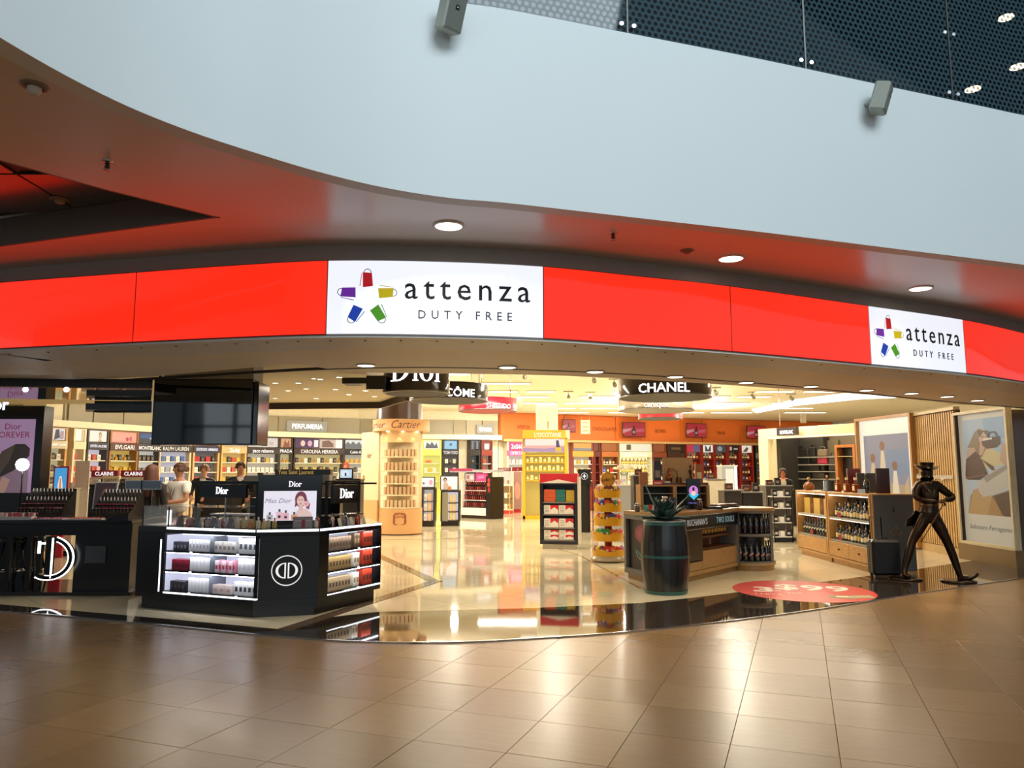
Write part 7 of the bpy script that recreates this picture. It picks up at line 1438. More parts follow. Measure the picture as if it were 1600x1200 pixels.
# ================================================================ LAVENDER STAND ROUND A WHITE PILLAR
Y = 27.0; fo = Fr(P(817, 740, Y), P(888, 740, Y)); z = lambda py: zat(py, Y); L = fo.L
t = thing('yellow_stand', 'tall yellow stand with lavender field picture around a white pillar', 'display stand', (fo.o.x, Y, 0), fo.rz); YO = M('#d9a214', .4, var=.03)
MB().box(0, L * .95, -.05, .2, z(685), z(672), ch=.01).build('header', YO, t); MB().box(L * .95, L * 1.04, .0, .3, z(686), z(672)).build('header_return', M('#e9dcb8', .5), t)
text_mb('L’OCCITANE', .21, M('#fffbe6', em=.9), at=(L * .55, -.055, z(682.5)), sx=.80, ext=.001, off=.003).build('lettering', None, t)
mb = MB().box(.0, L * .92, .0, .05, z(706), z(686), mat=M('#ead8d6', .4, em=.75)); pp(mb, [(0, 0), (1, 0), (1, .42), (.5, .30), (0, .35)], '#a88ab4', 1, .7, L * .92, z(686) - z(706), z(706), -.001); pp(mb, [(0, .30), (.5, .25), (1, .38), (1, .50), (0, .48)], '#d9a6a4', 2, .7, L * .92, z(686) - z(706), z(706), -.001); pp(mb, [(.80, .15), (.80, .9), (.86, .9), (.88, .5), (.92, .15)], '#3a3a6a', 3, .7, L * .92, z(686) - z(706), z(706), -.001); pp(mb, [(.78, .05), (.78, .35), (.92, .35), (.92, .05)], '#e0b430', 4, .7, L * .92, z(686) - z(706), z(706), -.001); mb.build('lit_picture', None, t)
for x in (-.02, L * .92): MB().box(x, x + .10, 0, .4, 0, z(684)).build('side_panel', YO, t)
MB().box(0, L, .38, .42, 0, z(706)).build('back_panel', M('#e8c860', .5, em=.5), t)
for k, py in enumerate((711, 722, 735, 750)):
    MB().box(.02, L * .92, .02, .38, z(py) - .03, z(py)).build('shelf', YO, t)
    if k: row(fo, .1, L * .92, .08, z(py), [(bottle(.05, .2, '#c9a53a', '#e9dca0', '#5a4a2a'), .13), (B(.10, .1, .17, '#e6dfa0', '#b8ac60'), .12)], 'toiletry_bottle', 'yellow bottle or pale carton on the yellow stand, %s shelf' % ['', 'upper', 'middle', 'lower'][k], 'bottle', 'goods on the yellow stand', gap=.03)
MB().box(0, L, .0, .4, 0, .12).build('plinth', YO, t)
wp = P(855, 660, Y + .7); q = thing('white_pillar', 'white square pillar rising above the yellow stand', 'pillar', (wp.x, Y + .7, 0)); MB().box(-.39, .39, 0, .7, .1, ZSH, ch=.02).build('shaft', M('#fff4da', .5), q); MB().box(.0, .06, -.01, 0, z(668), z(656)).build('small_plate', M('#b9ad88', .5), q)
# ================================================================ COUNTERS AND STANDS OF THE MIDDLE AISLE
def gondola(px0, px1, pyb, pyt, lab, body, panel, nsh, prods, lbl, top=None, kick='#1c1210', em=.5, dep=.6, grp='goods on the aisle stands', side='#e9dcb4', sidew=.0):
    f = Fr(G(px0, pyb), G(px1, pyb)); L = f.L; Y = f.o.y; h = zat(pyt, Y); t = thing('aisle_stand', lab, 'display stand', (f.o.x, f.o.y, 0), f.rz); bm = M(body, .35)
    MB().box(.02, L - .02, .03, dep, .004, .14).build('kick_plate', M(kick, .35), t); MB().box(0, L, 0, dep, h - .06, h, ch=.005).build('top', bm, t); MB().box(0, .05, 0, dep, .14, h - .06).build('side_panel', bm, t); MB().box(L - .05, L, 0, dep, .14, h - .06).build('side_panel', bm, t)
    x0 = .05 + sidew * L
    if sidew: MB().box(.05, x0, -.005, .05, .16, h - .07).build('pale_panel', M(side, .5, em=.15), t)
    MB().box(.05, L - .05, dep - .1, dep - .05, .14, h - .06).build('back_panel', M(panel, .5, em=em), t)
    for k in range(nsh):
        z_ = .17 + k * (h - .28) / nsh; MB().box(x0, L - .05, .02, dep - .1, z_ - .025, z_).build('shelf', M('#4a4440' if k else body, .35), t); row(f, x0 + .03, L - .06, .06, z_, prods, 'perfume_carton', lbl % ['bottom', 'middle', 'top', 'uppermost'][k], 'perfume box', grp, gap=.01)
    return f, t, h
wb = (B(.10, .1, .22, '#f0eef4', '#c9c6d2'), .11); cb_ = (B(.09, .1, .24, '#ecd9a8'), .10); pb_ = (B(.12, .1, .24, '#e2bfa6'), .13)
f, t, h = gondola(657, 679, 823, 762, 'brown-black aisle stand touching the cream pillar stand at its right', '#2a1a12', '#efe6e0', 3, [wb, pb_], 'white or peach carton, %s shelf of the stand next to the cream pillar stand')
def litposter(f, x0, x1, zb, h, lab, base, shapes, frame='#141010', y=.1, em=.85, tilt=0, name='lit_poster'):
    t = thing(name, lab, 'poster', f.p(x0, y, zb), f.rz); w_ = x1 - x0; MB().box(-.03, w_ + .03, .0, .05, 0, h + .03, ch=.003).build('frame', M(frame, .3), t)
    mb = MB().box(0, w_, -.004, 0, .02, h, mat=M(base, .4, em=em))
    for k, (pts, col) in enumerate(shapes): pp(mb, pts, col, k + 1, em, w_, h - .02, .02, -.005)
    mb.build('backlit_print', None, t); return t
litposter(f, .0, f.L * .9, h, .30, 'small lit picture with pink flacon next to the cream pillar stand', '#f1ecf0', [(ell(.75, .5, .14, .3, 10), '#e6a8b8'), ([(.1, .3), (.1, .5), (.25, .5), (.25, .3)], '#5a5a68')])
f, t, h = gondola(688, 718, 822, 766, 'black-topped stand with pale side and three rows of yellow cartons', '#1f1512', '#f2eef6', 3, [cb_], 'pale yellow carton on the %s shelf of the black-topped stand', sidew=.30, em=.7)
litposter(f, -.0, f.L * .86, h, .42, 'bright lit poster of a seated woman with an orange flacon', '#fbf6f2', [([(.12, 0), (.15, .5), (.3, .6), (.42, .45), (.5, .0)], '#e0b8a0'), (ell(.25, .75, .12, .18, 10), '#6a4638'), (ell(.26, .70, .07, .11, 10), '#e2b69c'), (ell(.52, .10, .12, .16, 10), '#e08a3a')])
# lipstick wall of the make-up stand
f = Fr(G(721, 809.5), G(764, 811.5)); Y = f.o.y; z = lambda py: zat(py, Y); L = f.L
t = thing('lipstick_stand', 'tall black and white make-up stand with rows of red lipsticks', 'display stand', (f.o.x, f.o.y, 0), f.rz)
MB().box(-.05, L + .1, .05, .7, 0, .12).build('kick_plate', M('#20140f', .4), t); MB().box(0, L, 0, .6, .12, z(793), ch=.004).build('white_base', M('#f1ead8', .5), t); MB().box(L * .92, L * 1.12, -.05, .65, .12, z(745)).build('black_upright', M('#15100e', .3), t); MB().box(-.05, .0, .0, .6, .12, z(750)).build('white_upright', M('#efe9e0', .4), t)
MB().box(0, L * .92, .30, .6, z(793), z(748)).build('back_block', M('#1c1818', .4), t); MB().box(-.6, L * 1.15, .0, .6, z(738), z(734), ch=.004).build('canopy', M('#efe9e2', .4, em=.3), t); MB().box(-.6, L * .4, -.01, .0, z(736), z(732)).build('pink_edge', M('#d8406a', em=.5), t)
for k, py in enumerate((791, 781, 773, 766, 757, 752)):
    MB().box(.02, L * .9, .06 + k * .03, .32, z(py) - .02, z(py)).build('step', M('#e9e4de' if k % 2 else '#1a1616', .3), t)
    n_ = 12
    for i in range(n_):
        key = ('lip', (i * 7 + k * 3) % 4)
        if key not in _PC: _PC[key] = MB().cyl(0, 0, 0, .14, .022, 8, M(['#c4202a', '#a8142a', '#d84a3a', '#e07a6a'][key[1]], .35, em=.15)).mesh('lipstick')
        inst(_PC[key], 'lipstick', (.06 + i * (L * .86) / n_, .10 + k * .03, z(py)), 0, parent=t)
litposter(f, L * .40, L * .78, z(752), z(740) - z(752), 'bright pink card with white lines on the lipstick stand', '#e8508c', [([(.2, .6), (.8, .65), (.8, .72), (.2, .67)], '#f6d0e0'), ([(.2, .35), (.8, .4), (.8, .47), (.2, .42)], '#f6d0e0')], y=.2, frame='#e8508c', name='pink_card')
litposter(f, 0.0, L * .34, z(752), z(740) - z(752), 'picture of two faces on the lipstick stand', '#d8b8ac', [(ell(.3, .5, .16, .3, 10), '#b08070'), (ell(.7, .45, .16, .3, 10), '#efe0d8')], y=.2)
litposter(f, L * .96, L * 1.10, z(772), z(745) - z(772), 'tall dark picture with red flowers at the right end of the lipstick stand', '#2a1010', [(ell(.5, .8, .35, .12, 10), '#c8382a'), (ell(.45, .55, .38, .14, 10), '#d84a34'), (ell(.55, .25, .3, .15, 10), '#b82a20')], y=-.06)
gondola(763, 778, 809, 766, 'narrow cream stand with white shelves right of the lipstick stand', '#ecdfb6', '#eef0f4', 3, [wb], 'white carton on the %s shelf of the narrow cream stand', sidew=.5, em=.6)
# pink sun-care stands
f, t, h = gondola(779, 803, 803, 757, 'cream stand with red foot and golden shelves', '#efe2c2', '#d9a860', 2, [(B(.12, .1, .22, '#e2b04a', '#3a2a1a'), .14), wb], 'golden or white carton on the %s shelf of the cream stand with red foot', kick='#c22a28')
litposter(f, .02, f.L - .05, h, .62, 'cream back panel with small flacons on the stand with red foot', '#f3e9d6', [([(.2, .0), (.2, .35), (.4, .35), (.4, 0)], '#e0c8a8'), ([(.6, .0), (.6, .25), (.75, .25), (.75, 0)], '#c98a6a')], frame='#efe2c8', em=.5)
for px0, px1, py0, py1, Y, lb, tx_ in ((778, 798, 731, 736, 28, 'red header strip over the cream stand, left of two', 'SHISEIDO'), (800, 818, 730, 736, 27.5, 'red header block with white mark over the rosy panel', 'S')):
    A = P(px0, py1, Y); w_ = (px1 - px0) / F * Y; o = thing('red_header', lb, 'sign', A); MB().box(0, w_, 0, .1, 0, zat(py0, Y) - A.z, ch=.004).build('panel', M('#d0252c', .4, em=.15), o); text_mb(tx_, .09, M('#fff4f0', em=.6), at=(w_ / 2, -.003, .03), ext=.001).build('lettering', None, o)
    for x in (.05, w_ - .05): MB().tube([(x, .05, 0), (x, .05, -A.z)], .015).build('support', M('#d9cfb8', .4), o)
f, t, h = gondola(802, 815, 801, 737, 'rosy upright panel stand with an embossed pattern', '#e9b49c', '#e9b49c', 1, [wb], 'white carton at the %s of the rosy panel stand', kick='#c22a28'); MB().box(.0, f.L, -.02, 0, .14, h).build('rosy_panel', M('#e6a890', .4, em=.25), t); o = MB().add([(f.L / 2 + math.cos(a) * .12, -.024, .9 + math.sin(a) * .35) for a in [2 * PI * i / 20 for i in range(20)]], [list(range(20))[::1]]).build('oval_pattern', M('#d98a78', .4), t)
f, t, h = gondola(816, 845, 797, 751, 'pale stand with list of shades behind the rosy panel', '#efe3c0', '#f3ead0', 3, [wb, (B(.12, .1, .2, '#c8bdd8'), .13)], 'white or lilac carton on the %s shelf of the pale stand behind the rosy panel', kick='#c22a28')
litposter(f, .05, f.L * .5, h, .55, 'cream and violet picture on the pale stand behind the rosy panel', '#efe6e0', [([(.2, .2), (.3, .9), (.6, .9), (.7, .2)], '#a89ac0')], frame='#efe3c8')
# black stand with white round emblem behind the carton stand
fk = Fr(G(905, 832), G(923, 832)); zz = lambda py: zat(py, fk.o.y); t = thing('emblem_stand', 'slim black stand with a white round emblem beside the yellow sweet stand', 'display stand', (fk.o.x, fk.o.y, 0), fk.rz)
MB().box(0, fk.L, .05, .4, .0, zz(757), ch=.004).build('body', M('#1a1817', .35), t); MB().box(-.02, fk.L + .02, 0, .06, zz(757), zz(733), ch=.004).build('head_panel', M('#0f0e0f', .3), t); xx, zc = fk.L / 2, zz(744)
MB().lathe([(.085, 0), (.095, 0)], 24).xf(lambda x, y, z: (xx + x, -.004, zc + y)).build('round_emblem', M('#e9e9ea', em=.9), t); MB().box(xx - .05, xx + .05, -.006, -.002, zc - .015, zc + .015).box(xx - .015, xx + .015, -.006, -.002, zc - .06, zc + .06).build('emblem_bar', M('#e9e9ea', em=.9), t)
for z_ in (.5, .8, 1.1): MB().box(-.12, 0, .05, .4, z_, z_ + .02).build('side_shelf', CHR, t)
t = thing('wire_rack', 'thin black wire rack frame left of the yellow sweet stand', 'rack', G(920, 832)); MB().tube([(0, 0, 0), (0, 0, 1.35), (.12, 0, 1.35), (.12, 0, 0)], .012).build('frame', BLK, t)
for z_ in (.3, .6, .9, 1.2): MB().tube([(0, 0, z_), (.12, 0, z_)], .006).build('rail', BLK, t)
# ================================================================ REAR COUNTERS, FLOWERS AND SMALL STANDS BETWEEN
def block(px0, px1, pyb, pyt, Y, col, lab, cat='counter', name='rear_counter', dep=.5, extra=None, em=0, rough=.4):
    A = P(px0, 740, Y); w_ = (px1 - px0) / F * Y; t = thing(name, lab, cat, (A.x, Y, 0)); zt_ = zat(pyt, Y); zb_ = max(0, zat(pyb, Y)) if pyb < 900 else 0
    MB().box(0, w_, 0, dep, .1, zt_ - .03, ch=.006).build('body', M(col, rough, em=em, var=.06), t); MB().box(-.02, w_ + .02, -.02, dep, zt_ - .03, zt_, ch=.004).build('top', M(extra or col, .2), t); MB().box(.03, w_ - .03, .04, dep - .03, 0, .1).build('foot', BLKM, t)
    return t, Fr((A.x, Y), (A.x + w_, Y)), zt_
def goods(f, z_, items, name, lb, cat, grp, x0=.03, y=.1, gap=.02, n=None): row(f, x0, f.L - .02, y, z_, items, name, lb, cat, grp, gap=gap, n=n)
t, f, z_ = block(937, 985, 999, 757, 19, '#efe4cc', 'cream counter carrying the white flowers', em=.2)
goods(f, z_, [wb, (B(.1, .1, .12, '#d8a8a0'), .12)], 'perfume_carton', 'white or rosy carton on the cream flower counter', 'perfume box', 'goods on the rear counters')
p = P(975, 752, 19.3); t = thing('flower_vase', 'large bouquet of white flowers in a clear vase in the middle aisle', 'flowers', (p.x, 19.25, z_)); MB().lathe([(.07, 0), (.08, .02), (.09, .22), (.10, .25)], 16).build('vase', M('#b8c4b8', .05, alpha=.5, var=0), t)
R5 = random.Random(4)
for i in range(10): a = i * .63; MB().tube([(0, 0, .02), (math.cos(a) * .10, math.sin(a) * .08, .30)], .007, 5).build('stem', M('#4a6a3a', .5), t)
for i in range(46):
    a = R5.uniform(0, 2 * PI); r = R5.uniform(.02, .27) ; zf = .36 + .13 * math.sqrt(max(0, 1 - (r / .3) ** 2)) * R5.uniform(.3, 1); c_ = (math.cos(a) * r, math.sin(a) * r * .7, zf)
    key = ('bloom', i % 3)
    if key not in _PC:
        mb = MB(); R6 = random.Random(i)
        for j in range(9): an = j * 2 * PI / 9; mb.sphere((math.cos(an) * .028, math.sin(an) * .028, R6.uniform(-.012, .012)), (.026, .026, .016), 7, 4)
        mb.sphere((0, 0, .012), .024, 7, 4); mb.mats = [M('#f4ecd0', .6, var=.05)]; mb.mi = [0] * len(mb.f); _PC[key] = mb.mesh('bloom')
    o = inst(_PC[key], 'bloom', c_, a, parent=t)
for spec in [
    (990, 1012, 999, 742, 17.5, '#2a211c', 'dark rack with bright trim behind the sweet stand', 'black'), (1104, 1132, 999, 748, 17.5, '#d9ceb0', 'cream upright glass-fronted stand behind the black digital sign', 'cream'),
    (1128, 1152, 999, 727, 21, '#e6e2cf', 'large pale lit cabinet in front of the red liquor bays', 'pale'), (1131, 1160, 999, 765, 16, '#2b211b', 'low dark counter with chocolate gift boxes behind the liquor counter', 'dark'), (1158, 1190, 999, 768, 16, '#1d1816', 'low black counter with dark boxes left of the oak cabinets', 'black'), (1196, 1236, 999, 758, 19, '#3a332d', 'dark till counter in front of the seated cashier', 'dark')]:
    t, f, z_ = block(*spec[:5], spec[5], spec[6], em=.35 if spec[7] == 'pale' else 0, extra='#8a867c' if spec[7] != 'pale' else '#f2eee0')
    if spec[7] == 'pale': MB().box(.1, f.L - .1, -.01, 0, z_ - .9, z_ - .1).build('glass_front', M('#f5f2dd', .1, em=.75), t); MB().box(f.L - .08, f.L - .02, -.015, 0, .2, z_).build('lit_edge', WLED, t); continue
    goods(f, z_, [(B(.16, .1, .13, '#4a2418', '#8a6a4a'), .20), (B(.12, .1, .18, '#1a1716', '#8a8078'), .16), (B(.1, .1, .10, '#d9ceb4'), .14)], 'gift_box', 'brown, black or cream box on the ' + spec[6].split(' behind')[0].split(' in front')[0].split(' left of')[0][:60], 'box', 'goods on the rear counters')
# dark racks between island and pillar stand, counters behind the black island
for spec in [
    (480, 524, 999, 752, 14.5, '#3a2a22', 'brown-topped counter behind the right end of the black island'), (526, 562, 999, 748, 16.5, '#1c1715', 'black counter with a pale blue picture left of the cream pillar stand'), (396, 440, 999, 748, 15, '#221a17', 'black counter behind the lit poster of the island'), (320, 365, 999, 765, 14.2, '#1f1a18', 'dark till counter before the smiling woman'), (120, 206, 999, 757, 16.5, '#141112', 'long black counter behind the make-up counter'), (205, 262, 999, 768, 13.2, '#4a4a55', 'grey counter between the two women in conversation'), (75, 118, 999, 762, 15, '#e9dcc4', 'cream counter behind the make-up counter')]:
    t, f, z_ = block(*spec[:5], spec[5], spec[6]); goods(f, z_, [(B(.1, .1, .12, '#2c2826', '#8a7a60'), .13), (bottle(.035, .13, '#c9a07a', None, '#222222', .65, .35, square=True), .11), (B(.1, .1, .1, '#ded6cc'), .13)], 'perfume_bottle', fit('small flacon or carton on the ' + spec[6].split(' behind')[0].split(' before')[0].split(' with')[0].split(' between')[0]), 'perfume bottle', 'goods on the rear counters')
fb = Fr(P(530, 740, 16.45), P(548, 740, 16.45)); litposter(fb, 0, fb.L, zat(748, 16.5), .20, 'small pale blue picture of a dark flacon left of the cream pillar stand', '#bcd6ec', [(ell(.4, .5, .35, .4, 12), '#d6e6f4'), ([(.4, .2), (.4, .6), (.55, .6), (.55, .2)], '#2a3a5a')])
o = thing('bronze_bag_display', 'dark brown leather handbag-shaped display on the counter right of the island', 'bag', P(499, 751, 14.4)); MB().prism([(-.12, 0), (.12, 0), (.09, .01), (-.09, .01)], 0, .01).build('base', BLK, o)
bg = MB(); bg.add([(-.13, 0, 0), (.13, 0, 0), (.13, .1, 0), (-.13, .1, 0), (-.08, .02, .20), (.08, .02, .20), (.08, .08, .20), (-.08, .08, .20)], [[0, 3, 2, 1], [4, 5, 6, 7], [0, 1, 5, 4], [1, 2, 6, 5], [2, 3, 7, 6], [3, 0, 4, 7]]); bg.build('bag_body', M('#3a2216', .4), o); MB().tube([(-.05, .05, .2), (-.04, .05, .26), (.04, .05, .26), (.05, .05, .2)], .01).build('handle', M('#3a2216', .4), o)
# red-lettered low counters behind the make-up counter
for px0, px1, s_, lb in ((142, 183, 'CLARINS', 'red header with white lettering behind the make-up counter, left of two'), (188, 228, 'CLARINS', 'red header with white lettering beside the woman with long hair, right of two')):
    Y = 17.5; A = P(px0, 745, Y); w_ = (px1 - px0) / F * Y; t = thing('red_header', lb, 'sign', A); h_ = zat(735, Y) - A.z; MB().box(0, w_, 0, .1, 0, h_, ch=.004).build('panel', M('#a81420', .4, em=.25), t); text_mb(s_, .12, M('#ffffff', em=1.0), at=(w_ / 2, -.003, .03), sx=.9, ext=.001, off=.002).build('lettering', None, t); MB().box(0, w_, .02, .5, -A.z, -.0).build('cream_body', M('#efe2cc', .5), t)
o = thing('name_block', 'cream upright block with dark lettering on the rear black counter', 'sign', (P(160, 752, 16.55).x, 16.55, zat(757, 16.5) + .02)); MB().box(0, .36, 0, .08, -.02, .16, ch=.004).build('block', M('#d9c4a4', .5), o); text_mb('DKNY', .11, M('#2a211c', .5), at=(.18, -.003, .03), sx=.9, ext=.001).build('lettering', None, o)
fz = Fr(P(81, 740, 14.6), P(100, 740, 14.6)); litposter(fz, .0, fz.L, zat(786, 14.6), zat(731, 14.6) - zat(786, 14.6), 'tall red-framed blue picture of a white bottle at the far left', '#4aa0dc', [([(.25, 0), (.3, .5), (.42, .75), (.58, .75), (.7, .5), (.78, 0)], '#f2ece8'), ([(.40, .4), (.45, .7), (.56, .7), (.6, .4)], '#e08a5a'), ([(.35, .0), (.65, .0), (.6, .2), (.4, .2)], '#d84a5a')], frame='#b8142a')
MB().box(0, fz.L, .0, .05, -zat(786, 14.6), 0).build('stand', M('#b8142a', .4), [o_ for o_ in C.objects if o_.get('label', '').startswith('tall red-framed')][0])
o = thing('folded_panel', 'tall plain white folded panel near the far-left red picture', 'panel', P(117, 750, 15.2)); MB().box(0, .28, 0, .03, -P(117, 750, 15.2).z, .38, ch=.004).build('sheet', M('#e9e2d4', .5), o)
# ================================================================ PORTAL SHOP ON THE RIGHT
YP = 23.5; z = lambda py: zat(py, YP); pA = P(1187, 740, YP); pB = P(1345, 740, 20.5); fp_ = Fr(pA, pB); L = fp_.L
PC_ = M('#ecdcae', .5, var=.02); t = thing('portal_shop', 'cream portal-framed boutique corner with dark shelves of bags', 'shop unit', (pA.x, pA.y, 0), fp_.rz)
zt_ = z(671); zb_ = z(684); MB().box(0, L, 0, .25, zb_, zt_, ch=.006).build('header', PC_, t); MB().box(0, fp_.hit(1201, 740)[0], 0, .4, 0, zb_).build('post', PC_, t); MB().box(.3, L, .02, .2, zb_ - .05, zb_).build('lit_soffit', M('#fff0c8', em=1.2), t)
MB().box(.3, L + .6, 1.6, 1.7, 0, zb_).build('rear_wall', M('#5a4c3a', .6), t); MB().box(.25, .5, .4, 1.7, 0, zb_).build('left_return', M('#2a2622', .5), t); MB().box(fp_.hit(1203, 740)[0], fp_.hit(1243, 740)[0], 1.3, 1.6, 0, zb_).build('dark_back', M('#2c2823', .5), t); 
xh = lambda px: fp_.hit(px, 740, 1.3)[0]; zh = lambda py: zat(py, 23.0)
MB().box(xh(1211), xh(1233), 1.22, 1.32, 1.2, zh(700)).build('wine_niche', M('#b8a078', .5, em=.25), t); MB().box(fp_.hit(1245, 740, 1.5)[0], fp_.hit(1312, 740, 1.5)[0], 1.5, 1.6, .9, zb_ - .1).build('bag_wall', M('#9a8862', .5, em=.12), t)
for py in (715, 726, 737): row(fp_, xh(1212), xh(1232), 1.1, zh(py) - .08, [(bottle(.045, .22, '#4a1a14', '#c9b890', '#2a1410'), .09)], 'wine_bottle', 'small dark bottle in the lit niche of the cream portal', 'bottle', 'bottles in the portal niche', gap=.01); MB().box(xh(1211), xh(1233), 1.02, 1.22, zh(py) - .10, zh(py) - .08).build('niche_shelf', M('#d9c9a0', .4, em=.3), t)
def handbag(px, py, Y, w_, h_, col, lb, rounded=False):
    p = P(px, py, Y); k = thing('handbag', lb, 'bag', p, fp_.rz, 'bags in the portal boutique'); bm_ = M(col, .4, var=.1)
    MB().box(-w_ / 2, w_ / 2, 0, .12, 0, h_, ch=.04 if rounded else .02).build('bag_body', bm_, k); MB().tube([(-w_ * .25, .06, h_ - .02), (-w_ * .2, .06, h_ + .09), (w_ * .2, .06, h_ + .09), (w_ * .25, .06, h_ - .02)], .012).build('handle', bm_, k); MB().box(-w_ * .08, w_ * .08, -.01, 0, h_ * .5, h_ * .65).build('clasp', GOLD, k)
bsh = [(713, [(1255, .5, .26, '#1c1814'), (1271, .22, .30, '#1a1613'), (1287, .34, .22, '#6a5a44')]), (725, [(1255, .55, .24, '#15120f'), (1287, .36, .24, '#a8203c'), (1303, .3, .26, '#3a3228')]), (736, [(1252, .5, .22, '#17130f'), (1272, .4, .22, '#1a1512'), (1304, .34, .26, '#241d17')]), (748, [(1258, .42, .2, '#14110e'), (1281, .4, .2, '#2a2018')])]
nmS = ['top', 'second', 'third', 'lowest']
for r_, (py, bags) in enumerate(bsh):
    zz_ = zat(py, 22.6); MB().box(fp_.hit(1246, 740, 1.3)[0], fp_.hit(1312, 740, 1.3)[0], 1.15, 1.5, zz_ - .03, zz_).build('glass_shelf', M('#8a8678', .2), t)
    for j, (px, w_, h_, c_) in enumerate(bags):
        x = fp_.hit(px, 740, 1.25)[0]; q = fp_.p(x, 1.2, zz_); k = thing('handbag', '%s handbag on the %s shelf of the portal boutique, %s' % ('red' if c_ == '#a8203c' else 'brown' if c_ in ('#6a5a44', '#3a3228', '#2a2018') else 'black', nmS[r_], ['left', 'centre', 'right'][j] if len(bags) == 3 else ['left', 'right'][j]), 'bag', q, fp_.rz, 'bags in the portal boutique'); bm_ = M(c_, .4, var=.1)
        MB().box(-w_ / 2, w_ / 2, 0, .12, 0, h_, ch=.03).build('bag_body', bm_, k); MB().tube([(-w_ * .22, .06, h_ - .02), (-w_ * .17, .06, h_ + .08), (w_ * .17, .06, h_ + .08), (w_ * .22, .06, h_ - .02)], .012).build('handle', bm_, k)
x0_, x1_ = fp_.hit(1309, 740, .9)[0], fp_.hit(1341, 740, .9)[0]; oc = MB().box(x0_, x0_ + .08, .8, 1.1, 0, zh(697)).box(x1_ - .08, x1_, .8, 1.1, 0, zh(697)).box(x0_ + .08, x1_ - .08, .8, 1.1, zh(697) - .08, zh(697)).build('oak_frame', WOOD('#a8662c'), t); MB().box(x0_ + .08, x1_ - .08, 1.05, 1.1, 0, zh(697) - .08).build('frame_back', M('#1c1814', .4), t); MB().box(x0_ + .08, x1_ - .08, .82, 1.05, zh(715), zh(714)).build('frame_shelf', M('#b8a078', .4), t)
sx0, sz0 = fp_.hit(1217, 681, -.1); sx1, sz1 = fp_.hit(1248, 667, -.1); k = thing('hanging_sign', 'dark brown hanging sign with white capitals on the cream portal', 'sign', fp_.p(sx0, -.2, sz0), fp_.rz); MB().box(0, sx1 - sx0, 0, .1, 0, sz1 - sz0, ch=.004).build('board', M('#2a1614', .3), k); text_mb('MONTBLANC', .15, M('#ffffff', em=1.6), at=((sx1 - sx0) / 2, -.004, .04), sx=.52, ext=.001, off=.003).build('lettering', None, k); MB().tube([(.1, .05, sz1 - sz0), (.1, .05, ZSH - sz0)], .012).build('rod', CHR, k)
# coffee grinder-like stands, trolley and racks between counter and oak cabinets
t = thing('product_trolley', 'black and white product trolley rack right of the rounded counter end', 'rack', G(1211, 848)); pt = t.location; k_ = pt.y / F
for x in (0, .42): 
    for y in (0, .35): MB().box(x - .012, x + .012, y, y + .024, 0, zat(775, pt.y)).build('post', BLK, t)
for z_ in (.12, .45, .78, 1.05): MB().box(-.01, .43, 0, .37, z_, z_ + .02).build('shelf', M('#e2e0da', .3), t)
MB().box(-.01, .50, .0, .38, .03, .11).build('base', BLK, t)
ft = Fr((pt.x, pt.y), (pt.x + .43, pt.y))
for z_, nm in ((.14, 'lowest'), (.47, 'second'), (.80, 'third'), (1.07, 'top')): row(ft, .0, .43, .06, z_, [(B(.11, .12, .16, '#1b1a1a', '#c9c6c0'), .13), (B(.10, .12, .12, '#e6e2dc'), .12)], 'carton', 'black or white carton on the %s shelf of the product trolley' % nm, 'box', 'cartons on the product trolley', gap=.02)
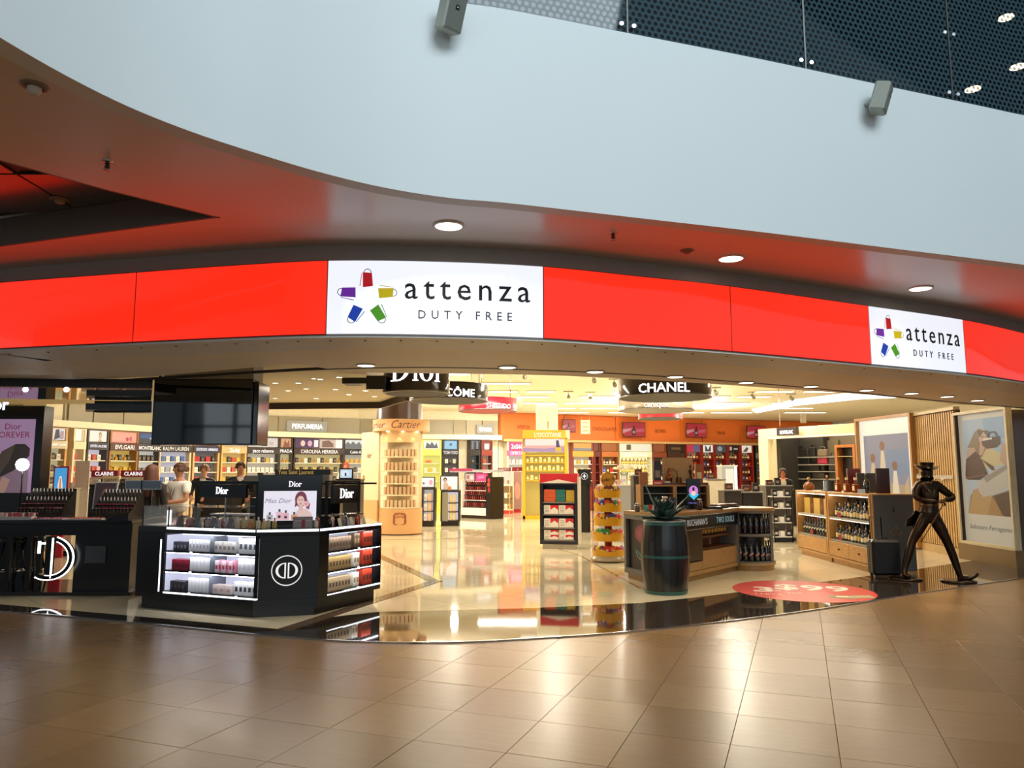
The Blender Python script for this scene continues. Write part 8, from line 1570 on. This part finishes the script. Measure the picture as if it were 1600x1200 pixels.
# ================================================================ PEOPLE
def person(lb, px, ytop, Y, h, turn, skin_c, hair_c, top_c, leg_c, arms='down', hair='short', lean=0.0, collar=None, lany=None, long_sleeve=True):
    p = P(px, ytop, Y); s = h / 1.75; zh_ = 0; t = thing('person', lb, 'person', (p.x, Y, 0), turn); SK = M(skin_c, .5, var=.04); TP = M(top_c, .7, var=.08); LG = M(leg_c, .7, var=.06)
    def V(x, y, z): return (x * s, (y - lean * max(0, z - 1.0)) * s, z * s)
    sh = 1.44
    A = {'down': ([(.20, 0, 1.40), (.235, .0, 1.14), (.23, -.06, .90)], [(-.20, 0, 1.40), (-.235, .0, 1.14), (-.23, -.06, .90)]), 'front': ([(.20, 0, 1.40), (.25, -.04, 1.14), (.06, -.26, 1.10)], [(-.20, 0, 1.40), (-.25, -.04, 1.14), (-.06, -.26, 1.08)]), 'desk': ([(.20, 0, 1.40), (.24, -.08, 1.16), (.14, -.34, 1.08)], [(-.20, 0, 1.40), (-.24, -.08, 1.16), (-.14, -.34, 1.08)])}[arms]
    pts = [(0, 0, .95), (0, 0, 1.12), (0, 0, 1.30), (0, 0, 1.42), (0, 0, 1.49), (0, -.01, 1.545), (0, -.015, 1.60), (0, -.005, 1.66), (0, 0, 1.705)]
    rd = [(.07, .055), (.08, .065), (.12, .085), (.12, .08), .048, .055, (.078, .088), (.084, .098), (.066, .08)]; ed = chain(0, 8)
    def lm(at, q, r): k = len(pts); pts.extend(q); rd.extend(r); ed.append((at, k)); ed.extend(chain(k, len(q) - 1))
    for q in A: lm(3, q, [.055, .044, .030])
    for sg in (-1, 1): lm(0, [(sg * .085, 0, .82), (sg * .10, -.01, .48), (sg * .10, .02, .09), (sg * .11, -.10, .04)], [.05, .045, .036, .03])
    skin('body', [V(*q) for q in pts], ed, [tuple(x * s for x in r) if isinstance(r, tuple) else r * s for r in rd], SK, t)
    # clothes: shirt or jacket with sleeves, trousers
    p2_ = [(0, 0, .90), (0, 0, 1.12), (0, 0, 1.30), (0, 0, 1.41), (0, 0, 1.455)]; r2 = [(.185, .155), (.16, .13), (.172, .13), (.145, .108), (.07, .07)]; e2 = chain(0, 4)
    for q in A:
        k = len(p2_); end = q[2] if long_sleeve else tuple(q[0][i] * .35 + q[1][i] * .65 for i in range(3)); qs = [q[0], q[1], tuple(q[1][i] * .12 + end[i] * .88 for i in range(3))] if long_sleeve else [q[0], end]
        p2_.extend(qs); r2.extend([.072, .060, .044][:len(qs)] if long_sleeve else [.075, .066]); e2.append((3, k)); e2.extend(chain(k, len(qs) - 1))
    skin('jacket' if long_sleeve else 'shirt', [V(*q) for q in p2_], e2, [tuple(x * s for x in r) if isinstance(r, tuple) else r * s for r in r2], TP, t)
    p3_ = [(0, 0, 1.0), (-.09, 0, .84), (-.10, 0, .48), (-.10, .02, .10), (.09, 0, .84), (.10, 0, .48), (.10, .02, .10)]; skin('trousers', [V(*q) for q in p3_], [(0, 1), (1, 2), (2, 3), (0, 4), (4, 5), (5, 6)], [(.19 * s, .15 * s), .125 * s, .09 * s, .07 * s, .125 * s, .09 * s, .07 * s], LG, t)
    for sg in (-1, 1): MB().box(-.045, .045, -.17, .09, .005, .085, ch=.03).xf(lambda x, y, z: V(x + sg * .105, y, z)).build('shoe', M('#14110f', .35), t)
    # face
    hd = Vector(V(0, -.008, 1.655)); fm = MB(); EY = M('#221814', .3, var=0)
    for sg in (-1, 1): fm.sphere((sg * .030 * s, -.090 * s, -.005 * s), (.012 * s, .007 * s, .006 * s), 8, 5, EY); fm.box(sg * .03 * s - .016 * s, sg * .03 * s + .016 * s, -.096 * s, -.088 * s, .012 * s, .018 * s, mat=M(hair_c, .6)); fm.sphere((sg * .082 * s, 0, -.01 * s), (.009 * s, .018 * s, .028 * s), 7, 5, SK)
    fm.add([(-.013 * s, -.088 * s, -.035 * s), (.013 * s, -.088 * s, -.035 * s), (0, -.112 * s, -.033 * s), (0, -.092 * s, .004 * s)], [[0, 1, 2], [0, 2, 3], [1, 3, 2]], mat=SK); fm.sphere((0, -.085 * s, -.058 * s), (.024 * s, .008 * s, .006 * s), 8, 5, M('#a8483c', .4, var=0)); o = fm.build('face', None, t); o.location = hd
    # hair cap (open at the face) and length
    HM = M(hair_c, .55, var=.25, scale=40); mb = MB(); n = 16; vs = []; rws = 7
    drop = {'short': -.03, 'long': -.42, 'tied': -.05, 'bob': -.13}[hair]
    for j in range(rws):
        for i in range(n):
            a = PI * .5 - PI * .80 + PI * 1.60 * i / (n - 1); u = j / (rws - 1); 
            if u < .5: th = u * 2 * PI * .5; x, y, z_ = .098 * math.sin(th) * math.cos(a), .112 * math.sin(th) * math.sin(a), .100 * math.cos(th) + .005
            else: v_ = (u - .5) * 2; fl = 1 + (.35 * v_ if hair == 'long' else .1 * v_); x, y, z_ = .098 * fl * math.cos(a), .112 * math.sin(a) * (1 + (.45 if hair == 'long' else .05) * v_), .005 + v_ * drop
            vs.append((x * s, (y + .012) * s, z_ * s))
    fs = [[j * n + i, j * n + i + 1, (j + 1) * n + i + 1, (j + 1) * n + i] for j in range(rws - 1) for i in range(n - 1)]
    mb.add(vs, [q[::-1] for q in fs], True, HM); k_ = len(mb.v)
    fr_ = []
    for i in range(9): a = -PI * .95 + PI * .9 * i / 8; fr_.append((.094 * s * math.cos(a), (.104 * math.sin(a) + .004) * s, .045 * s))
    mb.add(fr_ + [(0, .0, .108 * s)], [[i, i + 1, 9] for i in range(8)], True, HM)
    if hair == 'tied': mb.sphere((0, .13 * s, -.01), (.04 * s, .05 * s, .05 * s), 10, 6, HM)
    o = mb.build('hair', None, t); o.location = hd; sd = o.modifiers.new('thick', 'SOLIDIFY'); sd.thickness = .012
    for q, fl in zip(A, (1, -1)):
        w_ = Vector(V(*q[2])); d = (Vector(V(*q[2])) - Vector(V(*q[1]))).normalized(); hand(t, w_, d, (0, 0, -1) if arms != 'down' else (0, -1, 0), SK, s, 'hand', fl)
    if collar:
        cm_ = M(collar, .6); MB().add([V(-.045, -.098, 1.46), V(.045, -.098, 1.46), V(0, -.125, 1.26)], [[0, 2, 1]], mat=cm_).add([V(-.06, -.09, 1.47), V(-.02, -.112, 1.43), V(-.055, -.105, 1.40)], [[0, 1, 2]]).add([V(.06, -.09, 1.47), V(.02, -.112, 1.43), V(.055, -.105, 1.40)], [[0, 2, 1]]).build('shirt_front', None, t)
    if lany: MB().tube([V(-.06, -.06, 1.47), V(-.03, -.135, 1.25), V(0, -.14, 1.14), V(.03, -.135, 1.25), V(.06, -.06, 1.47)], .006 * s, 5, M(lany, .5)).box(-.035 * s, .035 * s, -.15 * s, -.14 * s, 1.06 * s, 1.14 * s, mat=M('#e9e6e0', .4)).build('lanyard', None, t)
    return t
def hh(ytop, Y): return zat(ytop, Y) * 1.75 / 1.76
person('person with long auburn hair seen from behind in a black top at the make-up area', 238, 725, 12.2, hh(725, 12.2), PI * .96, '#c99a80', '#5a3020', '#15120f', '#191614', hair='long')
person('person in a white short-sleeved shirt with dark lanyard, brown hair tied back', 282, 722, 12.8, hh(722, 12.8), -.55, '#b07a5c', '#4a2818', '#e6e0d8', '#3a332e', 'front', 'tied', lany='#1c1c22', long_sleeve=False)
person('smiling person in a black jacket facing the entrance behind the till counter', 320, 725, 16.4, hh(725, 16.4), .1, '#e0a888', '#8a5a34', '#14110f', '#191614', 'desk', 'tied', collar='#f0e6de')
person('person in a dark suit with open white collar looking down at the till', 374, 721, 15.4, hh(721, 15.4), .5, '#c98a68', '#3a2216', '#17120f', '#1a1613', 'desk', 'short', lean=.25, collar='#f2e2da')
person('dark-haired person in black leaning over the till desk inside the cream portal', 1223, 731, 20.3, hh(731, 20.3), -.35, '#c07048', '#2c1810', '#14100d', '#191512', 'desk', 'tied', lean=.2, collar='#e8b090')
person('reddish-haired person in a pale top far behind, between the island and the pillar stand', 541, 722, 26, hh(722, 26), -.2, '#c98a6c', '#8a2c1c', '#e9dccc', '#2a2522', 'down', 'bob')
